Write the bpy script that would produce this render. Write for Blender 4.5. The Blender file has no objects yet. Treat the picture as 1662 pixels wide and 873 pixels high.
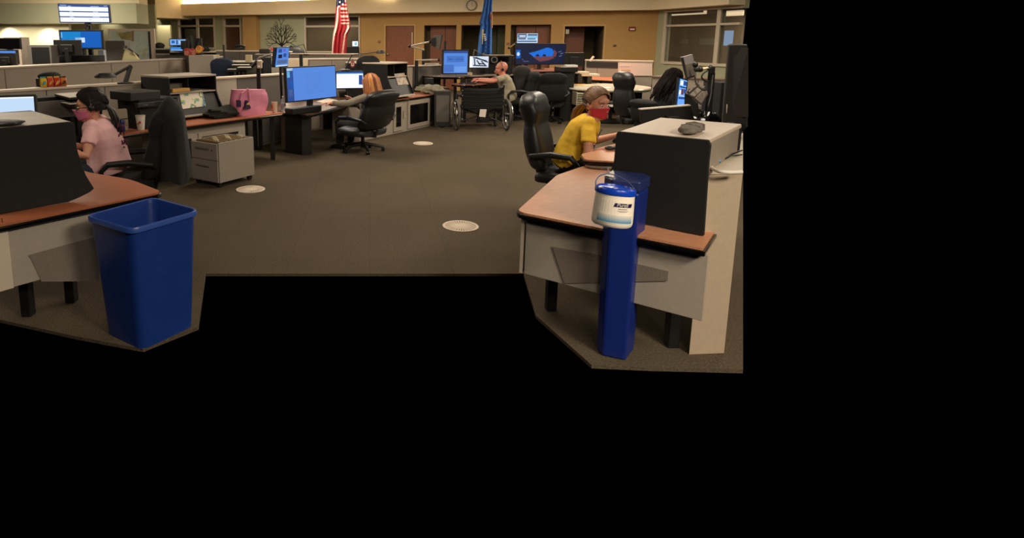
import bpy, bmesh, math, random
from mathutils import Vector, Matrix, Euler
random.seed(7)
PI = math.pi
sc = bpy.context.scene
C = sc.collection
# ---------------------------------------------------------------- camera
H_CAM = 1.65
F_PX, CX, CY, W_PX, H_PX = 950.0, 600.0, 221.5, 1662.0, 873.0
TH = math.atan((221.5 - 67.0) / F_PX)
cd = bpy.data.cameras.new('camera'); cam = bpy.data.objects.new('camera', cd); C.objects.link(cam)
cam.location = (0, 0, H_CAM); cam.rotation_euler = (PI/2 - TH, 0, 0)
cd.sensor_fit = 'HORIZONTAL'; cd.sensor_width = 36; cd.lens = F_PX / W_PX * 36
cd.shift_x = (W_PX/2 - CX) / W_PX; cd.shift_y = -(H_PX/2 - CY) / W_PX
cd.clip_start = .05; cd.clip_end = 200
sc.camera = cam
# ---------------------------------------------------------------- light
wd = bpy.data.worlds.new('world'); sc.world = wd; wd.use_nodes = True
wd.node_tree.nodes['Background'].inputs[0].default_value = (0, 0, 0, 1)
sc.view_settings.view_transform = 'Standard'; sc.view_settings.look = 'None'
sc.view_settings.gamma = 1; sc.view_settings.use_curve_mapping = False
sc.view_settings.exposure = 0.35
try:
    sc.cycles.use_denoising = True; sc.cycles.max_bounces = 6
    sc.cycles.sample_clamp_indirect = 4
except Exception: pass
def area(x, y, z, sx, sy, w, col=(1, .88, .70), rot=(0, 0, 0), spread=None):
    l = bpy.data.lights.new('ceiling_and_fill_lamp', 'AREA'); l.shape = 'RECTANGLE'; l.size = sx; l.size_y = sy
    l.energy = w; l.color = col
    if spread: l.spread = spread
    o = bpy.data.objects.new('ceiling_and_fill_lamp', l); C.objects.link(o); o.location = (x, y, z); o.rotation_euler = rot
    return o
def spot(x, y, z, w, ang=80, col=(1, .84, .62), rot=(0, 0, 0), blend=.6):
    l = bpy.data.lights.new('downlight', 'SPOT'); l.energy = w; l.spot_size = math.radians(ang); l.color = col
    l.spot_blend = blend; l.shadow_soft_size = .06
    o = bpy.data.objects.new('downlight', l); C.objects.link(o); o.location = (x, y, z); o.rotation_euler = rot
    return o
# lamps at ceiling height, brighter on the right and back; some added as fill
for (x, y, w) in ((-3.4, 3.2, 24), (2.9, -.5, 235), (1.0, -1.3, 70), (1.2, 6.2, 50), (4.2, 6.0, 60), (-1.2, 9.0, 62), (-6, 9, 95), (4, 9.5, 90),  # added fills among these: one for the bucket front, one for the aisle floor
                  (-1, 14, 110), (-8, 15, 120), (5, 13.5, 90), (10, 12, 85), (-3, 18.0, 95), (1.2, 16.5, 72), (6, 15.6, 72)):
    area(x, y, 3.3, 1.2, 1.2, w)
area(-8.6, 17.45, 2.1, 4.6, .3, 42)  # added fill under the bulkhead, brightens the wall between the downlights
area(11.0, 17.6, 2.5, 1.6, 1.6, 55)  # added unseen fill, brightens the office behind the wide window
area(-3.6, 23.6, 2.5, 6, .6, 70)  # added unseen fill, brightens the corridor behind the far windows

# ---------------------------------------------------------------- geometry from the camera set-up
def ray(px, py):
    u = (px - CX) / F_PX; v = (py - CY) / F_PX
    return Vector((u, math.cos(TH) - v*math.sin(TH), -math.sin(TH) - v*math.cos(TH)))
def G(px, py, z=0.0):
    d = ray(px, py); t = (z - H_CAM) / d.z
    return Vector((d.x*t, d.y*t, z))
def D(px, py, Y):
    d = ray(px, py); t = Y / d.y
    return Vector((d.x*t, Y, H_CAM + d.z*t))
def PL(px, py, o, dr):
    "point where the sight line meets the vertical plane through o along dr: (distance along, height, point)"
    d = ray(px, py); dr = Vector((dr[0], dr[1])).normalized()
    det = d.x*(-dr.y) + d.y*dr.x
    t = (o[0]*(-dr.y) + o[1]*dr.x) / det
    p = d*t
    s = (p.x - o[0])*dr.x + (p.y - o[1])*dr.y
    return s, H_CAM + p.z, Vector((p.x, p.y, H_CAM + p.z))
A2 = Vector((.6225, .7826, 0)); B2 = Vector((-.7826, .6225, 0)); UP = Vector((0, 0, 1))
GA = math.radians(51.5)

# ---------------------------------------------------------------- materials
def lin(c):
    c = c/255
    return c/12.92 if c <= .04045 else ((c+.055)/1.055)**2.4
MATS = {}
def mat(name, rgb, rough=.6, metal=0, noise=0, scale=20, emit=0, bump=0, alpha=1, spec=.5, coat=0, rgb2=None, stretch=None):
    if name in MATS: return MATS[name]
    m = bpy.data.materials.new(name); m.use_nodes = True; nt = m.node_tree; b = nt.nodes['Principled BSDF']
    col = tuple(lin(c) for c in rgb) + (1,)
    b.inputs['Base Color'].default_value = col
    b.inputs['Roughness'].default_value = rough; b.inputs['Metallic'].default_value = metal
    b.inputs['Specular IOR Level'].default_value = spec
    if coat: b.inputs['Coat Weight'].default_value = coat; b.inputs['Coat Roughness'].default_value = .15
    if emit:
        b.inputs['Emission Color'].default_value = col; b.inputs['Emission Strength'].default_value = emit
        b.inputs['Base Color'].default_value = tuple(x*.1 for x in col[:3]) + (1,)
    if alpha < 1:
        b.inputs['Alpha'].default_value = alpha
    if noise or bump:
        tc = nt.nodes.new('ShaderNodeTexCoord'); mp = nt.nodes.new('ShaderNodeMapping')
        nt.links.new(tc.outputs['Object'], mp.inputs[0])
        if stretch: mp.inputs['Scale'].default_value = stretch
        n = nt.nodes.new('ShaderNodeTexNoise'); n.inputs['Scale'].default_value = scale; n.inputs['Detail'].default_value = 5
        nt.links.new(mp.outputs[0], n.inputs['Vector'])
        if noise:
            r = nt.nodes.new('ShaderNodeValToRGB')
            c2 = tuple(lin(c) for c in rgb2) + (1,) if rgb2 else tuple(min(1, x*(1-noise)) for x in col[:3]) + (1,)
            c1 = col if rgb2 else tuple(min(1, x*(1+noise)) for x in col[:3]) + (1,)
            r.color_ramp.elements[0].color = c2; r.color_ramp.elements[1].color = c1
            r.color_ramp.elements[0].position = .35; r.color_ramp.elements[1].position = .65
            nt.links.new(n.outputs['Fac'], r.inputs[0]); nt.links.new(r.outputs[0], b.inputs['Base Color'])
        if bump:
            bp = nt.nodes.new('ShaderNodeBump'); bp.inputs['Strength'].default_value = bump; bp.inputs['Distance'].default_value = .01
            nt.links.new(n.outputs['Fac'], bp.inputs['Height']); nt.links.new(bp.outputs[0], b.inputs['Normal'])
    MATS[name] = m
    return m
M_carpet = mat('carpet', (90, 79, 64), .95, noise=.25, scale=90, bump=.5, spec=.1)
# carpet: fine pile speckle with broad worn patches and faint tile seams
def carpet_nodes():
    nt = M_carpet.node_tree; b = nt.nodes['Principled BSDF']
    tc = nt.nodes.new('ShaderNodeTexCoord'); n2 = nt.nodes.new('ShaderNodeTexNoise'); n2.inputs['Scale'].default_value = 1.1
    n2.inputs['Detail'].default_value = 6
    nt.links.new(tc.outputs['Object'], n2.inputs['Vector'])
    mr = nt.nodes.new('ShaderNodeMapRange'); mr.inputs['To Min'].default_value = .78; mr.inputs['To Max'].default_value = 1.15
    nt.links.new(n2.outputs['Fac'], mr.inputs[0])
    mx = nt.nodes.new('ShaderNodeVectorMath'); mx.operation = 'SCALE'
    src = b.inputs['Base Color'].links[0].from_socket
    nt.links.new(src, mx.inputs[0]); nt.links.new(mr.outputs[0], mx.inputs['Scale'])
    mp = nt.nodes.new('ShaderNodeMapping'); mp.inputs['Rotation'].default_value = (0, 0, .0)
    nt.links.new(tc.outputs['Object'], mp.inputs[0])
    br = nt.nodes.new('ShaderNodeTexBrick'); br.offset = 0; br.inputs['Scale'].default_value = 1.64
    br.inputs['Brick Width'].default_value = 1; br.inputs['Row Height'].default_value = 1; br.inputs['Mortar Size'].default_value = .003
    br.inputs['Color1'].default_value = (1, 1, 1, 1); br.inputs['Color2'].default_value = (.93, .93, .93, 1); br.inputs['Mortar'].default_value = (.72, .72, .72, 1)
    nt.links.new(mp.outputs[0], br.inputs['Vector'])
    m2 = nt.nodes.new('ShaderNodeVectorMath'); m2.operation = 'MULTIPLY'
    nt.links.new(mx.outputs[0], m2.inputs[0]); nt.links.new(br.outputs['Color'], m2.inputs[1])
    nt.links.new(m2.outputs[0], b.inputs['Base Color'])
carpet_nodes()
M_tan = mat('tan_paint', (186, 145, 88), .85, noise=.02, scale=3)
M_cream = mat('cream_paint', (240, 220, 186), .85, noise=.02, scale=3)
M_sage = mat('sage_paint', (172, 172, 142), .85, noise=.02, scale=3)
M_white = mat('white_plaster', (235, 228, 215), .9)
M_frame = mat('window_frame_metal', (205, 190, 168), .5)
M_jamb = mat('tan_frame', (200, 160, 100), .6)
M_grey = mat('grey_laminate', (172, 160, 145), .6, noise=.03, scale=40)
M_greyd = mat('dark_grey_fabric', (104, 98, 92), .9, noise=.08, scale=120)
M_greyp = mat('grey_panel', (150, 137, 122), .75, noise=.05, scale=80)
M_trim = mat('pale_trim', (218, 200, 178), .45)
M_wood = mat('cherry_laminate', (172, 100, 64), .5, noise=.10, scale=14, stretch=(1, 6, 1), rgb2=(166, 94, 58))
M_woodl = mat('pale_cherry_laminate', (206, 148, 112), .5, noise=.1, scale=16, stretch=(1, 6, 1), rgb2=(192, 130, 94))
M_wooddoor = mat('brown_wood_door', (140, 82, 52), .5, noise=.1, scale=6, stretch=(6, 6, .6), rgb2=(126, 72, 46))
M_black = mat('black_plastic', (24, 23, 22), .45)
M_blackm = mat('black_matte', (15, 14, 13), .75, noise=.1, scale=60)
M_blackg = mat('black_gloss', (14, 14, 15), .12)
M_dark = mat('dark_grey_plastic', (48, 46, 44), .5)
M_mid = mat('mid_grey_plastic', (118, 112, 106), .5)
M_leather = mat('black_leather', (20, 19, 20), .5, bump=.12, scale=60, coat=.08)
M_fabricb = mat('black_fabric', (18, 18, 18), .95, noise=.15, scale=30, bump=.3)
M_chrome = mat('chrome', (190, 186, 180), .25, 1)
M_paper = mat('white_paper', (232, 222, 208), .8)
M_beige = mat('beige_plastic', (205, 190, 165), .5)
M_blue = mat('blue_plastic', (26, 56, 130), .38, noise=.05, scale=8)
M_blued = mat('deep_blue_plastic', (22, 42, 118), .35)
M_skin = mat('skin', (214, 150, 122), .55, noise=.03, scale=30)
M_skin2 = mat('brown_skin', (176, 112, 82), .55, noise=.03, scale=30)
M_lamp = mat('lamp_glow', (255, 226, 178), emit=9)
M_glass = mat('dark_glass', (40, 38, 34), .06, spec=.9)
M_olive = mat('olive_door', (92, 92, 62), .6)
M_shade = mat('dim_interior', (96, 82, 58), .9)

# ---------------------------------------------------------------- mesh builder
class MB:
    def __init__(s, frame=None):
        s.bm = bmesh.new(); s.F = frame
    def _v(s, p):
        return s.bm.verts.new(Vector(p))
    def box(s, c, sz, R=None):
        c = Vector(c); h = [x/2 for x in sz]
        vs = []
        for dz in (-1, 1):
            for dx, dy in ((-1, -1), (1, -1), (1, 1), (-1, 1)):
                p = Vector((dx*h[0], dy*h[1], dz*h[2]))
                if R is not None: p = R @ p
                vs.append(s._v(c + p))
        for f in ((3, 2, 1, 0), (4, 5, 6, 7), (0, 1, 5, 4), (1, 2, 6, 5), (2, 3, 7, 6), (3, 0, 4, 7)):
            s.bm.faces.new([vs[i] for i in f])
        return s
    def bx(s, a, b):
        a = Vector(a); b = Vector(b)
        return s.box((a+b)/2, [abs(x) for x in (b-a)])
    def slab(s, poly, n):
        "flat polygon of 3-D points given depth n (a vector)"
        n = Vector(n)
        a = [s._v(p) for p in poly]; b = [s._v(Vector(p)+n) for p in poly]; k = len(a)
        s.bm.faces.new(a[::-1]); s.bm.faces.new(b)
        for i in range(k): s.bm.faces.new((a[i], a[(i+1) % k], b[(i+1) % k], b[i]))
        return s
    def prism(s, poly, z0, z1):
        return s.slab([(p[0], p[1], z0) for p in poly], (0, 0, z1-z0))
    def loft(s, rings, cap=True, closed=True):
        R = [[s._v(p) for p in r] for r in rings]; k = len(R[0])
        for i in range(len(R)-1):
            for j in range(k if closed else k-1):
                s.bm.faces.new((R[i][j], R[i][(j+1) % k], R[i+1][(j+1) % k], R[i+1][j]))
        if cap and closed:
            s.bm.faces.new(R[0][::-1]); s.bm.faces.new(R[-1])
        return s
    def tube(s, pts, r, n=8, flat=1.0, up=None):
        pts = [Vector(p) for p in pts]; k = len(pts)
        rs = r if isinstance(r, (list, tuple)) else [r]*k
        rings = []; prev = None
        for i, p in enumerate(pts):
            t = (pts[min(i+1, k-1)] - pts[max(i-1, 0)])
            t = t.normalized() if t.length > 1e-9 else Vector((0, 0, 1))
            if prev is None:
                a = Vector(up) if up is not None else (Vector((0, 0, 1)) if abs(t.z) < .9 else Vector((1, 0, 0)))
                a = (a - t*a.dot(t)).normalized()
            else:
                a = (prev - t*prev.dot(t))
                a = a.normalized() if a.length > 1e-6 else prev
            prev = a; b = t.cross(a)
            rings.append([p + a*math.cos(2*PI*j/n)*rs[i]*flat + b*math.sin(2*PI*j/n)*rs[i] for j in range(n)])
        return s.loft(rings)
    def lathe(s, prof, c=(0, 0, 0), n=24, R=None):
        c = Vector(c); rings = []
        for r, z in prof:
            ring = []
            for j in range(n):
                p = Vector((max(r, 1e-4)*math.cos(2*PI*j/n), max(r, 1e-4)*math.sin(2*PI*j/n), z))
                if R is not None: p = R @ p
                ring.append(c+p)
            rings.append(ring)
        return s.loft(rings)
    def ell(s, c, r, R=None, n=16, m=10):
        c = Vector(c); rings = []
        for i in range(m+1):
            a = -PI/2 + PI*i/m; cr = max(math.cos(a), .02)
            ring = []
            for j in range(n):
                p = Vector((r[0]*cr*math.cos(2*PI*j/n), r[1]*cr*math.sin(2*PI*j/n), r[2]*math.sin(a)))
                if R is not None: p = R @ p
                ring.append(c+p)
            rings.append(ring)
        return s.loft(rings)
    def grid(s, fn, nu, nv, thick=None):
        vs = [[s._v(fn(i/nu, j/nv)) for j in range(nv+1)] for i in range(nu+1)]
        for i in range(nu):
            for j in range(nv):
                s.bm.faces.new((vs[i][j], vs[i+1][j], vs[i+1][j+1], vs[i][j+1]))
        return s
    def warp(s, fn):
        for v in s.bm.verts: v.co = fn(v.co.copy())
        return s
    def build(s, name, m, parent=None, smooth=35, bevel=0, mods=(), frame=None):
        bm = s.bm
        fr = frame if frame is not None else s.F
        bmesh.ops.recalc_face_normals(bm, faces=bm.faces)
        me = bpy.data.meshes.new(name); bm.to_mesh(me); bm.free()
        if smooth:
            me.shade_smooth(); me.set_sharp_from_angle(angle=math.radians(smooth))
        me.materials.append(m if not isinstance(m, str) else MATS[m])
        o = bpy.data.objects.new(name, me); C.objects.link(o)
        if parent is not None: o.parent = parent
        if bevel:
            b = o.modifiers.new('bevel', 'BEVEL'); b.width = bevel; b.segments = 2; b.limit_method = 'ANGLE'; b.angle_limit = .6
        for kind, kw in mods:
            q = o.modifiers.new(kind.lower(), kind)
            for a, v in kw.items(): setattr(q, a, v)
        return o
def tag(o, label, cat, group=None, kind=None):
    o['label'] = label; o['category'] = cat
    if group: o['group'] = group
    if kind: o['kind'] = kind
    return o
def struct(o):
    o['kind'] = 'structure'; return o
def thing(name, label, cat, loc=(0, 0, 0), rz=0, group=None):
    o = bpy.data.objects.new(name, None); o.empty_display_size = .1; C.objects.link(o)
    o.location = loc; o.rotation_euler = (0, 0, rz)
    return tag(o, label, cat, group)
def fit(t, mb):
    "geometry written in room coordinates moved into the frame of its thing"
    M = (Matrix.Translation(t.location) @ t.rotation_euler.to_matrix().to_4x4()).inverted()
    mb.warp(lambda p: M @ p)
    return mb
def wpart(t, mb, name, m, **k):
    return fit(t, mb).build(name, m, t, **k)
def solo(name, label, cat, mb, m, base, rz=0, group=None, **k):
    "a one-mesh thing, built in its own frame and set down at base"
    o = mb.build(name, m, None, **k); o.location = base; o.rotation_euler = (0, 0, rz)
    return tag(o, label, cat, group)
def wsolo(name, label, cat, mb, m, base=None, group=None, **k):
    "a one-mesh thing written in room coordinates; its origin moves to its own base"
    vs = [v.co for v in mb.bm.verts]
    if base is None:
        base = Vector((sum(v.x for v in vs)/len(vs), sum(v.y for v in vs)/len(vs), min(v.z for v in vs)))
    base = Vector(base)
    mb.warp(lambda p: p - base)
    o = mb.build(name, m, None, **k); o.location = base
    return tag(o, label, cat, group)
def rpoly(pts, r, n=5):
    "round the corners of a ground polygon"
    out = []; k = len(pts)
    for i in range(k):
        p = Vector(pts[i][:2]); a = Vector(pts[i-1][:2]); b = Vector(pts[(i+1) % k][:2])
        rr = r[i] if isinstance(r, (list, tuple)) else r
        if rr <= 0: out.append(p); continue
        da = (a-p); db = (b-p); q = min(rr, da.length*.45, db.length*.45)
        s0 = p+da.normalized()*q; s1 = p+db.normalized()*q
        for j in range(n+1):
            t = j/n
            out.append((1-t)**2*s0 + 2*t*(1-t)*p + t*t*s1)
    return out
def grow(pts, d):
    "polygon offset outwards by d"
    k = len(pts); P = [Vector(p[:2]) for p in pts]
    ar = sum(P[i].x*P[(i+1) % k].y - P[(i+1) % k].x*P[i].y for i in range(k))
    sg = 1 if ar > 0 else -1; out = []
    for i in range(k):
        e1 = (P[i]-P[i-1]); e2 = (P[(i+1) % k]-P[i])
        if e1.length < 1e-7 or e2.length < 1e-7: out.append(P[i]); continue
        n1 = Vector((e1.y, -e1.x)).normalized()*sg; n2 = Vector((e2.y, -e2.x)).normalized()*sg
        n = (n1+n2); n = n.normalized() if n.length > 1e-6 else n1
        out.append(P[i] + n*d/max(.5, n.dot(n1)))
    return out
# ================================================================ ROOM
FLOOR_Y = G(600, 444).y
R_END = D(1204, 60, 15.6)
def xy(p): return (p[0], p[1])
# floor: as far as the photograph shows it, plus the ground under the two near desks and their bins
fr_ = [G(1206, y, 0) for y in (470, 300, 190)]
fr_ = [G(px, py, 0) for px, py in ((1206, 600), (1206, 470), (1206, 300), (1206, 190))]
nf_ = [G(px, py, 0) for px, py in ((-30, 512), (120, 545), (232, 566), (322, 530), (334, 444), (850, 444), (870, 512), (960, 592), (1050, 596))]
fl = [(-16, 27), (-16, 6), (-3.2, 3.4)] + [xy(p) for p in nf_] + [xy(p) for p in fr_] + [(R_END.x, R_END.y), (R_END.x, 27)]
struct(MB().prism(fl, -.02, 0).build('floor', M_carpet, smooth=0))
struct(MB().bx((-17, -3, 3.42), (14, 27.5, 3.6)).build('ceiling', M_white, smooth=0))

def wall_piece(name, p0, p1, z0, z1, holes, m, thick=.15):
    "wall from p0 to p1 with rectangular openings (s0,s1,z0,z1) in metres along it"
    p0 = Vector((p0[0], p0[1], 0)); p1 = Vector((p1[0], p1[1], 0)); L = (p1-p0).length; d = (p1-p0)/L
    nrm = Vector((-d.y, d.x, 0))                       # away from the camera
    if nrm.y < 0: nrm = -nrm
    ss = sorted({0, L, *[max(0, min(L, h[0])) for h in holes], *[max(0, min(L, h[1])) for h in holes]})
    mb = MB()
    for a, b in zip(ss, ss[1:]):
        if b-a < 1e-5: continue
        mid = (a+b)/2; cuts = sorted([(h[2], h[3]) for h in holes if h[0] < mid < h[1]]); z = z0
        segs = []
        for c0, c1 in cuts:
            if c0 > z: segs.append((z, c0))
            z = c1
        if z < z1: segs.append((z, z1))
        for c0, c1 in segs:
            q0 = p0+d*a; q1 = p0+d*b
            mb.slab([q0+UP*c0, q1+UP*c0, q1+UP*c1, q0+UP*c1], nrm*thick)
    o = mb.build(name, m, smooth=0); struct(o)
    return p0, d, nrm
def hole_px(o, d, pxl, pxr, pyt, pyb=None, zb=0.0):
    ym = (pxl+pxr)/2
    s0, zt, _ = PL(pxl, pyt, o, d); s1, _, _ = PL(pxr, pyt, o, d)
    _, zt, _ = PL(ym, pyt, o, d)
    if pyb is not None: _, zb, _ = PL(ym, pyb, o, d)
    return (s0, s1, zb, zt)

# ---- back tan wall, px 583..1066
T0 = D(583, 60, 20.6); T1 = D(1066, 60, 18.4); td = (T1-T0).normalized(); td.z = 0
L_t = PL(1066, 50, T0, td)[0]
tan_h = {'door': hole_px(T0, td, 626, 672.5, 42), 'ra': hole_px(T0, td, 688.5, 741, 41), 'rb': hole_px(T0, td, 749, 820.5, 40.5),
         'rc': hole_px(T0, td, 829.5, 895, 40), 'open': hole_px(T0, td, 917, 981, 42.5)}
wall_piece('wall_back', T0, T1, 0, 3.42, list(tan_h.values()), M_tan)
tn = Vector((-td.y, td.x, 0)); tn = tn if tn.y > 0 else -tn
def wp(o, d, s, z, off=0.0, n=None):
    "point s metres along a wall, z up, off metres behind its face"
    nn = n if n is not None else tn
    return Vector((o[0], o[1], 0)) + d*s + UP*z + nn*off
def wslab(mb, o, d, n, s0, s1, z0, z1, off, th):
    return mb.slab([wp(o, d, s0, z0, off, n), wp(o, d, s1, z0, off, n), wp(o, d, s1, z1, off, n), wp(o, d, s0, z1, off, n)], n*th)
def setting(name, mb, m, **k): return struct(mb.build(name, m, **k))
n_door = [0]
def frame_of(name, o, d, n, h, m, w=.05, out=.02, bottom=False):
    s0, s1, z0, z1 = h; mb = MB()
    wslab(mb, o, d, n, s0-w, s0, z0, z1+w, -out, .12); wslab(mb, o, d, n, s1, s1+w, z0, z1+w, -out, .12)
    wslab(mb, o, d, n, s0, s1, z1, z1+w, -out, .12)
    if bottom: wslab(mb, o, d, n, s0-w, s1+w, z0-w, z0, -out, .12)
    return setting(name, mb, m, smooth=0)
# closed wooden door
h = tan_h['door']
dr = setting('door_1', wslab(MB(), T0, td, tn, h[0]+.01, h[1]-.01, 0, h[3]-.01, .03, .045), M_wooddoor, smooth=0)
kb = MB(); c = PL(629.5, 88, T0, td)[2]; kb.ell(c - tn*.03, (.035, .035, .035)); kb.tube([c-tn*.03, c+tn*.06], .012)
o = kb.build('door_handle', M_chrome, dr)
o = wslab(MB(), T0, td, tn, h[1]-.09, h[1]-.06, 1.55, 1.95, .02, .02).build('door_closer', M_trim, dr, smooth=0)
frame_of('trim_1', T0, td, tn, h, M_jamb)
# recesses with cupboards and doors
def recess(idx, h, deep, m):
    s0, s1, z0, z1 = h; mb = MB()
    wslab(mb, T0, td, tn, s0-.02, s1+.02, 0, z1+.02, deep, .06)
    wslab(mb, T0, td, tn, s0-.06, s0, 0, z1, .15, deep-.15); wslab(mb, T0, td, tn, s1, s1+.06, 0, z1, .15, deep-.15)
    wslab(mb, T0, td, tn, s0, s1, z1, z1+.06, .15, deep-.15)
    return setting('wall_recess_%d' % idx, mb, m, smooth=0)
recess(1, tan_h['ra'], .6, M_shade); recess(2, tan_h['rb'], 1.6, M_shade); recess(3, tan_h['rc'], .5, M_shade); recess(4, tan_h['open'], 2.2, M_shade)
def door_leaf(i, pxl, pxr, pyt, off, m, seam=()):
    s0 = PL(pxl, pyt, T0+tn*off, td)[0]; s1, zt, _ = PL(pxr, pyt, T0+tn*off, td)
    zt = min(zt, 2.3)
    o = setting('door_%d' % i, wslab(MB(), T0, td, tn, s0, s1, 0, zt, off, .05), m, smooth=0)
    for px in seam:
        s = PL(px, pyt, T0+tn*off, td)[0]
        wslab(MB(), T0, td, tn, s-.008, s+.008, .1, zt-.03, off-.004, .006).build('door_seam', M_blackm, o, smooth=0)
    return o
door_leaf(2, 699, 741, 42, .4, M_wooddoor, (723,)); door_leaf(3, 797, 807, 43, 1.2, M_olive)
door_leaf(4, 808, 821, 43, 1.0, mat('olive_door_light', (104, 104, 72), .6))
door_leaf(5, 838, 895, 41, .35, M_wooddoor, (870,)); door_leaf(6, 918, 949, 44, .9, M_wooddoor)
frame_of('trim_2', T0, td, tn, tan_h['open'], M_jamb)
c = PL(920.5, 51.5, T0+tn*.05, td)[2]
wsolo('exit_sign', 'small white backlit box high on the left jamb of the open dark doorway', 'sign', MB().box(c, (.11, .08, .15)), mat('dim_sign', (190, 178, 160), .5), bevel=.01)
# fire strobe, thermostat plates
def plate(px0, py0, px1, py1, o, d, n, name, label, cat, m, th=.05, detail=None):
    s0, z1, _ = PL(px0, py0, o, d); s1, z0, _ = PL(px1, py1, o, d)
    t = thing(name, label, cat, wp(o, d, (s0+s1)/2, z0, 0, n))
    wpart(t, wslab(MB(), o, d, n, s0, s1, z0, z1, -th, th), 'casing', m, smooth=0, bevel=.008)
    if detail:
        wpart(t, wslab(MB(), o, d, n, s0+(s1-s0)*.15, s1-(s1-s0)*.15, z0+(z1-z0)*.18, z0+(z1-z0)*.55, -th-.012, .012), detail[0], detail[1], smooth=0)
    return t
plate(1020.5, 43.5, 1031, 50, T0, td, tn, 'fire_alarm_strobe', 'red fire alarm strobe on the tan wall right of the open dark doorway', 'alarm',
      mat('alarm_red', (130, 28, 24), .4), detail=('lens', M_paper))
plate(995, 72, 1000.5, 76, T0, td, tn, 'wall_outlet_plate', 'small brown wall plate beside the open dark doorway', 'wall plate', mat('brown_plate', (140, 100, 62), .5), .015, ('socket', M_dark))
plate(822, 69, 827, 73, T0, td, tn, 'wall_outlet_plate', 'small brown wall plate on the tan pier right of the blue flag', 'wall plate', mat('brown_plate', (150, 100, 60), .5), .015)
plate(613.5, 66, 618, 70, T0, td, tn, 'wall_outlet_plate', 'small round brown plate on the tan wall left of the closed wooden door', 'wall plate', mat('brown_plate', (140, 100, 62), .5), .015)

# ---- right sage wall with the wide window, px 1066..1203
R0 = Vector((T1.x, T1.y, 0)); R1 = D(1204, 60, 15.6); rd = (Vector((R1.x, R1.y, 0))-R0).normalized(); rn = Vector((-rd.y, rd.x, 0)); rn = rn if rn.y > 0 else -rn
hw1 = (PL(1083, 20, R0, rd)[0], PL(1166, 20, R0, rd)[0], 0, 0)
_, zsill, _ = PL(1130, 101.5, R0, rd); _, ztop, _ = PL(1130, 17.5, R0, rd)
sA = PL(1084, 20, R0, rd)[0]; sB = PL(1166, 20, R0, rd)[0]; sC = PL(1172, 20, R0, rd)[0]; sD = PL(1204, 20, R0, rd)[0]
wall_piece('wall_right', R0, R1, 0, 3.42, [(sA, sB, zsill, ztop), (sC, sD+1, zsill, ztop)], M_sage)
_, ztr, _ = PL(1130, 40.5, R0, rd)
def rw(s0, s1, z0, z1, off, th, mb=None): return wslab(mb or MB(), R0, rd, rn, s0, s1, z0, z1, off, th)
w1 = struct(rw(sA, sB, ztr-.03, ztr+.03, -.03, .1).build('window_1', M_frame, smooth=0))
fm = MB()
for a, b in ((sA-.09, sA), (sB, sC)): rw(a, b, zsill-.06, ztop+.05, -.04, .12, fm)
rw(sA, sD, zsill-.08, zsill, -.05, .14, fm); rw(sA, sD, ztop, ztop+.05, -.03, .12, fm); rw(sC, sD, ztr-.03, ztr+.03, -.03, .1, fm)
fm.build('window_frame', M_frame, w1, smooth=0)
M_pane = mat('window_glass', (112, 100, 84), .05, spec=.8, alpha=.30)
for (a, b, z0, z1) in ((sA, sB, zsill, ztr-.03), (sA, sB, ztr+.03, ztop), (sC, sD, zsill, ztr-.03), (sC, sD, ztr+.03, ztop)):
    rw(a, b, z0, z1, .05, .01).build('pane', M_pane, w1, smooth=0)
# room behind that window, its blind and things
bk = MB(); rw(sA-3.2, PL(1204, 50, R0+rn*3, rd)[0], 0, 3.4, 3.0, .1, bk); setting('wall_office', bk, mat('office_wall', (140, 122, 98), .9), smooth=0)
bk = MB(); rw(sA-1.2, PL(1203, 50, R0+rn*3, rd)[0], ztop+.02, ztop+.08, .16, 2.9, bk); setting('trim_3', bk, mat('office_ceiling', (105, 88, 70), .9), smooth=0)
def in_office(px0, py0, px1, py1, off, name, label, cat, m, th=.02):
    oo = R0+rn*off; s0, z1, _ = PL(px0, py0, oo, rd); s1, z0, _ = PL(px1, py1, oo, rd)
    return wsolo(name, label, cat, wslab(MB(), oo, rd, rn, s0, s1, z0, z1, 0, th), m, smooth=0, bevel=.004)
in_office(1086.5, 19.5, 1143, 22.5, 1.4, 'strip_light', 'long pale strip light glowing behind the first pane of the wide window', 'light', mat('strip_glow', (238, 212, 170), emit=1.0), .1)
in_office(1174, 18, 1203, 25, 1.4, 'strip_light', 'pale strip light behind the cropped pane at the right edge', 'light', mat('strip_glow', (238, 212, 170), emit=1.0), .1)
in_office(1135, 62, 1160, 73, 2.985, 'notice_board', 'pale green framed notice behind the wide window', 'notice', mat('pale_green_paper', (165, 168, 146), .8))
in_office(1104, 64, 1116, 71, 2.985, 'paper_notice', 'small pale sheet pinned behind the wide window, left of the green notice', 'notice', mat('pale_paper_dim', (176, 164, 150), .8))
in_office(1170, 50, 1188, 74, 1.0, 'wall_screen', 'glowing pale blue screen behind the cropped right pane', 'screen', mat('pale_blue_glow', (150, 182, 220), emit=.85))
in_office(1085, 91, 1110, 101, .8, 'dark_cabinet', 'low dark cabinet standing just behind the wide window', 'cabinet', mat('dark_brown_cabinet', (70, 56, 46), .7), .4)

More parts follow.
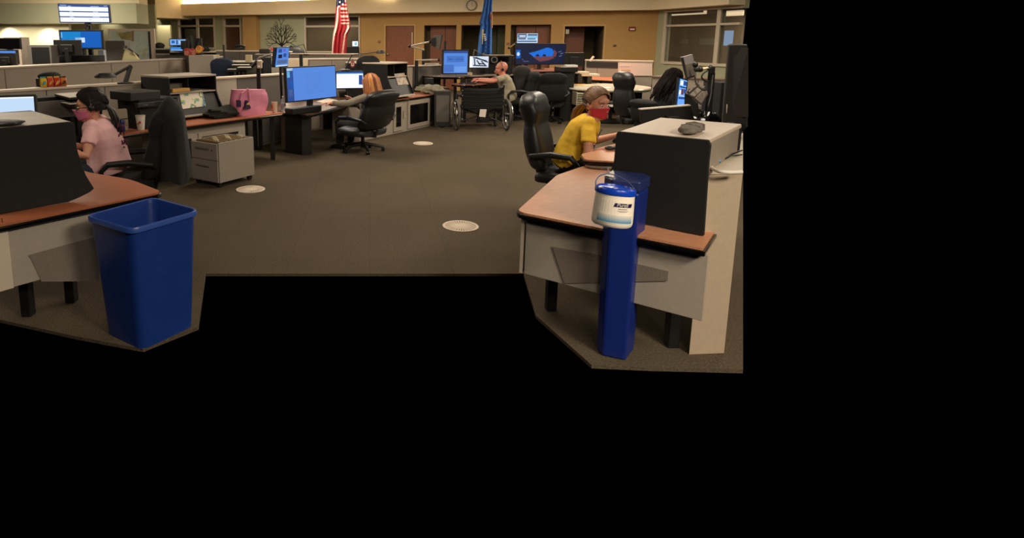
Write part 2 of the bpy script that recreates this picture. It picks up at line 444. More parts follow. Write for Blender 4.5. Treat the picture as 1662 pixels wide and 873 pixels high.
# ---- far left window wall, px 283..583
Q1 = Vector((T0.x, T0.y, 0)); Q0 = D(277, 60, 23.0); Q0.z = 0; qd = (Q1-Q0).normalized(); qn = Vector((-qd.y, qd.x, 0)); qn = qn if qn.y > 0 else -qn
def qh(a, b, t, bt): return hole_px(Q0, qd, a, b, t, bt)
HL = [qh(289, 346.5, 30, 77), qh(363.5, 399, 30, 92), qh(496, 582.5, 28, 83)]
wall_piece('wall_far', Q0, Q1, 0, 3.42, HL, M_sage)
def qw(mb, s0, s1, z0, z1, off, th): return wslab(mb, Q0, qd, qn, s0, s1, z0, z1, off, th)
def qs(px, py=50, off=0): return PL(px, py, Q0+qn*off, qd)
def qwindow(i, h, vx, ty, glass):
    mb = MB(); s0, s1, z0, z1 = h; w = .05
    qw(mb, s0-w, s0+.01, z0-w, z1+w, -.03, .12); qw(mb, s1-.01, s1+w, z0-w, z1+w, -.03, .12)
    qw(mb, s0, s1, z1, z1+w, -.03, .12); qw(mb, s0, s1, z0-w, z0, -.05, .15)
    zt = qs((vx[0] if vx else 540), ty)[1]
    qw(mb, s0, s1, zt-.035, zt+.03, -.02, .1)
    for x in vx:
        s = qs(x)[0]; qw(mb, s-.04, s+.04, z0, z1, -.025, .1)
    o = struct(mb.build('window_%d' % i, M_frame, smooth=0))
    qw(MB(), s0, s1, z0, z1, .06, .01).build('pane', glass, o, smooth=0)
    return o
M_pane2 = mat('dim_window_glass', (70, 62, 50), .08, spec=.5, alpha=.35)
qwindow(2, HL[0], [320.5], 42, M_pane2); qwindow(3, HL[1], [391], 42, M_pane2); qwindow(4, HL[2], [], 42.5, M_pane2)
mb = MB(); qw(mb, -1, qs(583)[0], 0, 3.4, 3.2, .1); setting('wall_corridor', mb, mat('corridor_wall', (120, 104, 82), .9), smooth=0)
setting('door_7', qw(MB(), qs(365, 50, .3)[0], qs(390, 50, .3)[0], 0, qs(377, 43, .3)[1], .3, .05), mat('orange_wood_door', (150, 80, 45), .5, noise=.1, scale=8), smooth=0)
setting('trim_4', qw(MB(), qs(300, 50, 1.2)[0], qs(321, 50, 1.2)[0], 0, qs(310, 47, 1.2)[1], 1.2, .05), mat('corridor_panel', (150, 138, 112), .8), smooth=0)
# tan pier and its side
pr = MB(); pr.slab([qs(400.5)[2]*1, qs(417.5)[2]*1, qs(417.5)[2]*1, qs(400.5)[2]*1], (0, 0, 0)) if False else None
a = qs(400.5)[0]; b = qs(417.5)[0]; e = qs(423)[0]
setting('wall_pier', qw(MB(), a, b+.12, 0, 2.65, -.30, .299), M_tan, smooth=0)
# soffit running along the walls, with the cove above it
sof = MB()
pts = [Vector((Q0.x-.2, Q0.y, 0)), Q1.copy(), Vector((R0.x, R0.y, 0)), Vector((R1.x, R1.y, 0))]
nn = [-qn, (-qn-tn).normalized(), (-tn-rn).normalized(), -rn]
front = [p + n*.55 for p, n in zip(pts, nn)]
prof_t = [3.0, 3.05, 3.12, 3.12]
for i in range(3):
    a0, a1, b0, b1 = front[i], front[i+1], pts[i], pts[i+1]
    zb = 2.585
    r0 = [a0+UP*zb, a0+UP*prof_t[i], b0+UP*prof_t[i], b0+UP*zb]
    r1 = [a1+UP*zb, a1+UP*prof_t[i+1], b1+UP*prof_t[i+1], b1+UP*zb]
    sof.loft([r0, r1])
setting('trim_5', sof, M_cream, smooth=0)
# cove lamp tubes lying on the soffit, and their light
def cove_tube(px0, px1, z, label):
    i0 = PL(px0, 5, front[0], qd)[2]; i1 = PL(px1, 5, front[0], qd)[2]
    p0 = Vector((i0.x, i0.y, z)) + qn*.12; p1 = Vector((i1.x, i1.y, z+.01)) + qn*.12
    wsolo('cove_light', label, 'light', MB().tube([p0, p1], .035, 8), M_lamp)
cove_tube(282, 372, 3.05, 'first glowing cove tube from the left above the cream soffit')
cove_tube(378, 460, 3.07, 'second glowing cove tube from the left above the cream soffit')
cove_tube(466, 538, 3.09, 'third glowing cove tube above the cream soffit, left of the striped flag')
cove_tube(572, 640, 3.10, 'fourth glowing cove tube, just right of the striped flag')
mid = (front[0]+front[1])/2
cq = mid + qn*.10
area(cq.x, cq.y, 3.10, 9.5, .08, 260, (1, .88, .68), (math.radians(98), 0, math.atan2(qd.y, qd.x)))
# clock
cc = PL(765.5, 8.7, front[1], (front[2]-front[1]))[2] - tn*.0
t = thing('wall_clock', 'round white wall clock with a dark rim on the cream soffit', 'clock', cc - tn*.01)
Rm = Matrix((td, UP, -tn)).transposed()
MB().lathe([(.155, 0), (.165, .02), (.165, .045), (.15, .05), (.148, .03), (.148, 0)], n=28, R=Rm).build('rim', M_dark, t)
MB().lathe([(.149, .0), (.149, .03)], n=28, R=Rm).build('dial', mat('clock_dial', (225, 205, 180), .5), t)
for k, (an, ln) in enumerate(((.3, .11), (2.2, .08))):
    MB().box(Rm @ Vector((math.sin(an)*ln/2, math.cos(an)*ln/2, .034)), (.008, .008, ln), Rm @ Matrix.Rotation(-an, 3, 'Z') @ Matrix.Rotation(PI/2, 3, 'X')).build('clock_hand', M_black, t)
for k in range(12):
    an = k*PI/6; MB().box(Rm @ Vector((math.sin(an)*.128, math.cos(an)*.128, .032)), (.008, .008, .025), Rm @ Matrix.Rotation(-an, 3, 'Z') @ Matrix.Rotation(PI/2, 3, 'X')).build('hour_mark', M_black, t)
# ---- left side: bulkheads, scallop-lit wall
Yb = 17.0
zl = D(100, 38, Yb).z; zu = D(100, 5, Yb).z
xl, xr = D(-6, 30, Yb).x, D(222, 30, Yb).x
setting('trim_6', MB().bx((xl, Yb, zl), (xr, Yb+.9, zu)), M_sage, smooth=0)
setting('wall_upper', MB().bx((xl, Yb+.25, zu), (xr, Yb+.9, 3.42)), M_cream, smooth=0)
Yw = 17.9
x1 = D(112, 50, Yw).x; x2 = D(160, 50, Yw).x
setting('wall_left', MB().bx((D(-8, 50, Yw).x, Yw, 0), (x1, Yw+.15, 2.9)), mat('scallop_wall', (206, 198, 166), .85), smooth=0)
Y3 = 20.5
setting('wall_alcove', MB().bx((x1-.3, Y3, 0), (D(253, 50, Y3).x, Y3+.15, 2.9)), M_sage, smooth=0)
setting('wall_column', MB().bx((D(113, 45, 19.2).x, 19.2, 0), (D(161, 45, 19.2).x, 19.35, 2.9)), mat('alcove_cream', (190, 186, 150), .85), smooth=0)
setting('wall_nook', MB().bx((D(252, 50, 21.2).x, 21.2, 0), (D(276.5, 50, 21.2).x, 21.35, D(265, 41, 21.2).z)), mat('alcove_cream', (190, 186, 150), .85), smooth=0)
setting('wall_side', MB().bx((D(220, 50, 23.2).x, 23.2, 0), (D(289, 50, 23.2).x, 23.35, 3.42)), M_sage, smooth=0)
# dropped beam end, px 222..280
Yq = 21.0
qx0, qx1, qx2 = D(222.5, 28, Yq).x, D(253, 28, Yq).x, D(281, 28, Yq).x
zq = D(250, 28.5, Yq).z
setting('trim_7', MB().prism([(qx0, Yq+.5), (qx1, Yq), (qx1, Yq+2.2), (qx0, Yq+2.2)], zq, 3.42), mat('shaded_cream_paint', (196, 174, 132), .85), smooth=0)  # shaded face of the beam: its shade is put into a darker cream
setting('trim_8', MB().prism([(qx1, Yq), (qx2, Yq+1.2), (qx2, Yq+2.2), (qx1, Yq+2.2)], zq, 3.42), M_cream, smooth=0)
for px, yy, w in ((8, 17.65, 30), (73, 17.65, 30), (172, 20.2, 8), (264, 20.9, 16)):
    spot(D(px, 50, yy).x, yy, 2.12 if yy < 18 else 2.5, w*1.5, 125, rot=(math.radians(10), 0, 0))
# tree decal on the sage wall between pier and window: branches as a thin raised silhouette
tm = MB(); random.seed(3)
tb = qs(457.5, 80)[2]; tt = qs(457.5, 31)[2]
Ht = (tt-tb).z
base_s = qs(457.5, 80)[0]; base_z = tb.z
def branch(s, z, an, ln, w, depth):
    s2 = s + math.sin(an)*ln; z2 = z + math.cos(an)*ln
    p = lambda ss, zz: wp(Q0, qd, ss, zz, -.012, qn)
    nx, nz = math.cos(an)*w/2, -math.sin(an)*w/2
    tm.slab([p(s-nx, z-nz), p(s+nx, z+nz), p(s2+nx*.6, z2+nz*.6), p(s2-nx*.6, z2-nz*.6)], qn*.01)
    if depth == 0: return
    k = 3 if depth > 3 else 2
    for j in range(k):
        da = (j-(k-1)/2)*(.62 if depth > 2 else .75) + random.uniform(-.2, .2)
        branch(s2, z2, an+da, ln*random.uniform(.62, .86), w*.62, depth-1)
branch(base_s, base_z, 0, Ht*.14, .085, 0)
for an, l0 in ((-1.05, .2), (-.5, .24), (.02, .28), (.5, .24), (1.0, .2)):
    branch(base_s, base_z+Ht*.12, an, Ht*l0, .05, 4)
ww = qs(457.5, 80)[0]
wsolo('tree_decal', 'dark bare tree silhouette spreading its branches on the sage wall', 'wall decal', tm, M_blackm, smooth=0)
# ================================================================ BUILDERS
def screen_mat(name, rgb, e=1.0): return mat(name, rgb, emit=e*.8, rough=.3)
S_blue = screen_mat('screen_blue', (84, 136, 222), .95)
S_pale = screen_mat('screen_pale_blue', (196, 222, 250), .95)
S_white = screen_mat('screen_white', (240, 246, 255), 1.1)
S_win = screen_mat('screen_deep_blue', (20, 96, 190), .9)
S_dk = screen_mat('screen_dark_blue', (26, 34, 62), .8)
S_navy = screen_mat('screen_navy', (48, 84, 160), .8)
S_cyan = screen_mat('screen_cyan', (120, 200, 235), .9)
S_grey = screen_mat('screen_grey_blue', (96, 120, 165), .7)
S_rose = screen_mat('screen_rose', (120, 74, 84), .7)

def monitor(name, label, P, ang, w, h, scr, zs, tilt=0, bez=.02, depth=.05, stand=True, back=False, content=None, body=None, group=None, cat='monitor', curve=0):
    """P: lower left corner of the housing as one looks at it; ang: direction (degrees) of its width;
    zs: height of what it stands on; content: (u0,v0,u1,v1,material,part name) rectangles on the screen, u,v in 0..1 from lower left"""
    body = body or M_black
    a = math.radians(ang); dx = Vector((math.cos(a), math.sin(a), 0))
    ctr = Vector(P) + dx*w/2
    t = thing(name, label, cat, (ctr.x, ctr.y, zs), a, group)
    z0 = P[2]-zs
    Rt = Matrix.Rotation(math.radians(tilt), 3, 'X')
    def q(x, y, z): return Rt @ Vector((x, y, z-h/2)) + Vector((0, 0, z0+h/2))
    mb = MB().box((0, depth/2, h/2), (w, depth, h)); mb.warp(lambda p: q(p.x, p.y, p.z)); mb.build('housing', body, t, bevel=.006, smooth=0)
    if not back and scr is not None:
        f = MB().bx((-w/2+bez, -.004, bez), (w/2-bez, .003, h-bez)); f.warp(lambda p: q(p.x, p.y, p.z)); s = f.build('screen', scr, t, smooth=0)
        W, Hh = w-2*bez, h-2*bez
        for c in (content or []):
            u0, v0, u1, v1, m, nm = c
            g = MB().bx((-w/2+bez+u0*W, -.0065, bez+v0*Hh), (-w/2+bez+u1*W, -.0035, bez+v1*Hh)); g.warp(lambda p: q(p.x, p.y, p.z)); g.build(nm, m, s, smooth=0)
    if back:
        f = MB().box((0, -.02, h*.45), (w*.45, .04, h*.5)); f.warp(lambda p: q(p.x, p.y, p.z)); f.build('rear_cover', body, t, bevel=.01, smooth=0)
    if stand and z0 > .02:
        yb = depth+.03 if not back else -.05
        MB().bx((-.035, min(yb, depth*.5), .012), (.035, max(yb, depth*.5)+.02, z0+h*.45)).build('stand_neck', body, t, bevel=.005, smooth=0)
        MB().lathe([(.13, 0), (.13, .012), (.03, .02)], c=(0, yb, 0), n=20).build('stand_base', body, t)
    return t
def mon_px(name, label, pl, pr_x, Y, ang, scr, zs, **k):
    "pl=(px, y_top, y_bottom) of the left edge seen at distance Y; the right edge is met along ang"
    T = D(pl[0], pl[1], Y); Bt = D(pl[0], pl[2], Y)
    a = math.radians(ang); dx = (math.cos(a), math.sin(a))
    w = PL(pr_x, pl[2], Bt, dx)[0]
    return monitor(name, label, Bt, ang, w, T.z-Bt.z, scr, zs, **k)

def caster(mb, x, y, r=.028):
    mb.tube([(x-.022, y, r), (x+.022, y, r)], r, 12)
def star_base(t, R=.31, m=None, hub=.09, seat=.40):
    m = m or M_black
    MB().lathe([(.035, .06), (.045, .075), (.04, .14), (.028, .15), (.026, seat-.02), (.09, seat)], n=16).build('column', m, t)
    for k in range(5):
        a = 2*PI*k/5+.3; d = Vector((math.cos(a), math.sin(a), 0))
        l = MB().tube([d*.02+UP*.115, d*R*.6+UP*.095, d*R+UP*.065], [.028, .022, .016], 8).build('base_arm', m, t)
        c = MB(); n_ = Vector((-d.y, d.x, 0)); p = d*R*1.0+UP*.03
        c.tube([p-n_*.024, p-n_*.006], .03, 12); c.tube([p+n_*.006, p+n_*.024], .03, 12); c.tube([p-n_*.01, p+n_*.01], .012, 6)
        c.box(p+UP*.03, (.018, .018, .03)); c.build('caster', m, l)
def exec_chair(label, loc, ang, lean=10, bh=.68, seat=.44, group=None, m=None, name='office_chair', arms=True, w=.52, scale=1):
    "high-backed padded chair; ang = direction its sitter faces (degrees)"
    m = m or M_leather
    t = thing(name, label, 'chair', (loc[0], loc[1], 0), math.radians(ang)-PI/2, group)
    star_base(t, seat=seat-.09)
    sb = MB(); r = []
    for (y, zt, hw) in ((-.24, .0, .2), (-.2, .05, .24), (0, .045, .26), (.18, .055, .26), (.25, .03, .24), (.27, -.01, .2)):
        ring = []
        for j in range(16):
            an = 2*PI*j/16; cx = math.cos(an); sx = math.sin(an)
            ring.append((w/.52*hw*math.copysign(abs(cx)**.5, cx), y, seat-.03+math.copysign(abs(sx)**.6, sx)*(.055 if sx < 0 else .03+zt)))
        r.append(ring)
    sb.loft(r).build('seat', m, t, smooth=60)
    ln = math.radians(lean)
    bb = MB(); rings = []
    n = 24
    for i in range(n+1):
        v = i/n; z = v*bh
        hw = w/2*(.92+.10*math.sin(PI*min(1, v/.62)) if v < .62 else .92+.05*math.sin(PI*(v-.62)/.38))
        if v > .86: hw *= math.sqrt(max(.12, 1-.75*((v-.86)/.14)**2))
        if v < .08: hw *= .75+.25*v/.08
        if v < .62: th = .066+.034*math.sin(PI*v/.62)**.8
        else: th = .066+.042*math.sin(PI*(v-.62)/.38)**.7
        if v > .97 or v < .02: th *= .5
        yo = -.23 - .02*math.sin(PI*v)
        ring = []
        for j in range(20):
            an = 2*PI*j/20; cx, sx = math.cos(an), math.sin(an)
            x = hw*math.copysign(abs(cx)**.55, cx); y = th*math.copysign(abs(sx)**.75, sx)
            y += .04*(x/hw)**2*(1 if v < .8 else .4)
            ring.append(Vector((x, yo+y-math.sin(ln)*z, seat+.02+math.cos(ln)*z)))
        rings.append(ring)
    bb.loft(rings).build('backrest', m, t, smooth=60)
    MB().tube([(0, 0, seat-.1), (0, -.24, seat-.1), (0, -.32-.1*math.sin(ln), seat+.2)], [.03, .03, .02], 8, flat=.5).build('back_bracket', M_black, t)
    if arms:
        for s in (-1, 1):
            x = s*(w/2+.045)
            yb = -.25-math.sin(ln)*.22
            MB().tube([(s*w*.4, .12, seat-.06), (x, .15, seat-.02), (x+.01*s, .16, seat+.14), (x, .10, seat+.205), (x, -.08, seat+.215), (x, yb+.02, seat+.19), (s*w*.44, yb, seat+.14)],
                      [.018, .02, .022, .028, .03, .02, .018], 10).build('armrest', M_black, t)
    return t

def hutch(label, origin, yaw, W, Dp, z0, z1, flare=.1, slant=True, name='desk_hutch', shelf=True, flip=False, side_m=None, top_m=None):
    "shelf unit; origin = near corner at the left end of its open front, x = width, y = depth"
    t = thing(name, label, 'hutch', (origin[0], origin[1], z0), yaw)
    Hh = z1-z0; sm = side_m or M_blackm; tm_ = top_m or M_grey
    prof = [(0, Hh-.01), (0, Hh*.62), (-flare*.35, Hh*.42), (-flare, Hh*.16), (-flare*.85, Hh*.1), (-flare*.1, 0), (Dp, 0), (Dp, Hh-.01)]
    for x in (0, W-.02):
        MB().slab([(x, p[0], p[1]) for p in prof], (.02, 0, 0)).build('side_panel', sm, t, smooth=0, bevel=.003)
    MB().bx((.0, -.005, Hh-.012), (W, Dp, Hh+.014)).build('top', tm_, t, smooth=0, bevel=.005)
    MB().bx((.02, Dp-.02, 0), (W-.02, Dp, Hh-.015)).build('back_panel', sm, t, smooth=0)
    if shelf:
        MB().bx((.02, .0, Hh*.60), (W-.02, Dp-.02, Hh*.60+.018)).build('shelf', tm_, t, smooth=0, bevel=.003)
        MB().bx((W*.42, .04, Hh*.62), (W*.42+.012, Dp-.02, Hh-.015)).build('divider', sm, t, smooth=0)
    if slant:
        MB().slab([(.03, .02, Hh*.56), (W-.03, .02, Hh*.56), (W-.03, -flare*.8, Hh*.1), (.03, -flare*.8, Hh*.1)], (0, .02, .0)).build('slanted_board', M_dark, t, smooth=0)
        MB().bx((.02, -flare-.03, Hh*.06), (W-.02, -flare*.4, Hh*.1)).build('ledge', tm_, t, smooth=0, bevel=.004)
    return t

def counter(name, label, cat, poly, z, th=.035, m=None, base=None, rad=.05, legs=None, panel=None, extra=None, trim=True):
    """worktop on its base: poly = ground outline, legs = list of points for square legs, panel = list of (p0,p1,z0,z1,material,part name)"""
    P = rpoly([(p[0], p[1]) for p in poly], rad)
    c0 = Vector((sum(p[0] for p in poly)/len(poly), sum(p[1] for p in poly)/len(poly), 0))
    t = thing(name, label, cat, c0)
    wpart(t, MB().prism(P, z-.012, z), 'worktop', m or M_wood, smooth=0)
    if trim: wpart(t, MB().prism(grow(P, .012), z-th-.01, z-.0125), 'edge_trim', M_blackg, smooth=0, bevel=.006)
    for p in (legs or []):
        wpart(t, MB().bx((p[0]-.03, p[1]-.03, 0), (p[0]+.03, p[1]+.03, z-th)), 'leg', M_black, smooth=0, bevel=.005)
    for (p0, p1, z0, z1, mm, nm) in (panel or []):
        p0 = Vector((p0[0], p0[1], 0)); p1 = Vector((p1[0], p1[1], 0)); d = (p1-p0).normalized(); n_ = Vector((-d.y, d.x, 0))
        wpart(t, MB().slab([p0+UP*z0, p1+UP*z0, p1+UP*z1, p0+UP*z1], n_*.025), nm, mm, smooth=0, bevel=.003)
    return t
def partition(label, p0, p1, z1, th=.07, m=None, seams=(), z0=0.0, name='partition', capm=None, cap=True):
    p0 = Vector((p0[0], p0[1], 0)); p1 = Vector((p1[0], p1[1], 0)); L = (p1-p0).length; d = (p1-p0)/L
    t = thing(name, label, 'partition', p0, math.atan2(d.y, d.x))
    MB().bx((0, 0, z0), (L, th, z1-.03)).build('panel', m or M_greyp, t, smooth=0)
    if cap: MB().bx((-.01, -.015, z1-.03), (L+.01, th+.015, z1)).build('top_rail', capm or M_trim, t, smooth=0, bevel=.006)
    for s in seams:
        MB().bx((s*L-.004, -.003, z0+.02), (s*L+.004, .0005, z1-.035)).build('seam', M_dark, t, smooth=0)
    return t
def gooseneck_lamp(label, base, elbow, head, m=None, r=.014, headr=.07):
    "jointed desk lamp through three points"
    t = thing('desk_lamp', label, 'lamp', base)
    m = m or M_dark
    wpart(t, MB().lathe([(.09, 0), (.09, .015), (.02, .025)], c=base, n=18), 'lamp_base', m)
    e = Vector(elbow); h = Vector(head); b = Vector(base)
    wpart(t, MB().tube([b+UP*.02, e], r*1.3, 8, flat=.6), 'lower_arm', m)
    wpart(t, MB().tube([e, h], r, 8, flat=.6), 'upper_arm', m)
    d = (h-e); d.z = 0; d = d.normalized()*headr if d.length > 0 else Vector((headr, 0, 0))
    mb = MB(); c = h+d*.8
    mb.lathe([(.012, .035), (headr*.75, .03), (headr, -.005), (headr*1.02, -.02), (headr*.9, -.02)], c=c, n=18)
    wpart(t, mb, 'lamp_head', m)
    wpart(t, MB().lathe([(headr*.88, -.03), (headr*.9, -.018)], c=c, n=18), 'lamp_lens', M_trim)
    return t
def boxw(name, label, cat, c, s, m, rz=0, group=None, **k):
    k.setdefault('bevel', .004); k.setdefault('smooth', 0)
    return solo(name, label, cat, MB().box((0, 0, s[2]/2), s), m, c, rz, group, **k)
def crumple(name, label, cat, c, r, m, seed=1, amp=.25, zflat=True, rz=0):
    rnd = random.Random(seed); mb = MB().ell((0, 0, 0), (1, 1, 1), n=22, m=14)
    ph = [rnd.uniform(0, 6) for _ in range(6)]
    def f(p):
        k = 1+amp*(math.sin(3*p.x+ph[0])*math.cos(4*p.y+ph[1])+.5*math.sin(7*p.z+5*p.x+ph[2])+.35*math.sin(9*p.y+6*p.x+ph[3]))
        z = p.z*k*r[2]
        return Vector((p.x*k*r[0], p.y*k*r[1], max(z, -r[2]*.75)+r[2]*.75))
    mb.warp(f)
    return solo(name, label, cat, mb, m, c, rz, smooth=50)
def cup(name, label, c, r, h, m, straw=None, lid=None, cat='cup'):
    t = thing(name, label, cat, c)
    MB().lathe([(r*.72, 0), (r, h), (r*.95, h), (r*.68, .01)], n=20).build('body', m, t)
    if lid: MB().lathe([(r*1.06, h), (r*1.06, h+.012), (r*.5, h+.018)], n=20).build('lid', lid, t)
    if straw: MB().tube([(0, 0, h), (.008, 0, h+.09)], .005, 8).build('straw', straw, t)
    return t

# ================================================================ NEAR RIGHT STATION
ZD = .68
P1 = G(838, 343, ZD); P2 = G(1141, 403, ZD); P5 = G(904, 284, ZD); P4 = G(1010, 250, ZD); P3 = P2 + A2*1.2
fd = (P2-P1).normalized()
dsk = counter('corner_desk', 'near right corner desk with a pale cherry top and black bumper edge', 'desk', [P1, P2, P3, P4+A2*.2, P5], ZD, .028, M_woodl, rad=[.07, 0, 0, 0, .05],
        legs=[P1+A2*.3+fd*.12, P2+A2*.3-fd*.15])
inw = Vector((-fd.y, fd.x, 0))
q0 = P1+fd*.045+inw*.04; q1 = P2+inw*.04+fd*.02; q0.z = 0; q1.z = 0
wpart(dsk, MB().slab([q0+UP*.3, q1+UP*.3, q1+UP*(ZD-.041), q0+UP*(ZD-.041)], inw*.02), 'modesty_panel', M_grey, smooth=0, bevel=.003)
sd = (P5-P1).normalized(); 
wpart(dsk, MB().slab([q0-fd*.012+UP*.3, q0-fd*.012+sd*.5+UP*.3, q0-fd*.012+sd*.5+UP*(ZD-.041), q0-fd*.012+UP*(ZD-.041)], -fd*.018), 'side_panel', M_trim, smooth=0)
gv = [PL(px, py, q0-inw*.003, fd)[2] for px, py in ((897, 400), (975, 414), (1085, 440), (1090, 446), (917, 446))]
wpart(dsk, MB().slab([gv[0], gv[1], gv[2], gv[2]-UP*.05, gv[4]-UP*.05+fd*.0], -inw*.004), 'perforated_vent', mat('perforated_grey', (128, 116, 104), .7, noise=.35, scale=400), smooth=0)
# hutch
ht = 1.17
hc = G(1001, 213, ht); hr = G(1153, 228, ht)
pdir = (hr-hc).normalized(); pn = Vector((-pdir.y, pdir.x, 0))
t = thing('desk_hutch', 'near right black-sided hutch with a pale top, holding a grey pouch', 'hutch', (hc.x, hc.y, ZD))
outl = [(1003, 213.5), (1000, 217), (998, 240), (996, 262), (991, 276), (983, 292)]
side = [PL(px, py, hc, pdir)[2] for px, py in outl]
s_end = PL(1141, 396, hc, pdir)
endb = Vector((s_end[2].x, s_end[2].y, ZD+.004)); b0 = side[-1].copy(); b0.z = ZD+.004
wpart(t, MB().slab([*side, b0, endb, PL(1150.5, 262, hc, pdir)[2], PL(1153.5, 236, hc, pdir)[2], PL(1150, 227.5, hc, pdir)[2]], pn*.022), 'side_panel', M_blackm, smooth=0, bevel=.004)
bl = G(1051, 192, ht); br_ = G(1182, 209, ht)
far = pn*.78
wpart(t, MB().slab([hc+pn*.023+pdir*.01, hr+pn*.023-pdir*.012, hr+far, hc+far+pdir*.0], (0, 0, -.025)), 'top', mat('pale_cream_laminate', (212, 192, 172), .5, noise=.03, scale=30), smooth=0, bevel=.006)
wpart(t, MB().slab([hr+pn*.023-pdir*.03-UP*.02, hr+far-pdir*.03-UP*.02, hr+far-pdir*.01-UP*.02, hr+pn*.023-pdir*.01-UP*.02], (0, 0, -(ht-ZD)+.03)), 'back_panel', M_greyp, smooth=0)
wpart(t, MB().slab([hc+far+UP*-.02, hr+far+UP*-.02, Vector((hr.x, hr.y, ZD+.004))+far, Vector((hc.x, hc.y, ZD+.004))+far], pn*.02), 'side_panel', M_blackm, smooth=0)
m3 = (hc+pn*.03-UP*.22)
wpart(t, MB().slab([m3, m3+pdir*.4, m3+pdir*.4+pn*.7, m3+pn*.7], (0, 0, -.018)), 'shelf', M_grey, smooth=0)
# grey pouch on the hutch
gp = G(1122, 216, ht); gp.z = ht+.001
t = thing('glasses_pouch', 'crumpled grey soft pouch lying on the pale top of the near right hutch', 'pouch', gp, math.atan2(pn.y, pn.x))
mb = MB(); rings = []
for i in range(13):
    x = -.12+.24*i/12; e = 1-abs(2*i/12-1)**6*.5
    hw = (.045+.006*math.sin(i*1.9))*e; hh = (.022+.005*math.sin(i*2.3+1))*e
    rings.append([(x, hw*math.copysign(abs(math.cos(2*PI*j/16))**.6, math.cos(2*PI*j/16)), .0245+hh*math.copysign(abs(math.sin(2*PI*j/16))**.7, math.sin(2*PI*j/16))) for j in range(16)])
M_pouch = mat('grey_pouch_fabric', (112, 104, 94), .9, noise=.15, scale=60, bump=.4)
mb.loft(rings).build('pouch_body', M_pouch, t, smooth=60)
for x in (-.03, .06): MB().tube([(x, -.045, .012), (x+.01, -.043, .04), (x, 0, .05), (x+.01, .043, .04), (x, .045, .012)], .006, 6).build('strap_fold', M_pouch, t)
# storage wall to the right
s0 = G(1148, 277, 1.0); 
zs = 1.0
w0 = G(1146.5, 278, zs); w1 = G(1206, 277, zs)
wall_poly = [w0, w1, G(1206, 216, zs), G(1180, 215, zs), w0+pn*.75]
t = thing('partition', 'near right wide grey partition with a flat top carrying cables', 'partition', (w0.x, w0.y, 0))
M_gwarm = mat('warm_grey_laminate', (178, 158, 134), .6, noise=.03, scale=40)
wpart(t, MB().prism([xy(p) for p in wall_poly], 0, zs-.02), 'panel', M_gwarm, smooth=0)
wpart(t, MB().prism([xy(p) for p in wall_poly], zs-.019, zs), 'top_rail', mat('pale_warm_grey', (196, 180, 158), .5), smooth=0, bevel=.004)
# cables on the partition
def cable(name, label, pts, r, m, cat='cable', smooth_n=8):
    P = [Vector(p) for p in pts]; out = []
    for i in range(len(P)-1):
        p0 = P[max(i-1, 0)]; p1 = P[i]; p2 = P[i+1]; p3 = P[min(i+2, len(P)-1)]
        for k in range(smooth_n):
            u = k/smooth_n
            out.append(.5*((2*p1)+(-p0+p2)*u+(2*p0-5*p1+4*p2-p3)*u*u+(-p0+3*p1-3*p2+p3)*u**3))
    out.append(P[-1])
    return wsolo(name, label, cat, MB().tube(out, r, 8), m)
cable('white_cable', 'thick white cable looping over the near right partition top', [G(1204, 279, zs+.01), G(1180, 279.5, zs+.012), G(1163, 277, zs+.012), G(1153, 270, zs+.012), G(1153, 262, zs+.012), G(1162, 259, zs+.015)], .009, M_paper)
cable('black_cable', 'black cable rising from the blue tie towards the large cropped monitor', [G(1160, 262, zs+.012), G(1170, 254, zs+.02), G(1177, 243, zs+.05), G(1181, 225, zs+.08)], .008, M_black)
cable('black_cable', 'thin black cable running right from the blue tie to the frame edge', [G(1157, 263, zs+.01), G(1180, 256, zs+.01), G(1190, 249, zs+.02), G(1204, 244, zs+.02)], .005, M_black)
cable('black_cable', 'thin black cable bowed behind the blue tie on the partition', [G(1156, 246, zs+.01), G(1170, 248, zs+.01), G(1188, 252, zs+.01), G(1204, 251, zs+.01)], .004, M_black)
wsolo('cable_tie', 'blue cable tie bundling the cables on the near right partition', 'tie', MB().tube([G(1160, 262, zs+.014), G(1168, 261, zs+.018)], .014, 8), mat('blue_tie', (50, 110, 160), .5))
# large cropped monitor at the right edge
mp = G(1170, 222, zs)
mY = D(1176, 200, mp.y+.12).y
mL = D(1172, 205, mY); mT = D(1183, 72, mY)
t = thing('monitor', 'large black monitor cropped by the right edge, seen from behind above the partition', 'monitor', (mL.x+.08, mL.y+.05, zs), 0)
prf = [D(1183, 71, mY), D(1187, 70.5, mY), D(1230, 72, mY-.18), D(1230, 210, mY-.18), D(1176, 205, mY), D(1170, 196, mY)]
prf = [prf[0], D(1200, 71.5, mY-.08), D(1214, 72, mY-.14), D(1214, 208, mY-.14), D(1172, 207, mY)]
wpart(t, MB().slab(prf, Vector((.02, .05, 0))), 'housing', M_dark, smooth=0, bevel=.01)
pr2 = [D(1189, 77, mY-.02), D(1213, 78, mY-.14), D(1213, 190, mY-.14), D(1183, 190, mY-.02)]
wpart(t, MB().slab([p - Vector((.0, .012, 0)) for p in pr2], Vector((0, .012, 0))), 'rear_cover', mat('charcoal_plastic', (56, 54, 52), .5), smooth=0, bevel=.004)
wpart(t, MB().slab([p - Vector((0, .02, 0)) for p in (D(1177, 169, mY), D(1180.5, 169, mY), D(1180, 183, mY), D(1176.5, 183, mY))], Vector((0, .01, 0))), 'label_sticker', M_paper, smooth=0)
spk = MB().ell(D(1192, 207, mY-.1), (.075, .05, .04)); wpart(t, spk, 'speaker_bulge', M_black)
for i in range(3):
    for j in range(4):
        p = D(1181+j*3.2, 199+i*4, mY-.14); wpart(t, MB().ell(p, (.003, .004, .003), n=6, m=4), 'speaker_hole', M_mid)
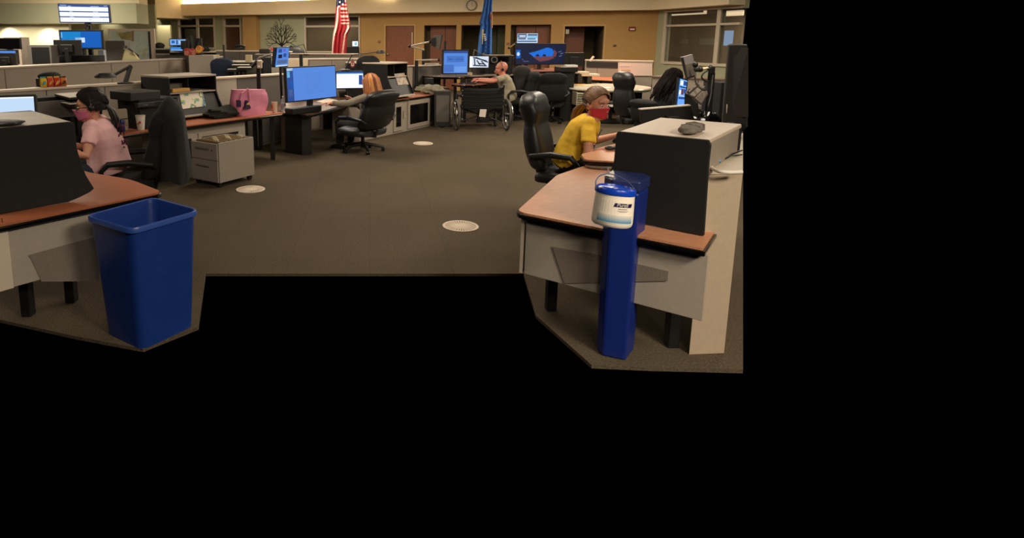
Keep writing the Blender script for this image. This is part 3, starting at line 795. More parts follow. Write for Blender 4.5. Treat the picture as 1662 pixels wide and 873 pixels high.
wpart(t, MB().bx((mL.x+.05, mL.y-.04, zs), (mL.x+.12, mL.y+.03, mL.z+.05)), 'stand_neck', M_black, smooth=0, bevel=.004)

# slim blue recycling bin with the bucket hooked on it
bz = .965
c = [G(981, 284.6, bz), G(995, 276, bz), G(1046, 281, bz), G(1056, 286, bz), G(1040, 295.5, bz), G(993, 291, bz)]
cen = sum(c, Vector())/len(c)
t = thing('recycling_bin', 'tall slim blue bin with a flat lid standing before the near right desk', 'bin', (cen.x, cen.y, 0))
c2 = [xy(p) for p in c]
bot = [(cen.x+(p[0]-cen.x)*.86, cen.y+(p[1]-cen.y)*.86) for p in c2]
wpart(t, MB().loft([[(p[0], p[1], 0) for p in bot], [(cen.x+(p[0]-cen.x)*.97, cen.y+(p[1]-cen.y)*.97, bz-.06) for p in c2]]), 'bin_body', M_blued, smooth=0, bevel=.012)
wpart(t, MB().prism(c2, bz-.055, bz), 'lid', mat('navy_lid', (34, 46, 98), .4), smooth=0, bevel=.008)
hs = [G(981.5, 285, bz+.002), G(995, 276.5, bz+.002), G(997, 281, bz+.002), G(996, 289, bz+.002)]
wpart(t, MB().slab(hs, (0, 0, .002)), 'lid_sticker', M_paper, smooth=0)
# bucket: tilted slightly, hanging from its wire handle
yb_ = cen.y-.335
Bc = D(992, 364, yb_); Tc = D(991, 303, yb_)
bh_ = .168; br2 = 33.0*yb_/F_PX*.99
tl = Matrix.Rotation(math.radians(4), 3, 'Y')
t = thing('wipes_bucket', 'white wipes bucket with a blue lid hanging in front of the slim blue bin', 'bucket', Vector((Bc.x+.0, yb_, Bc.z)), 0)
t.rotation_euler = (math.radians(-4), math.radians(5), 0)
M_bucket = mat('ivory_plastic', (252, 240, 222), .4)
MB().lathe([(.08, 0), (br2*.96, .006), (br2, .02), (br2*.985, .06), (br2*.93, bh_-.012), (br2*.93, bh_-.005)], n=40).build('bucket_body', M_bucket, t)
MB().lathe([(br2*.985, bh_-.02), (br2*1.0, bh_-.006), (br2*.96, bh_+.004), (br2*.86, bh_+.01), (br2*.84, bh_+.004), (br2*.3, bh_+.006), (.0, bh_+.012)], n=40).build('bucket_lid', mat('bright_blue_plastic', (20, 66, 190), .25), t)
def wrap(name, m, a0, a1, z0, z1, off=.0012, par=t, slant=0, n=14):
    mb = MB()
    def rr(z): return br2*(.985-.055*max(0, (z-.06)/(bh_-.07))) if z > .06 else br2
    g = [[None]*(n+1) for _ in range(2)]
    lo = [Vector(((rr(z0)+off)*math.sin(math.radians(a0+(a1-a0)*i/n)), -(rr(z0)+off)*math.cos(math.radians(a0+(a1-a0)*i/n)), z0)) for i in range(n+1)]
    hi = [Vector(((rr(z1)+off)*math.sin(math.radians(a0+slant+(a1-a0)*i/n)), -(rr(z1)+off)*math.cos(math.radians(a0+slant+(a1-a0)*i/n)), z1)) for i in range(n+1)]
    for i in range(n):
        a, b_, c_, d_ = lo[i], lo[i+1], hi[i+1], hi[i]
        mid_ = (a+b_)/2; nn_ = Vector((mid_.x, mid_.y, 0)).normalized()*.0008
        mb.slab([a, b_, c_, d_], nn_)
    return mb.build(name, m, par, smooth=0)
M_lb = mat('label_blue', (36, 150, 190), .4)
wrap('label_band', mat('label_pale', (252, 240, 222), .45), -78, 42, .022, .125)
nt = bpy.data.materials.new('label_gradient'); nt.use_nodes = True
_b = nt.node_tree.nodes['Principled BSDF']; _tc = nt.node_tree.nodes.new('ShaderNodeTexCoord'); _sp = nt.node_tree.nodes.new('ShaderNodeSeparateXYZ')
_mr = nt.node_tree.nodes.new('ShaderNodeMapRange'); _cr = nt.node_tree.nodes.new('ShaderNodeValToRGB')
nt.node_tree.links.new(_tc.outputs['Object'], _sp.inputs[0]); nt.node_tree.links.new(_sp.outputs['Z'], _mr.inputs[0])
_mr.inputs['From Min'].default_value = .026; _mr.inputs['From Max'].default_value = .062
nt.node_tree.links.new(_mr.outputs[0], _cr.inputs[0]); nt.node_tree.links.new(_cr.outputs[0], _b.inputs['Base Color'])
_cr.color_ramp.elements[0].color = tuple(lin(x) for x in (30, 140, 180))+(1,); _cr.color_ramp.elements[1].color = tuple(lin(x) for x in (244, 232, 216))+(1,)
_b.inputs['Roughness'].default_value = .45
wrap('blue_fade', nt, -68, 37, .026, .062, .0022)
M_purp = mat('label_purple', (44, 24, 74), .4)
wrap('name_plate', M_purp, -24, 30, .098, .115, .0024, slant=4)
def bent_text(body, size, a_start, z, m, name, off=.0036, shear=.2):
    cu = bpy.data.curves.new('txt', 'FONT'); cu.body = body; cu.size = size; cu.extrude = .0005; cu.shear = shear
    to = bpy.data.objects.new('txt', cu); C.objects.link(to)
    me = bpy.data.meshes.new_from_object(to.evaluated_get(bpy.context.evaluated_depsgraph_get()))
    bpy.data.objects.remove(to)
    for v in me.vertices:
        an = math.radians(a_start) + v.co.x/br2; r_ = br2*(.985-.055*max(0, (z-.06)/(bh_-.07)))+off+v.co.z
        v.co = Vector((r_*math.sin(an), -r_*math.cos(an), z+v.co.y))
    me.materials.append(m); o = bpy.data.objects.new(name, me); C.objects.link(o); o.parent = t; return o
bent_text('Purell', .0225, -16, .1, M_paper, 'lettering', .0036)
wrap('print_line', M_dark, -10, 16, .0885, .0905, .0024)
wrap('print_line', M_mid, -12, 20, .081, .0822, .0024)
wrap('print_line', M_mid, -8, 14, .077, .078, .0024)
MB().tube([(-.092*math.cos(PI*k/18), -.01+.098*math.sin(PI*k/18), bh_-.008+.063*math.sin(PI*k/18)) for k in range(19)], .003, 6).build('wire_handle', mat('blue_grey_wire', (70, 84, 130), .4), t)

MB().tube([(0, .088, bh_+.055), (.02, .16, bh_+.075), (.03, .24, bh_+.06)], .003, 6).build('wire_hook', MATS['blue_grey_wire'], t)
# ================================================================ NEAR LEFT STATION
L1 = G(263, 311, ZD); L0 = G(-6, 366, ZD); 
ed = (L1-L0).normalized(); ein = Vector((-ed.y, ed.x, 0))
L2 = G(212, 291, ZD); L3 = G(146, 280, ZD)
dsk = counter('corner_desk', 'near left corner desk with an orange cherry top, left of the blue wastebasket', 'desk', [L0, L1, L2, L3, L3+B2*.3, L0+B2*1.2], ZD, .028, M_wood, rad=[0, .06, .1, .05, 0, 0],
              legs=[L1-ed*.5+ein*.3, L0+ed*.2+ein*.3])
q0 = L0+ein*.04; q1 = L1-ed*.35+ein*.04; q0.z = 0; q1.z = 0
wpart(dsk, MB().slab([q0+UP*.3, q1+UP*.3, q1+UP*(ZD-.041), q0+UP*(ZD-.041)], ein*.02), 'modesty_panel', M_grey, smooth=0, bevel=.003)
gv = [PL(px, py, q0-ein*.003, ed)[2] for px, py in ((46, 414), (140, 388), (160, 384), (160, 446), (66, 446), (52, 424))]
gv[3].z -= .04; gv[4].z -= .04
wpart(dsk, MB().slab(gv, -ein*.004), 'perforated_vent', MATS['perforated_grey'], smooth=0)
sp = PL(7, 400, q0-ein*.004, ed)[2]
wpart(dsk, MB().slab([sp, sp+ed*.004, sp+ed*.004+UP*.28, sp+UP*.28], -ein*.002).warp(lambda p: p-UP*.12), 'panel_seam', M_dark, smooth=0)
wpart(dsk, MB().slab([q0-ed*.02+UP*.3, q0+ed*.06+UP*.3, q0+ed*.06+UP*(ZD-.041), q0-ed*.02+UP*(ZD-.041)], -ein*.01), 'panel_post', M_trim, smooth=0)
hl = G(-6, 208.8, ht); hk = G(121, 197.5, ht); hd = (hk-hl).normalized(); hn = Vector((-hd.y, hd.x, 0))
t = thing('desk_hutch', 'near left black-sided hutch with a tan top and curved foot', 'hutch', (hk.x, hk.y, ZD))
prf = [(-6, 208.5), (112, 197.8), (119, 199), (121.5, 204), (125, 240), (131, 262), (140, 285), (153, 306)]
pp = [PL(px, py, hl, hd)[2] for px, py in prf]
lowp = [PL(px, py, hl, hd)[2] for px, py in ((146, 312), (128, 321), (112, 334), (101, 345))]
for p in lowp: p.z = max(p.z, ZD+.003)
lastp = PL(-6, 362, hl, hd)[2]; lastp.z = ZD+.003; 
for k_ in (lastp,): k_.z = ZD+.003
wpart(t, MB().slab(pp+lowp+[lastp], hn*.022), 'side_panel', M_blackm, smooth=0, bevel=.004)
bk1 = hk+hn*.86
wpart(t, MB().slab([hl+hn*.023, hk+hn*.023-hd*.012, bk1-hd*.012, hl+hn*.86], (0, 0, -.025)), 'top', mat('tan_laminate', (150, 134, 112), .5, noise=.03, scale=30), smooth=0, bevel=.006)
wpart(t, MB().slab([p+hn*.84 for p in (pp[:1]+pp[2:]+lowp+[lastp])], hn*.02), 'side_panel', M_blackm, smooth=0)
wpart(t, MB().slab([hl+hn*.03-UP*.2, hk+hn*.03-UP*.2-hd*.02, hk+hn*.83-UP*.2-hd*.02, hl+hn*.83-UP*.2], (0, 0, -.018)), 'shelf', M_grey, smooth=0)
gp = G(4, 203, ht); gp.z = ht+.001
crumple('dark_pouch', 'flat dark pouch lying on the tan hutch top at the left edge', 'pouch', gp, (.12, .09, .018), M_dark, 4, .08)
# bright monitor left of it
mon_px('monitor', 'monitor with a blank pale blue screen beyond the near left hutch', (-14, 155, 205), 63, 4.15, 22, S_pale, ZD, bez=.018, tilt=-6,
       content=[(0, .955, 1, 1, S_white, 'title_bar')])
# wastebasket
bz = .70
cs = [G(137, 350, bz), G(213, 372.5, bz), G(325, 340.5, bz), G(250, 320, bz)]
cen = sum(cs, Vector())/4
t = thing('wastebasket', 'square open blue wastebasket on the carpet by the near left desk', 'wastebasket', (cen.x, cen.y, 0))
def sq(k, z, r=.06, n=5):
    return [(p[0], p[1], z) for p in rpoly([(cen.x+(p.x-cen.x)*k, cen.y+(p.y-cen.y)*k) for p in cs], r, n)]
rings = [sq(.80, 0), sq(.945, bz-.05), sq(.95, bz-.03), sq(1.0, bz-.03), sq(1.0, bz-.005), sq(.985, bz), sq(.95, bz-.004), sq(.93, bz-.03), sq(.78, .02)]
wpart(t, MB().loft(rings), 'basket', M_blue, smooth=40)
M_blue2 = mat('pale_blue_rim', (52, 84, 160), .35)
wpart(t, MB().loft([sq(1.004, bz-.028), sq(1.008, bz-.006), sq(.99, bz+.002), sq(.955, bz-.001), sq(.955, bz-.02)], cap=False), 'rolled_rim', M_blue2, smooth=40)
# round floor diffusers
def diffuser(px, py, label):
    c = G(px, py, 0); t = thing('floor_vent', label, 'vent', (c.x, c.y, 0), group=None)
    R_ = .162
    MB().lathe([(R_, 0), (R_, .006), (R_-.006, .01), (R_*.86, .008), (R_*.86, 0)], n=48).build('rim', M_trim, t)
    MB().lathe([(R_*.855, 0), (R_*.855, .002)], n=40).build('well', M_blackm, t)
    for k in range(36):
        a = 2*PI*k/36; d = Vector((math.cos(a), math.sin(a), 0)); n_ = Vector((-d.y, d.x, 0))
        MB().slab([d*R_*.2-n_*.004+UP*.003, d*R_*.2+n_*.004+UP*.003, d*R_*.86+n_*.007+UP*.003, d*R_*.86-n_*.007+UP*.003], (0, 0, .005)).build('vane', M_trim, t, smooth=0)
    MB().lathe([(R_*.3, .003), (R_*.3, .009), (.01, .011)], n=24).build('hub', M_trim, t)
diffuser(747.5, 367.5, 'round pale floor vent nearest the camera, in the middle of the aisle')
diffuser(406.5, 307.7, 'round floor vent beside the rolling file cabinet')
diffuser(686.5, 233, 'small-looking farthest round floor vent, right of the blonde woman\'s chair')
# ================================================================ FIRST ROW ON THE LEFT
ZW = .66
F0 = G(176, 221, ZW); F1 = G(462, 183, ZW)
fw = (F1-F0).normalized(); bw = Vector((-fw.y, fw.x, 0))
def at_row(px, py, off=0.0, z=None):
    "point on the vertical plane off metres behind the front edge of the first row's worktop"
    return PL(px, py, F0+bw*off, fw)[2]
def fp(px, off=0.0, z=0.0):
    p = PL(px, 150, F0+bw*off, fw)[2]; p.z = z; return p
t = counter('worktop_run', 'long cherry worktop run behind the pink-shirted woman, under printers and a pink bag', 'desk', [F0, F1, F1+bw*.72, F0+bw*.72], ZW, .035, M_wood, rad=[.03, .06, .02, .02],
            legs=[F1-fw*.15+bw*.1, F0+fw*.3+bw*.6, F1-fw*.2+bw*.6])
# cabinet below it: grey frame round a black recess
c0 = fp(268, .07); c1 = fp(396, .07)
ct = thing('storage_cabinet', 'grey storage cabinet with a black inset door under the long cherry worktop', 'cabinet', c0, math.atan2(fw.y, fw.x))
Lc = (c1-c0).length
MB().bx((0, 0, 0), (Lc, .55, ZW-.05)).build('body', M_grey, ct, smooth=0, bevel=.004)
for a, b in ((.03, .31), (.36, .93)):
    d_ = MB().bx((Lc*a, -.012, .06), (Lc*b, -.001, ZW-.12)).build('door', M_grey, ct, smooth=0, bevel=.003)
    MB().bx((Lc*a+.05, -.016, .11), (Lc*b-.05, -.011, ZW-.17)).build('inset', M_blackm, d_, smooth=0)
# partition behind the row
g0 = G(58, 143, 1.12); g1 = G(461, 119, 1.12)
gm = G(396, 124.3, 1.12)
gm = g0+(g1-g0)*((gm-g0).length/(g1-g0).length)
partition('grey partition with a pale rail behind the printers and the patterned map hutch', g0+(g0-g1)*.15, gm, 1.12, .14, M_grey, seams=(.2, .4, .6, .82))
partition('dark-panelled partition with a pale rail right behind the pink bag', gm+(g1-g0)*.003, g1, 1.12, .14, M_greyd)
# hutch above the printers (behind the pink-shirted woman): dark shelf bays
h0 = G(273, 126, 1.20); 
hz = ZW
hh = hutch('black hutch with a grey top and a slanted board holding a colour map', (h0.x, h0.y), math.atan2(fw.y, fw.x), (G(347, 121.5, 1.20)-h0).length, .62, ZW+.003, 1.20, flare=.14, slant=True)
# its contents: grey binder and orange books
boxw('document_box', 'grey document box in the left bay of the hutch with the colour map', 'box', Vector(hh.location)+Vector((0, 0, .345))+fw*.2+bw*.26, (.26, .2, .10), M_mid, math.atan2(fw.y, fw.x))
boxw('book', 'thick tan book lying on the shelf of the hutch with the colour map', 'book', Vector(hh.location)+Vector((0, 0, .345))+fw*.19+bw*.06, (.26, .1, .045), mat('tan_cardboard', (214, 164, 92), .8), math.atan2(fw.y, fw.x))
boxw('book', 'thick tan book on the shelf of the hutch with the colour map', 'book', Vector(hh.location)+Vector((0, 0, .345))+fw*.52*.0+fw*.2+bw*-.01+Vector((0,0,0)), (.28, .02, .05), mat('tan_cardboard', (196, 148, 84), .8), math.atan2(fw.y, fw.x)) if False else None
# map sheet on the slanted board
def map_mat(name, base, cols, scale=9):
    m = bpy.data.materials.new(name); m.use_nodes = True; nt = m.node_tree; b = nt.nodes['Principled BSDF']; b.inputs['Roughness'].default_value = .8
    tc = nt.nodes.new('ShaderNodeTexCoord'); n = nt.nodes.new('ShaderNodeTexNoise'); n.inputs['Scale'].default_value = scale; n.inputs['Detail'].default_value = 3
    r = nt.nodes.new('ShaderNodeValToRGB'); nt.links.new(tc.outputs['Object'], n.inputs['Vector']); nt.links.new(n.outputs['Fac'], r.inputs[0]); nt.links.new(r.outputs[0], b.inputs['Base Color'])
    r.color_ramp.interpolation = 'CONSTANT'
    el = r.color_ramp.elements; el[0].position = 0; el[0].color = tuple(lin(c) for c in base)+(1,); el[1].position = .5; el[1].color = tuple(lin(c) for c in cols[0])+(1,)
    for i, c in enumerate(cols[1:]):
        e = el.new(.5+.04*(i+1)); e.color = tuple(lin(x) for x in c)+(1,)
    return m
M_map = map_mat('colour_map', (225, 214, 200), [(190, 200, 110), (120, 170, 170), (90, 100, 160), (205, 200, 120), (225, 214, 200)], 9)
M_map2 = map_mat('pale_map', (222, 206, 186), [(200, 180, 150), (190, 150, 140), (150, 160, 180), (220, 205, 190)], 14)
M_map3 = map_mat('wall_map', (196, 206, 190), [(180, 200, 190), (204, 208, 196), (186, 190, 160)], 4)
def quad_sheet(name, label, cat, pts, n, m, th=.004, par=None):
    mb = MB().slab(pts, n*th)
    if par is not None: return wpart(par, mb, name, m, smooth=0)
    return wsolo(name, label, cat, mb, m, smooth=0)
def board_pts(h, pxs, W, flare, Hh, off=-.006):
    "pixels on the slanted board of hutch h"
    yaw = h.rotation_euler.z; ex = Vector((math.cos(yaw), math.sin(yaw), 0)); ey = Vector((-ex.y, ex.x, 0))
    o = Vector(h.location)
    a = o+ey*.02+UP*(Hh*.56); b = o-ey*flare*.8+UP*(Hh*.1)
    n = ex.cross(b-a).normalized()
    if n.dot(Vector((0, -1, 0.2))) < 0: n = -n
    out = []
    C0 = Vector((0, 0, H_CAM))
    for px, py in pxs:
        d = ray(px, py); tt_ = (a+n*.004-C0).dot(n)/d.dot(n); out.append(C0+d*tt_)
    return out, n
bp, bn = board_pts(hh, [(291, 151), (328, 146), (334, 172), (296, 177)], 0, .14, 1.20-ZW)
wsolo('map_sheet', 'colourful map sheet propped on the slanted board of the first-row hutch', 'map', MB().slab(bp, bn*.003), M_map, smooth=0)
# big office printer/scanner and dark shelves in front of the partition
def wbox(name, label, cat, corners_px, z0, z1, m, dp, sub=None):
    "box standing with its front on the row: (px left, px right, offset of the front)"
    l, r, off = corners_px
    a = fp(l, off, z0); b = fp(r, off, z0); L = (b-a).length
    t = thing(name, label, cat, a, math.atan2(fw.y, fw.x))
    MB().bx((0, 0, 0), (L, dp, z1-z0)).build('body', m, t, smooth=0, bevel=.008)
    return t, L
pt, Lp = wbox('printer', 'large black printer scanner under the lamp in the first row on the left', 'printer', (225, 288, .12), ZW+.002, ZW+.34, M_blackm, .46)
MB().bx((-.10, .0, .33), (Lp*.55, .44, .43)).build('scanner_lid', M_dark, pt, bevel=.01, smooth=0)
MB().bx((.02, -.02, .24), (Lp-.02, .40, .31)).build('paper_tray', M_black, pt, bevel=.006, smooth=0)
MB().bx((-.06, -.07, .26), (Lp*.3, .0, .31)).build('control_panel', M_dark, pt, bevel=.006, smooth=0)
MB().bx((.0, -.075, .28), (.06, -.068, .29)).build('maker_plate', M_mid, pt, smooth=0)
# shelf unit with paper trays left of the printer
st, Ls = wbox('shelf_unit', 'low black shelf unit behind the pink-shirted woman, holding white paper trays', 'shelf', (60, 172, .50), ZW-.3, ZW+.41, M_blackm, .22)
def ptop(px, py, z): return G(px, py, z)
for k, (pts, z, lb) in enumerate((([(88, 152), (144, 148), (167, 153.5), (112, 158)], 1.10, 'upper white paper sheet on a tray above the pink-shirted woman\'s head'),
                              ([(90, 164), (150, 158), (176, 165), (113, 169)], 1.035, 'lower pale paper sheet on a tray behind the pink-shirted woman\'s head'))):
    P = [G(px, py, z) for px, py in pts]
    tt = thing('paper_tray', lb, 'tray', (P[0].x, P[0].y, z-.025))
    wpart(tt, MB().slab([p-UP*.004 for p in P], (0, 0, -.02)), 'tray', M_black, smooth=0)
    wpart(tt, MB().slab([P[0]+(P[2]-P[0])*.01, P[1], P[2], P[3]], (0, 0, -.004)), 'paper_stack', M_paper, smooth=0)
    ww_ = (P[1]+P[0])/2; wpart(tt, MB().bx((ww_.x-.01, ww_.y-.01, ZW-.02), (ww_.x+.01, ww_.y+.01, z-.02)), 'tray_post', M_black, smooth=0)
boxw('keyboard_shelf', 'grey shelf panel below the paper trays, behind the pink-shirted woman', 'shelf', at_row(110, 190, .25)*1, (.6, .02, .18), M_greyd, math.atan2(fw.y, fw.x))
# desk lamp over the printer
lb_ = at_row(204, 136, .42); el_ = at_row(212, 107, .42); hd_ = at_row(184, 122, .42)
gooseneck_lamp('black jointed desk lamp rising behind the black printer, head to the left', Vector((lb_.x, lb_.y, 1.09)) if False else Vector((lb_.x, lb_.y, lb_.z)), el_, hd_, M_dark, .03, .115)
# tilted white desk phone / speaker, can, cup on the worktop
def tilt_panel(name, label, cat, px, off, m, rise, th=.03):
    P = [PL(a, b, F0+bw*off, fw)[2] for a, b in px]
    return P
pA = [at_row(166, 200, .30), at_row(206, 199, .30), at_row(206, 175, .44), at_row(166, 177, .44)]
pt2 = thing('speaker_phone', 'white tilted desk speaker with a round grille behind the pink-shirted woman', 'phone', (pA[0].x, pA[0].y, ZW))
pb = [at_row(163, 213, .24), at_row(209, 206, .24), at_row(206, 175.5, .40), at_row(166, 178, .40)]
for p in pb[:2]: p.z = ZW+.03
wpart(pt2, MB().slab(pb, Vector((0, 0, -.03))), 'casing', mat('bone_plastic', (216, 200, 172), .5), smooth=0, bevel=.004)
wpart(pt2, MB().slab([pb[0]+(pb[3]-pb[0])*.42+UP*.001, pb[1]+(pb[2]-pb[1])*.42+UP*.001, pb[1]+(pb[2]-pb[1])*.46+UP*.001, pb[0]+(pb[3]-pb[0])*.46+UP*.001], (0, 0, .002)), 'groove', M_dark, smooth=0)
nrm_ = (pb[1]-pb[0]).cross(pb[3]-pb[0]).normalized(); ctr_ = pb[0]+(pb[1]-pb[0])*.38+(pb[3]-pb[0])*.72
ex_ = (pb[1]-pb[0]).normalized(); ey_ = nrm_.cross(ex_)
wpart(pt2, MB().lathe([(.045, 0), (.045, .003), (.03, .004), (.005, .003)], c=ctr_, R=Matrix((ex_, ey_, nrm_)).transposed(), n=24), 'speaker_grille', M_mid)
cpos = G(198.5, 214, ZW); 
tcan = thing('drink_can', 'dark blue drink can on the worktop behind the pink-shirted woman', 'can', (cpos.x, cpos.y, ZW))
MB().lathe([(.026, 0), (.033, .012), (.033, .125), (.027, .14), (.026, .137)], n=20).build('can_body', mat('navy_can', (34, 36, 92), .3), tcan)
MB().lathe([(.0335, .06), (.0335, .085)], n=20).build('can_band', mat('can_purple', (110, 70, 110), .3), tcan)
cp = G(229, 210.5, ZW)
tc_ = cup('paper_cup', 'white paper cup with a straw and red print, left of the jacket', cp, .052, .155, M_paper, straw=M_paper, lid=M_trim)
for (an, z, s_) in ((-80, .09, .022), (-105, .075, .014)):
    a = math.radians(an); MB().box((.0475*math.cos(a), .0475*math.sin(a), z), (s_, .004, s_), Matrix.Rotation(a+PI/2, 3, 'Z')).build('red_print', mat('print_red', (190, 70, 50), .6), tc_, smooth=0)
# crumpled dark jacket on the worktop
crumple('folded_jacket', 'crumpled dark green-black jacket heaped on the cherry worktop left of the pink bag', 'jacket', G(366, 190, ZW), (.27, .13, .085), mat('dark_green_fabric', (34, 36, 32), .95, noise=.2, scale=30, bump=.4), 9, .22, rz=.7)
# pink tote
bc_l = at_row(387, 186, .15); 
bx0, bx1 = at_row(386.5, 185, .12), at_row(441, 181, .12)
t = thing('tote_bag', 'pink fabric tote bag with a dark printed figure on the cherry worktop', 'bag', ((bx0.x+bx1.x)/2, (bx0.y+bx1.y)/2, ZW), math.atan2(fw.y, fw.x))
Wb = (bx1-bx0).length; zt_ = at_row(404, 143, .2).z-ZW
M_pink = mat('pink_fabric', (214, 132, 158), .8, noise=.06, scale=12, bump=.3)
rings = []
for i in range(11):
    v = i/10; z = v*zt_*(.98); hw = Wb*(.40+.10*math.sin(PI*min(1, v*1.1)*.9)+.03*v); dp = .11*(1-.35*v)+.02
    ring = []
    for j in range(24):
        an = 2*PI*j/24; cx, sx = math.cos(an), math.sin(an)
        x = hw*math.copysign(abs(cx)**.6, cx)*(1+.02*math.sin(5*an+v*6)); y = dp*math.copysign(abs(sx)**.7, sx)*(1+.06*math.sin(4*an+v*9))
        zz = z - (.03*(x/hw*.5+.5) if v > .8 else 0)*1.0
        ring.append((x, y+.12, zz))
    rings.append(ring)
MB().loft(rings).build('bag_body', M_pink, t, smooth=60)
for s_ in (-1,):
    MB().tube([(-Wb*.42, .02, zt_*.55), (-Wb*.38, .0, zt_*.85), (-Wb*.2, -.0, zt_*1.0), (-Wb*.16, .0, zt_*.75), (-Wb*.17, -.01, zt_*.55)], .011, 8).build('bag_strap', M_pink, t)
M_print = mat('purple_print', (58, 34, 70), .8)
MB().slab([(-Wb*.36, -.025, zt_*.28), (-Wb*.16, -.03, zt_*.28), (-Wb*.2, -.03, zt_*.40), (-Wb*.24, -.03, zt_*.58), (-Wb*.29, -.028, zt_*.6), (-Wb*.31, -.026, zt_*.42)], (0, .03, 0)).build('printed_figure', M_print, t, smooth=0)
MB().slab([(-Wb*.30, -.031, zt_*.44), (-Wb*.19, -.033, zt_*.42), (-Wb*.24, -.032, zt_*.52)], (0, .02, 0)).build('printed_sash', mat('yellow_print', (214, 186, 90), .8), t, smooth=0)
MB().slab([(-Wb*.47, .03, zt_*.38), (-Wb*.41, .0, zt_*.36), (-Wb*.41, .0, zt_*.6), (-Wb*.47, .03, zt_*.62)], (0, .03, 0)).build('printed_figure', M_print, t, smooth=0)
# cup and bottle
cpp = G(446, 182.5, ZW)
tc_ = cup('paper_cup', 'pale paper cup with red print standing between the pink bag and the water bottle', cpp, .042, .15, mat('pale_cup', (222, 196, 170), .7))
MB().box((-.03, -.022, .08), (.018, .02, .06), Matrix.Rotation(.6, 3, 'Z')).build('red_print', mat('print_red', (190, 70, 50), .6), tc_, smooth=0)
wb_ = G(460, 180, ZW)
tb_ = thing('water_bottle', 'clear plastic water bottle at the end of the cherry worktop, before the large blue screen', 'bottle', (wb_.x, wb_.y, ZW))
m_ = mat('clear_plastic', (196, 206, 216), .08, alpha=.38, spec=.8)
MB().lathe([(.02, 0), (.037, .006), (.037, .05), (.034, .06), (.037, .07), (.037, .13), (.03, .165), (.014, .19), (.014, .2)], n=20).build('bottle_body', m_, tb_)
MB().lathe([(.0375, .065), (.0375, .115)], n=20).build('bottle_label', mat('bottle_label', (150, 140, 150), .5), tb_)
MB().lathe([(.016, .195), (.016, .212), (.0, .213)], n=14).build('bottle_cap', M_paper, tb_)
# rolling file cabinet with hanging folders
nb = G(357.5, 306, 0); rb = G(413.5, 291, 0); lb2 = G(305, 291.5, 0)
ux = (rb-nb); Lu = ux.length; ux.normalize(); uy = (lb2-nb); uy = (uy - ux*uy.dot(ux)); uy.normalize()
Wd = .46
zt2 = PL(417, 226, nb, ux)[1]
t = thing('file_cabinet', 'grey rolling file cabinet with an open top full of hanging folders', 'cabinet', nb, math.atan2(ux.y, ux.x))
Hc = .52
Mgl = mat('light_grey_laminate', (148, 138, 124), .6, noise=.03, scale=40)
for a, b, nm in (((0, 0, .06), (Lu, .02, Hc), 'side_panel'), ((0, Wd-.02, .06), (Lu, Wd, Hc), 'side_panel'), ((Lu-.02, .02, .06), (Lu, Wd-.02, Hc), 'back_panel'), ((0.01, .02, .06), (Lu-.02, Wd-.02, .08), 'bottom_panel')):
    MB().bx(a, b).build(nm, Mgl, t, smooth=0, bevel=.003)
for z0_, z1_ in ((.065, .31), (.318, Hc-.01)):
    d_ = MB().bx((-.018, .012, z0_), (.0, Wd-.012, z1_)).build('drawer', mat('grey_drawer', (150, 140, 132), .6), t, smooth=0, bevel=.003)
    MB().bx((-.035, Wd*.3, z1_-.075), (-.017, Wd*.78, z1_-.055)).build('drawer_pull', M_mid, d_, smooth=0, bevel=.006)
MB().lathe([(.008, 0), (.008, .006)], c=(-.02, .09, Hc-.09), R=Matrix.Rotation(-PI/2, 3, 'Y'), n=12).build('lock', M_dark, t)
for k in range(13):
    x = .05+k*(Lu-.1)/12
    f = MB().slab([(x-.01, .03, Hc-.2), (x-.01, Wd-.03, Hc-.2), (x+.004, Wd-.03, Hc+.004), (x+.004, .03, Hc+.004)], (.006, 0, 0)).build('hanging_folder', mat('manila', (178, 152, 108), .8) if k % 2 else mat('manila_dark', (120, 100, 68), .8), t, smooth=0)
    MB().bx((x, .06+.05*(k % 5), Hc), (x+.012, .14+.05*(k % 5), Hc+.02)).build('folder_tab', mat('tab_pale', (196, 180, 150), .7), f, smooth=0)
for x, y in ((.04, .05), (Lu-.04, .05), (.04, Wd-.05), (Lu-.04, Wd-.05)):
    c = MB(); c.tube([(x, y-.018, .028), (x, y+.018, .028)], .028, 12); c.box((x, y, .05), (.03, .03, .02)); c.build('caster', M_black, t)
# snack bags in an open box on the partition ledge
zc = 1.12
s0_ = G(64, 141.5, zc); s1_ = G(108, 139.5, zc)
dxs = (s1_-s0_).normalized(); dys = Vector((-dxs.y, dxs.x, 0)); Ln = (s1_-s0_).length
t = thing('snack_carrier', 'open cardboard carrier with a dark lid flap on the partition ledge, holding snack bags', 'box', (s0_.x, s0_.y, zc), math.atan2(dxs.y, dxs.x))
MB().bx((0, .02, 0), (Ln, .16, .10)).build('carton', M_dark, t, smooth=0, bevel=.004)
lid_ = MB(); 
lid_.loft([[(Ln*a, b, .105+.05*math.sin(PI*a)) for a, b in ((.05, .16), (.3, .16), (.6, .16), (.95, .16))][i:i+1]*1 for i in range(0)]) if False else None
MB().ell((Ln*.48, .11, .12), (Ln*.44, .09, .055)).build('dark_flap', mat('dark_green_card', (28, 34, 28), .8), t)
cols = [((236, 190, 40), (70, 160, 190)), ((214, 70, 40), (232, 160, 60)), ((206, 50, 36), (240, 190, 90)), ((220, 120, 50), (60, 40, 30))]
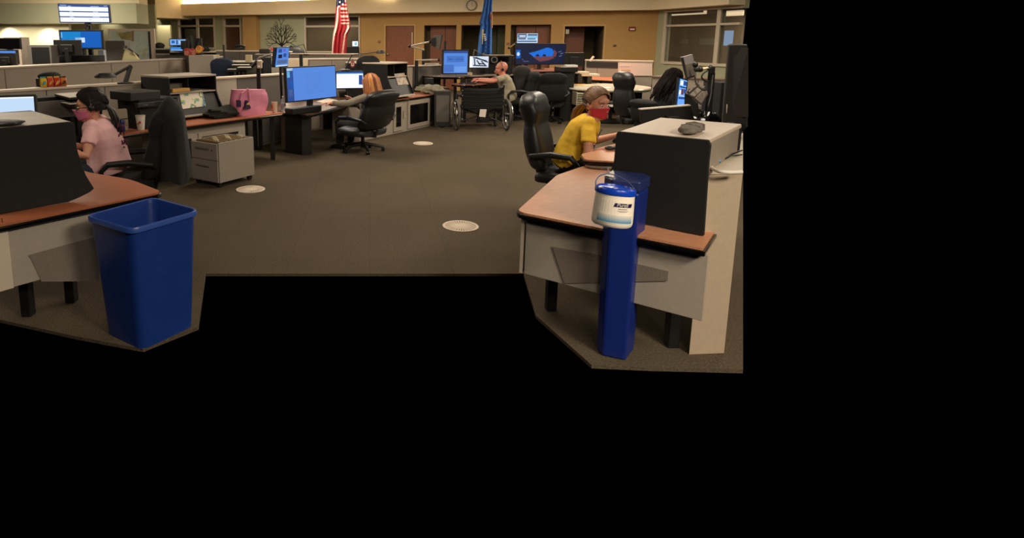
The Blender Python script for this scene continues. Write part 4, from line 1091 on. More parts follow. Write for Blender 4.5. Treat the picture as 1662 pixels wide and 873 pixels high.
for k in range(4):
    x0 = Ln*(.02+.245*k); p0 = s0_+dxs*x0+UP*.001
    bt = thing('snack_bag', ['yellow and blue', 'red and orange', 'bright red', 'orange and dark'][k]+' snack bag, '+['leftmost', 'second', 'third', 'last'][k]+' of the four in the carrier on the ledge', 'snack bag', s0_+dxs*(x0+Ln*.11)-dys*.03+UP*.002, math.atan2(dxs.y, dxs.x), group=None)
    w_ = Ln*.22
    m1 = mat('bag_col_%d' % k, cols[k][0], .35); m2 = mat('bag_top_%d' % k, cols[k][1], .4)
    MB().loft([[(-w_*.5, -.025, 0), (w_*.5, -.025, 0), (w_*.5, .02, 0), (-w_*.5, .02, 0)], [(-w_*.52, -.04, .05), (w_*.52, -.04, .05), (w_*.52, .03, .05), (-w_*.52, .03, .05)], [(-w_*.5, -.012, .105), (w_*.5, -.012, .105), (w_*.5, .01, .105), (-w_*.5, .01, .105)]]).build('bag_body', m1, bt, smooth=0, bevel=.008)
    MB().bx((-w_*.46, -.01, .085), (w_*.46, .005, .12)).build('bag_top_seal', m2, bt, bevel=.003, smooth=0)
    MB().slab([(-w_*.4, -.043, .02), (w_*.1, -.043, .03), (w_*.4, -.043, .07), (-w_*.1, -.041, .065)], (0, .006, 0)).build('bag_emblem', m2, bt, smooth=0)

# tall partition behind (with long pale cap), px 0..365
pz = 1.28
e0 = G(-30, 110.5, pz); e1 = G(363, 91, pz)
pd = (e1-e0).normalized()
def on_tall(px): return PL(px, 100, e0, pd)[0]/(e1-e0).length
partition('tall long grey partition with a flat cap behind the first row on the left', e0, e1, pz, .3, M_greyp, seams=[on_tall(x) for x in (6, 180, 258, 312)], capm=M_grey)

# pink-shirted woman's chair with a jacket over it is built with the people
# ================================================================ THE BLONDE WOMAN'S STATION
ZB = .62
kb0 = G(462, 184, ZB); 
b_f = [G(455, 190, ZB), G(500, 184.5, ZB), G(535, 176, ZB)]
leg = G(499, 252, 0)
t = counter('monitor_desk', 'dark cherry desk under the large blue screen, in front of the blonde woman', 'desk',
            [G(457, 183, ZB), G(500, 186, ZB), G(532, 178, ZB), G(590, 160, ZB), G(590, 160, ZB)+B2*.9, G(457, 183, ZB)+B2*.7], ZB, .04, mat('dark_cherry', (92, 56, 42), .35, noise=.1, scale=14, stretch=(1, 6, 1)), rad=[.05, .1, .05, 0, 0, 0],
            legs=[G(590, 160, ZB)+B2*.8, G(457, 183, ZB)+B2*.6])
cl = thing('desk_pedestal', 'black and grey lift pedestal holding up the blonde woman\'s desk', 'pedestal', leg)
lx = G(490.5, 252, 0); lx2 = G(506.5, 251, 0)
wpart(cl, MB().prism([xy(lx), xy(lx2), xy(lx2+B2*.35), xy(lx+B2*.35)], 0, ZB-.045), 'column', M_black, smooth=0, bevel=.006)
g0_ = G(457, 243, 0); g1_ = G(489, 251, 0)
wpart(cl, MB().prism([xy(g0_), xy(g1_), xy(g1_+Vector((.0, .05, 0))), xy(g0_+Vector((0, .05, 0)))], .0, ZB-.08), 'grey_cover', M_greyp, smooth=0, bevel=.004)
bm_ = mon_px('monitor', 'largest monitor, wide with a plain blue screen, in front of the blonde woman', (465.5, 109, 167), 546, 8.3, 51.5, S_blue, ZB+.003, bez=.018, tilt=-3,
       content=[(0, 0, .115, 1, S_navy, 'side_panel'), (0.0, .92, .115, 1, S_pale, 'toolbar'), (0, .72, .05, .9, S_cyan, 'toolbar'), (.05, .4, .11, .6, S_win, 'icon_group'), (.02, .15, .09, .35, S_grey, 'icon_group')] +
               [(.34, .2+.055*k, .72, .203+.055*k, S_navy, 'text_line') for k in range(12)])
bmc = D(496, 165, 8.55)
wsolo('sound_bar', 'wide black dock directly below the largest blue screen', 'speaker', MB().box((0, 0, 0), (.60, .16, .09), Matrix.Rotation(GA, 3, 'Z')).warp(lambda p: p+Vector((bmc.x-.02, bmc.y-.10, ZB+.05))), M_black, smooth=0, bevel=.01)
mon_px('monitor', 'small monitor with a white web page, right of the largest blue screen', (544.5, 115, 145), 591, 10.0, 12, S_white, ZB+.003, bez=.02, depth=.04,
       content=[(0, .9, 1, 1, S_win, 'title_bar'), (0, .86, 1, .9, S_pale, 'toolbar'), (.84, .2, .98, .8, S_navy, 'side_panel')] + [(.1, .2+.12*k, .75, .212+.12*k, mat('pale_green_glow', (196, 226, 190), emit=1), 'text_line') for k in range(5)])
# keyboard, tray, papers, mouse
def flat(name, label, cat, pxs, z, th, m, **k):
    P = [G(a, b, z) for a, b in pxs]; return wsolo(name, label, cat, MB().slab(P, (0, 0, th)), m, smooth=0, **k)
flat('paper_sheet', 'white paper sheet lying in front of the largest blue screen', 'paper', [(513, 165), (533, 159.5), (557, 165), (535, 168.5)], ZB+.004, .003, M_paper)
flat('keyboard', 'black keyboard under the blonde woman\'s hands', 'keyboard', [(528, 168), (560, 163), (570, 166), (538, 172)], ZB+.003, .02, M_black, bevel=.004)
flat('mouse_pad', 'dark blue mouse pad on the front corner of the blonde woman\'s desk', 'mouse pad', [(470, 178), (492, 173), (504, 176), (482, 182)], ZB+.003, .006, mat('dark_blue_mat', (40, 44, 78), .8))
flat('small_box', 'pale green tissue box by the small white monitor', 'box', [(571, 152), (586, 150), (592, 155), (577, 157)], ZB+.003, .05, mat('pale_grey_green', (170, 166, 146), .8))
flat('dark_device', 'dark boxy radio console left of the small white monitor foot', 'radio', [(548, 152), (562, 150), (566, 156), (552, 158)], ZB+.003, .09, M_dark, bevel=.005)
# hutch and cupboard row beyond her
Z3 = .62
r0 = G(634, 218.5, 0); r1 = G(697.5, 204.5, 0); rdv = (r1-r0).normalized(); rbk = Vector((-rdv.y, rdv.x, 0))
fr0 = r0-rdv*.9; 
t = counter('worktop_run', 'cherry worktop over the glass-door cupboards, right of the blonde woman', 'desk', [fr0-rbk*.03, r1-rbk*.03+rdv*.35, r1+rbk*.75+rdv*.35, fr0+rbk*.75], Z3, .03, M_wood, rad=0)
Lr = (r1-fr0).length
ct = thing('glass_cupboard', 'grey cupboard run with dark glass doors beside the blonde woman\'s chair', 'cabinet', fr0, math.atan2(rdv.y, rdv.x))
MB().bx((0, 0, 0), (Lr, .6, Z3-.045)).build('body', M_grey, ct, smooth=0, bevel=.004)
def sr(px): return PL(px, 180, r0, rdv)[0]+.9
for a, b in ((638, 653), (661, 696)):
    s0, s1 = sr(a), sr(b)
    d_ = MB().bx((s0, -.02, .04), (s1, -.001, Z3-.06)).build('door', M_grey, ct, smooth=0, bevel=.003)
    MB().bx((s0+.07, -.024, .12), (s1-.07, -.019, Z3-.14)).build('glass_inset', M_blackg, d_, smooth=0)
    MB().tube([(s1-.03, -.045, .25), (s1-.03, -.045, .4)], .006, 6).build('door_handle', M_chrome, d_)
h3c = PL(628, 150, r0+rbk*.12, rdv)[2]; h3w = (PL(661, 120, r0+rbk*.12, rdv)[0]-PL(628, 120, r0+rbk*.12, rdv)[0])
h3z = PL(628, 103.5, r0+rbk*.12, rdv)[1]
h3 = hutch('tall black-sided hutch with a pale top beside the blonde woman, holding a pale map', (h3c.x, h3c.y), math.atan2(rdv.y, rdv.x), h3w, .95, Z3+.003, h3z, flare=.16, top_m=M_trim)
bp, bn = board_pts(h3, [(640, 120), (659, 118), (665, 137), (646, 138)], 0, .16, h3z-Z3)
wsolo('map_sheet', 'pale map sheet propped on the slanted board of the tall hutch by the blonde woman', 'map', MB().slab(bp, bn*.003), M_map2, smooth=0)
# grey jacket lump, small white block, papers on the worktop
crumple('grey_jacket', 'crumpled pale grey jacket slumped over the worktop corner left of the wheelchair', 'jacket', G(701, 152, Z3)+Vector((0, 0, .0)), (.26, .2, .1), mat('grey_green_cloth', (150, 144, 124), .95, noise=.12, scale=20, bump=.3), 5, .24, rz=-.6)
crumple('grey_cloth', 'pale cloth bundle left of the slumped grey jacket on the cherry worktop', 'cloth', G(684, 148, Z3), (.14, .12, .07), mat('pale_cloth', (170, 160, 134), .95, noise=.1, scale=20, bump=.3), 8, .2)
boxw('paper_stand', 'small cream upright box behind the slumped grey jacket', 'box', G(712, 141, Z3), (.09, .07, .15), mat('cream_card', (196, 178, 144), .8), .4)
flat('paper_folder', 'flat brown paper wedge at the right end of the cherry worktop', 'paper', [(712, 141), (724, 142), (731, 146), (716, 146)], Z3+.002, .02, mat('brown_paper', (170, 120, 86), .8))
# partition between the rows behind her (pale rail y~111)
a_ = G(545, 113.5, 1.10); b_ = G(598, 108.5, 1.10)
partition('low grey partition with a pale rail behind the small white monitor', a_-(b_-a_)*.35, b_, 1.10, .08, M_greyd)
# ================================================================ FAR LEFT, BEHIND THE TALL PARTITION
pnn = Vector((-pd.y, pd.x, 0))
def tb(px, py, off=1.0): return PL(px, py, e0+pnn*off, pd)[2]
ZF = .74
pa = math.degrees(math.atan2(pd.y, pd.x))
def tbg(px, off, z=0.0):
    p = tb(px, 90, off); p.z = z; return p
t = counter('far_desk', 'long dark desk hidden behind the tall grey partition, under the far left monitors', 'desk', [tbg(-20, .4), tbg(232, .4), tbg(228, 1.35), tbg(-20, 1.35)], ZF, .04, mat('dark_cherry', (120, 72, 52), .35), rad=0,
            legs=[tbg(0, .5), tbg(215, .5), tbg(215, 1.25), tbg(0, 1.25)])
def upright(name, label, cat, l, rpx, off, z0, m, dp=.3, ang=None, **k):
    "box whose front shows l=(px, ytop) .. rpx at the given distance behind the tall partition"
    T = tb(l[0], l[1], off); a = math.radians(ang) if ang is not None else 0.0
    dx = (math.cos(a), math.sin(a)); w = PL(rpx, l[1], T, dx)[0]
    t = thing(name, label, cat, (T.x, T.y, z0), a)
    MB().bx((0, 0, 0), (w, dp, T.z-z0)).build('body', m, t, smooth=0, bevel=.008)
    return t, w, T.z-z0
def mon_tb(name, label, l, rpx, off, ang, scr, zs=ZF, **k):
    T = tb(l[0], l[1], off); return mon_px(name, label, l, rpx, T.y, ang, scr, zs, **k)
mon_tb('monitor', 'black switched-off screen at the far left under the first wall glow', (-8, 61.5, 80), 34, 1.05, 4, mat('screen_off', (10, 10, 12), .15), bez=.015)
mon_tb('monitor', 'monitor with a bright blue strip peeking over a dark monitor back, far left', (-6, 80.5, 104), 29, .95, -8, S_blue, bez=.02)
m_ = mon_tb('monitor', 'dark grey monitor back with a small pale badge at the left edge', (-6, 86, 107), 27, .62, -6, None, back=True, body=M_dark)
wpart(m_, MB().box(tb(13, 91, .62)-Vector((0, .045, 0)), (.03, .01, .03)), 'badge', M_paper, smooth=0)
wpart(m_, MB().lathe([(.022, 0), (.022, .006)], c=tb(14.5, 102, .62)-Vector((0, .05, 0)), R=Matrix.Rotation(PI/2, 3, 'X'), n=14), 'badge', M_paper)
sh, w_, h_ = upright('paper_sorter', 'grey and black desk sorter standing below the second wall glow', 'sorter', (43, 73), 82, 1.0, ZF+.003, M_mid, .25)
MB().bx((.08, -.004, h_*.62), (w_-.03, .01, h_-.04)).build('slot', M_blackm, sh, smooth=0)
MB().bx((.12, -.004, h_*.2), (w_-.12, .01, h_*.5)).build('slot', M_blackm, sh, smooth=0)
MB().bx((.0, -.03, h_*.08), (w_+.1, .3, h_*.13)).build('shelf', M_grey, sh, smooth=0)
boxw('paper_pile', 'white paper stack with a carton on the sill under the first wall glow', 'paper', Vector((tb(18, 62, 1.6).x, tb(18, 62, 1.6).y, ZF+.005)), (.55, .2, tb(18, 58.5, 1.6).z-ZF), M_paper) if False else None
t, w_, h_ = upright('filing_shelf', 'pale shelf with papers on top behind the switched-off screen, far left', 'shelf', (5, 60), 32, 1.75, 0, M_trim, .3)
mon_tb('monitor', 'large wide monitor with a blue desktop and light window, under the tilted status screen', (97.5, 48.5, 80), 168, 1.1, -4, S_win, tilt=0, bez=.03,
       content=[(.04, .1, .5, .98, mat('screen_teal', (20, 130, 200), .9) if False else screen_mat('screen_teal', (24, 132, 206), .9), 'window_glow'), (.36, .32, .6, .62, S_pale, 'open_window'), (.02, .6, .05, .95, S_cyan, 'icon_column')])
mon_tb('monitor', 'black monitor back overlapping the wide blue desktop monitor', (88, 64.5, 90), 132.5, .7, 3, None, back=True)
sh, w_, h_ = upright('drawer_tower', 'dark equipment cabinet under the blue desktop monitor', 'cabinet', (92, 90), 160, .85, ZF+.003, M_blackm, .25)
boxw('tissue_box', 'small white and blue tissue box at the right foot of the blue desktop monitor', 'box', Vector((tb(166, 89, .6).x, tb(166, 89, .6).y, ZF+.003)), (.11, .11, tb(166, 81.5, .6).z-ZF), mat('white_blue_box', (196, 206, 224), .7))
# tilted status screen on its pole
tv0 = tb(93, 5.5, 1.25)
Ytv = tv0.y
q = [D(93, 5.5, Ytv), D(177, 7.5, Ytv), D(179.5, 37.2, Ytv), D(97, 36.8, Ytv)]
ctr = sum(q, Vector())/4
t = thing('status_screen', 'bright white and blue status screen tilted high on a pole, far left', 'screen', (ctr.x, Ytv, ZF))
wpart(t, MB().slab(q, (0, .06, 0)), 'housing', mat('navy_bezel', (34, 44, 92), .4), smooth=0, bevel=.004)
def uv(u, v): return q[3]*(1-u)*(1-v)+q[2]*u*(1-v)+q[1]*u*v+q[0]*(1-u)*v
def tvq(u0, v0, u1, v1, m, nm, off, par=t):
    return wpart(par, MB().slab([uv(u0, v0)-Vector((0, off, 0)), uv(u1, v0)-Vector((0, off, 0)), uv(u1, v1)-Vector((0, off, 0)), uv(u0, v1)-Vector((0, off, 0))], (0, .004, 0)), nm, m, smooth=0)
tvq(.02, .03, .98, .97, S_navy, 'screen', .004)
for v0, v1 in ((.62, .84), (.34, .56), (.05, .28)):
    tvq(.025, v0, .975, v1, S_white, 'status_row', .008)
for u0, v0, u1 in ((.05, .9, .17), (.2, .86, .26), (.64, .86, .8), (.9, .9, .96), (.22, .575, .28), (.68, .575, .78), (.22, .295, .29), (.66, .295, .8)):
    tvq(u0, v0, u1, v0+.025, S_pale, 'text_line', .01)
for u0, v0, u1 in ((.04, .19, .06), (.24, .15, .29), (.58, .15, .64), (.86, .16, .89)):
    tvq(u0, v0, u1, v0+.02, S_grey, 'text_line', .011)
pl = D(143.5, 37, Ytv+.1); wpart(t, MB().bx((pl.x-.035, Ytv+.08, ZF+.003), (pl.x+.035, Ytv+.15, pl.z+.3)), 'pole', M_black, smooth=0)
wpart(t, MB().bx((pl.x-.02, Ytv-.02, D(143, 47.5, Ytv).z), (pl.x+.02, Ytv+.1, pl.z)), 'mount_arm', M_black, smooth=0)
wpart(t, MB().bx((pl.x+.03, Ytv-.0, D(143, 42, Ytv).z), (pl.x+.13, Ytv+.06, D(143, 39.5, Ytv).z)), 'mount_arm', M_dark, smooth=0)
# whiteboard with map
Yw_ = tb(215, 80, 1.8).y
wl, wr = D(177, 47, Yw_), D(241, 50, Yw_)
t = thing('map_board', 'tall standing board with a pale green wall map and a yellow corner sheet', 'map board', ((wl.x+wr.x)/2, Yw_, 0))
wpart(t, MB().bx((wl.x, Yw_, .35), (wr.x, Yw_+.04, D(205, 50.5, Yw_).z)), 'map_sheet', M_map3, smooth=0)
wpart(t, MB().bx((wl.x-.03, Yw_-.01, D(205, 50, Yw_).z), (wr.x+.02, Yw_+.05, D(205, 47, Yw_).z)), 'top_rail', M_trim, smooth=0)
wpart(t, MB().bx((wr.x-.01, Yw_-.02, .1), (wr.x+.045, Yw_+.06, D(241, 51, Yw_).z)), 'black_edge', M_black, smooth=0)
wpart(t, MB().bx((wr.x+.045, Yw_-.02, .0), (D(250.5, 50, Yw_).x, Yw_+.06, D(241, 46.5, Yw_).z)), 'side_frame', mat('rose_grey_frame', (206, 186, 168), .6), smooth=0)
wpart(t, MB().bx((wl.x-.03, Yw_-.02, .0), (wl.x+.01, Yw_+.06, D(205, 50, Yw_).z)), 'side_frame', M_trim, smooth=0)
ys = [D(px, py, Yw_-.012) for px, py in ((191, 54), (214, 51), (214, 66), (197, 63))]
wpart(t, MB().slab(ys, (0, .008, 0)), 'yellow_sheet', mat('ochre_map', (178, 156, 84), .8, noise=.3, scale=5, rgb2=(120, 124, 84)), smooth=0)
wpart(t, MB().slab([D(px, py, Yw_-.014) for px, py in ((214, 50), (217, 50), (217, 67), (214, 66))], (0, .008, 0)), 'sheet_edge', mat('taupe_paper', (150, 122, 104), .8), smooth=0)
sh, w_, h_ = upright('grey_hutch', 'small grey hutch with headsets on it, between the blue monitor and the map board', 'hutch', (170, 66), 202, 1.25, ZF+.003, M_mid, .3)
MB().bx((.03, -.02, h_*.35), (w_-.03, .0, h_*.42)).build('shelf', M_grey, sh, smooth=0)
MB().bx((.03, -.005, h_*.04), (w_-.03, .01, h_*.33)).build('slot', M_blackm, sh, smooth=0)
for i, px in enumerate((188, 197)):
    p = tb(px, 79.5, 1.12); hsn = thing('headset', ['left', 'right'][i]+' black headset hanging before the small grey hutch by the map board', 'headset', (p.x, p.y, ZF+.004))
    wpart(hsn, MB().tube([p+Vector((.08*math.cos(a), 0, .08*math.sin(a))) for a in [PI*k/8 for k in range(9)]], .014, 6), 'headband', M_black)
    for s in (-1, 1): wpart(hsn, MB().ell(p+Vector((.08*s, 0, -.01)), (.025, .03, .035)), 'ear_cup', M_black)
    wpart(hsn, MB().bx((p.x-.012, p.y-.01, ZF+.004), (p.x+.012, p.y+.01, p.z+.08)), 'stand', M_dark, smooth=0)
lb = tb(224.5, 101, .45); lb.z = ZF+.003
t = gooseneck_lamp('black jointed lamp arm in front of the map board', lb, tb(224, 89.5, .45), tb(206, 77, .45), M_black, .02, .06)
sb = tb(212, 90, .5)
t = thing('paper_bag', 'pale yellow paper bag standing in front of the map board', 'bag', (sb.x, sb.y, ZF+.003))
hb = tb(212, 81, .5).z-ZF; wb2 = (tb(222, 90, .5)-tb(203, 90, .5)).length/2
MB().loft([[(-wb2, -.06, 0), (wb2, -.06, 0), (wb2, .06, 0), (-wb2, .06, 0)], [(-wb2, -.05, hb*.6), (wb2, -.05, hb*.7), (wb2, .05, hb*.7), (-wb2, .05, hb*.6)], [(-wb2*.55, -.02, hb), (wb2*.3, -.02, hb*.95), (wb2*.3, .02, hb*.95), (-wb2*.55, .02, hb)]]).build('bag_body', mat('pale_yellow_paper', (210, 200, 150), .8), t, smooth=0)
MB().tube([(-.05, -.062, hb*.1), (-.03, -.064, hb*.35), (.03, -.064, hb*.42), (.06, -.062, hb*.3)], .006, 6).build('bag_handle', M_dark, t)

# ---- far middle-left: counter, twin monitors, flowers
Yc = 14.2
ca, cb = D(252, 78.5, Yc), D(276, 78.5, Yc)
t = thing('drawer_cabinet', 'grey and black drawer cabinet right of the map board', 'cabinet', (ca.x, Yc, 0))
wpart(t, MB().bx((ca.x, Yc, 0), (cb.x, Yc+.5, ca.z)), 'body', M_grey, smooth=0, bevel=.004)
wpart(t, MB().bx((ca.x+.01, Yc-.01, D(252, 86.5, Yc).z), (cb.x-.01, Yc, D(252, 80.5, Yc).z)), 'drawer', M_blackm, smooth=0)
wpart(t, MB().bx((ca.x+.01, Yc-.01, D(252, 100, Yc).z), (cb.x-.01, Yc, D(252, 89, Yc).z)), 'drawer', M_greyd, smooth=0)
p = D(259, 78, Yc+.2)
crumple('black_bag', 'black bag sitting on the drawer cabinet right of the map board', 'bag', (p.x, p.y, ca.z+.001), (.12, .1, .08), M_blackm, 3, .1)
t = counter('far_desk', 'pale-edged desk under the twin blue monitors and the flowers', 'desk', [D(276, 85, 13.2), D(350, 85, 13.2), D(350, 85, 14.2), D(276, 85, 14.2)], D(280, 84.5, 13.2).z, .05, M_grey, rad=0,
            panel=[(D(276, 85, 13.25), D(350, 85, 13.25), 0, D(280, 84.5, 13.2).z-.06, M_greyd, 'front_panel')])
zq2 = D(280, 84.5, 13.2).z
mon_px('monitor', 'upper of two bluish monitors at the far middle left', (275, 62.5, 74.5), 303, 13.9, 0, screen_mat('screen_sky', (130, 180, 240), .9), zq2, bez=.02, stand=True,
       content=[(.1, .3, .3, .8, S_win, 'window'), (.4, .1, .5, .9, S_navy, 'window'), (.6, .3, .8, .7, S_pale, 'window'), (.8, .1, .95, .5, S_dk, 'window')])
mon_px('monitor', 'lower of two bluish monitors at the far middle left', (276, 75.5, 83), 300, 13.5, 0, screen_mat('screen_azure', (60, 140, 230), .9), zq2, bez=.015, stand=False,
       content=[(0, 0, 1, .15, S_pale, 'task_bar')])
# grey box pedestal and flowers
Yg = 12.6
ga, gb = D(306, 89.5, Yg), D(346.5, 89.5, Yg)
t = thing('planter_box', 'grey laminate box carrying red flowers and a yellow pot behind the tall partition', 'box', (ga.x, Yg, 0))
wpart(t, MB().bx((ga.x, Yg, 0), (gb.x, Yg+.5, ga.z)), 'body', M_grey, smooth=0, bevel=.005)
def bouquet(name, label, px, py, r, cols, n, seed, zb, Y=Yg+.2, pot=None):
    rnd = random.Random(seed); c = D(px, py, Y); t = thing(name, label, 'flowers', (c.x, c.y, zb))
    MB().lathe([(.05, 0), (.07, .06), (.06, .06), (.045, .01)], n=14).build('pot', pot or M_dark, t)
    MB().tube([(0, 0, .03), (0, 0, c.z-zb)], .02, 6).build('stem', mat('stem_green', (50, 70, 36), .8), t)
    for k in range(n):
        a = rnd.uniform(0, 2*PI); rr = r[0]*math.sqrt(rnd.random()); z = c.z-zb+rnd.uniform(-r[1], r[1])*.8
        mb = MB()
        for j in range(5):
            b = 2*PI*j/5; mb.ell((rr*math.cos(a)+.03*math.cos(b), .1*math.sin(a), z+.03*math.sin(b)), (.03, .018, .03), n=8, m=5)
        mb.build('blossom', cols[k % len(cols)], t)
bouquet('flower_pot', 'cluster of red flowers on the grey box behind the tall partition', 312, 84, (.17, .05), [mat('petal_red', (176, 52, 40), .6), mat('petal_pink', (196, 120, 100), .6)], 12, 5, ga.z+.001)
bouquet('flower_pot', 'yellow and orange blossoms in a pot, right of the red flowers', 324.5, 81, (.06, .08), [mat('petal_yellow', (222, 170, 50), .6), mat('petal_orange', (200, 110, 50), .6)], 8, 6, ga.z+.001)
bouquet('flower_pot', 'small pale red flowers at the left end of the desk under the twin monitors', 299, 86, (.06, .03), [mat('petal_pink', (196, 120, 100), .6), mat('petal_red', (176, 52, 40), .6)], 5, 7, ga.z-.25, Y=Yg+.1) if False else None
# black equipment near the flowers
p = D(309.5, 57.5, 13.6)
t = thing('microphone_post', 'thick black upright post standing behind the red flowers', 'post', (p.x, 13.6, zq2+.003))
wpart(t, MB().tube([Vector((p.x, 13.6, zq2+.003)), p], .045, 10), 'post', M_black)
m_ = mon_px('monitor', 'black monitor back right of the twin bluish monitors', (293.5, 66, 80), 306, 13.35, 0, None, zq2, back=True)
m_ = mon_px('monitor', 'dark monitor back between the thick black post and the yellow blossoms', (313, 62, 79), 328, 13.8, 0, None, zq2, back=True, body=M_dark)
p = D(318, 76, 13.9)
crumple('dark_bag', 'dark lumpy bag behind the yellow blossoms', 'bag', (D(333, 80, 13.7).x, 13.7, zq2+.002), (.12, .1, .07), M_blackm, 12, .2)

# ================================================================ MIDDLE ROWS, px 345..620
# far partition M1
m0 = D(350, 81.5, 15.5); zM1 = m0.z; m1 = G(545, 89.3, zM1) if False else D(545, 89, 12.9)
mm1 = Vector((m1.x, m1.y, 0))
partition('far grey partition with a pale rail below the tree decal', m0, D(470, 86, 13.9), zM1, .08, M_greyd, seams=(.35, .7))
partition('far partition with a pale rail in front of the window behind the striped flag', D(471, 86.5, 13.6), D(583, 89.5, 13.2), D(471, 86.5, 13.6).z, .08, M_greyp, seams=(.5,))
# objects on / before it
def onY(px, py, Y, z=None):
    p = D(px, py, Y); 
    if z is not None: p.z = z
    return p
t = counter('far_desk', 'dark desk with a pale edge and paper stacks before the far grey partition', 'desk', [onY(366, 100, 12.2), onY(428, 100, 12.2), onY(428, 100, 13.2), onY(366, 100, 13.2)], onY(395, 100.5, 12.2).z, .05, M_grey, rad=0, legs=[onY(368, 100, 12.35), onY(426, 100, 12.35), onY(426, 100, 13.1)])
zk = onY(395, 100.5, 12.2).z
for i, (px, py, w_, h_, lb) in enumerate(((391, 105, .32, .03, 'upper pale paper sheaf in the dark racks behind the navy chair'), (385, 112, .34, .03, 'middle pale paper sheaf in the dark racks behind the navy chair'), (398, 109, .26, .03, 'short white paper sheaf low in the dark racks, near the white-buttoned device'))):
    p = D(px, py, 12.0-.15*i)
    sh_ = thing('paper_rack', lb, 'rack', (p.x, p.y, 0))
    wpart(sh_, MB().box(p, (w_, .22, .012)), 'paper_sheaf', M_paper, smooth=0)
    wpart(sh_, MB().box(p-UP*.03, (w_+.04, .24, .045)), 'tray', M_black, smooth=0)
    wpart(sh_, MB().bx((p.x-.02, p.y-.02, 0), (p.x+.02, p.y+.02, p.z-.05)), 'post', M_black, smooth=0)
boxw('desk_timer', 'small cream box clock on the pale-edged desk in the far middle', 'clock', (D(404, 99, 12.4).x, 12.4, zk+.002), (.13, .08, .14), mat('cream_card', (196, 178, 144), .8))
p = D(386, 80, 15.3)
t = thing('desk_phone', 'black phone on the far partition rail below the tan pier', 'phone', (p.x, 15.55, zM1+.001))
MB().bx((-.13, -.08, 0), (.13, .08, .07)).build('phone_base', M_black, t, bevel=.01, smooth=0); MB().tube([(-.14, 0, .09), (0, 0, .12), (.14, 0, .09)], .03, 8).build('handset', M_black, t)
for (px, lb) in ((363, 'tall thin black post at the end of the far grey partition'),):
    a_, b_2 = D(px, 92, 13.0), D(px, 72.5, 13.0)
    wsolo('thin_post', lb, 'post', MB().tube([Vector((a_.x, 13.0, 0)), b_2], .02, 8), M_black)
# printer with hood
p0_, p1_ = D(420, 79, 12.8), D(438, 79, 12.8)
t = thing('desk_printer', 'small dark rounded printer left of the red seat back', 'printer', ((p0_.x+p1_.x)/2, 12.8, 0))
wpart(t, MB().bx((p0_.x, 12.8, D(430, 87, 12.8).z), (p1_.x, 13.0, p0_.z)), 'printer_body', M_dark, smooth=0, bevel=.03)
wpart(t, MB().bx((p0_.x-.06, 12.7, D(430, 89, 12.8).z), (p1_.x+.1, 13.02, D(430, 87, 12.8).z)), 'tray', M_grey, smooth=0)
wpart(t, MB().bx((p0_.x+.05, 12.78, 0), (p1_.x-.05, 12.98, D(430, 89, 12.8).z)), 'pedestal', M_blackm, smooth=0)
def simple_chair(label, px, py, Y, w, h, m, seatz=.45, ang=90, lean=8, **k):
    p = D(px, py, Y); return exec_chair(label, (p.x, Y+.25), ang, lean=lean, bh=max(.35, p.z-seatz-.04), seat=seatz, m=m, w=w, **k)
simple_chair('chair with a red back beyond the blue portrait screen', 447, 75.5, 14.6, .5, 0, mat('red_fabric', (150, 34, 40), .8), arms=False)
simple_chair('chair with a navy back at the end of the tall grey partition', 357, 92, 12.2, .5, 0, mat('navy_fabric', (30, 40, 62), .9), ang=100)
m_ = mon_px('monitor', 'dark monitor back between the tree decal and the far window', (467.5, 73.5, 85), 485, 14.1, -6, None, 1.3, back=True, body=M_dark) if False else None
simple_chair('dark high-backed chair below the tree decal, right of the red one', 476, 73, 15.2, .62, 0, M_dark, arms=False)
# device arm with white buttons on the pole
pb_ = D(420.5, 146, 8.9)
t = thing('device_pole', 'black pole with a white-buttoned device, behind the pink bag', 'post', (pb_.x, pb_.y, 0))
wpart(t, MB().bx((pb_.x-.028, 8.87, 0), (pb_.x+.028, 8.93, D(421, 98, 8.9).z)), 'pole', M_black, smooth=0, bevel=.004)
wpart(t, MB().bx((D(417, 98, 8.8).x, 8.78, D(420, 111, 8.8).z), (D(424.5, 98, 8.8).x, 8.87, D(420, 97.5, 8.8).z)), 'device', M_trim, smooth=0, bevel=.01)
for py in (99.5, 108.5): wpart(t, MB().ell(D(420, py, 8.77), (.02, .012, .02), n=10, m=6), 'button', M_paper)
wpart(t, MB().tube([D(419, 96, 8.9), D(421, 93.5, 8.9), D(437, 89, 8.9)], .024, 8, flat=.7), 'upper_arm', M_mid)
wpart(t, MB().ell(D(444, 91, 8.9), (.04, .035, .025)), 'arm_head', M_trim)
wpart(t, MB().tube([D(421, 96, 8.92), D(409, 108, 9.0)], .03, 8), 'lower_arm', M_black)
a_ = D(427, 93, 11.2); b_2 = D(440, 93, 11.2)
t = thing('server_cabinet', 'tall dark navy cabinet behind the blue portrait screen', 'cabinet', (a_.x, 11.2, 0))
wpart(t, MB().bx((a_.x, 11.2, 0), (b_2.x, 11.7, a_.z)), 'body', mat('near_black_navy', (26, 26, 36), .6), smooth=0, bevel=.005)
wpart(t, MB().bx((b_2.x+.002, 11.2, 0), (D(447, 93, 11.2).x, 11.7, D(440, 95, 11.2).z)), 'side_cover', M_grey, smooth=0)
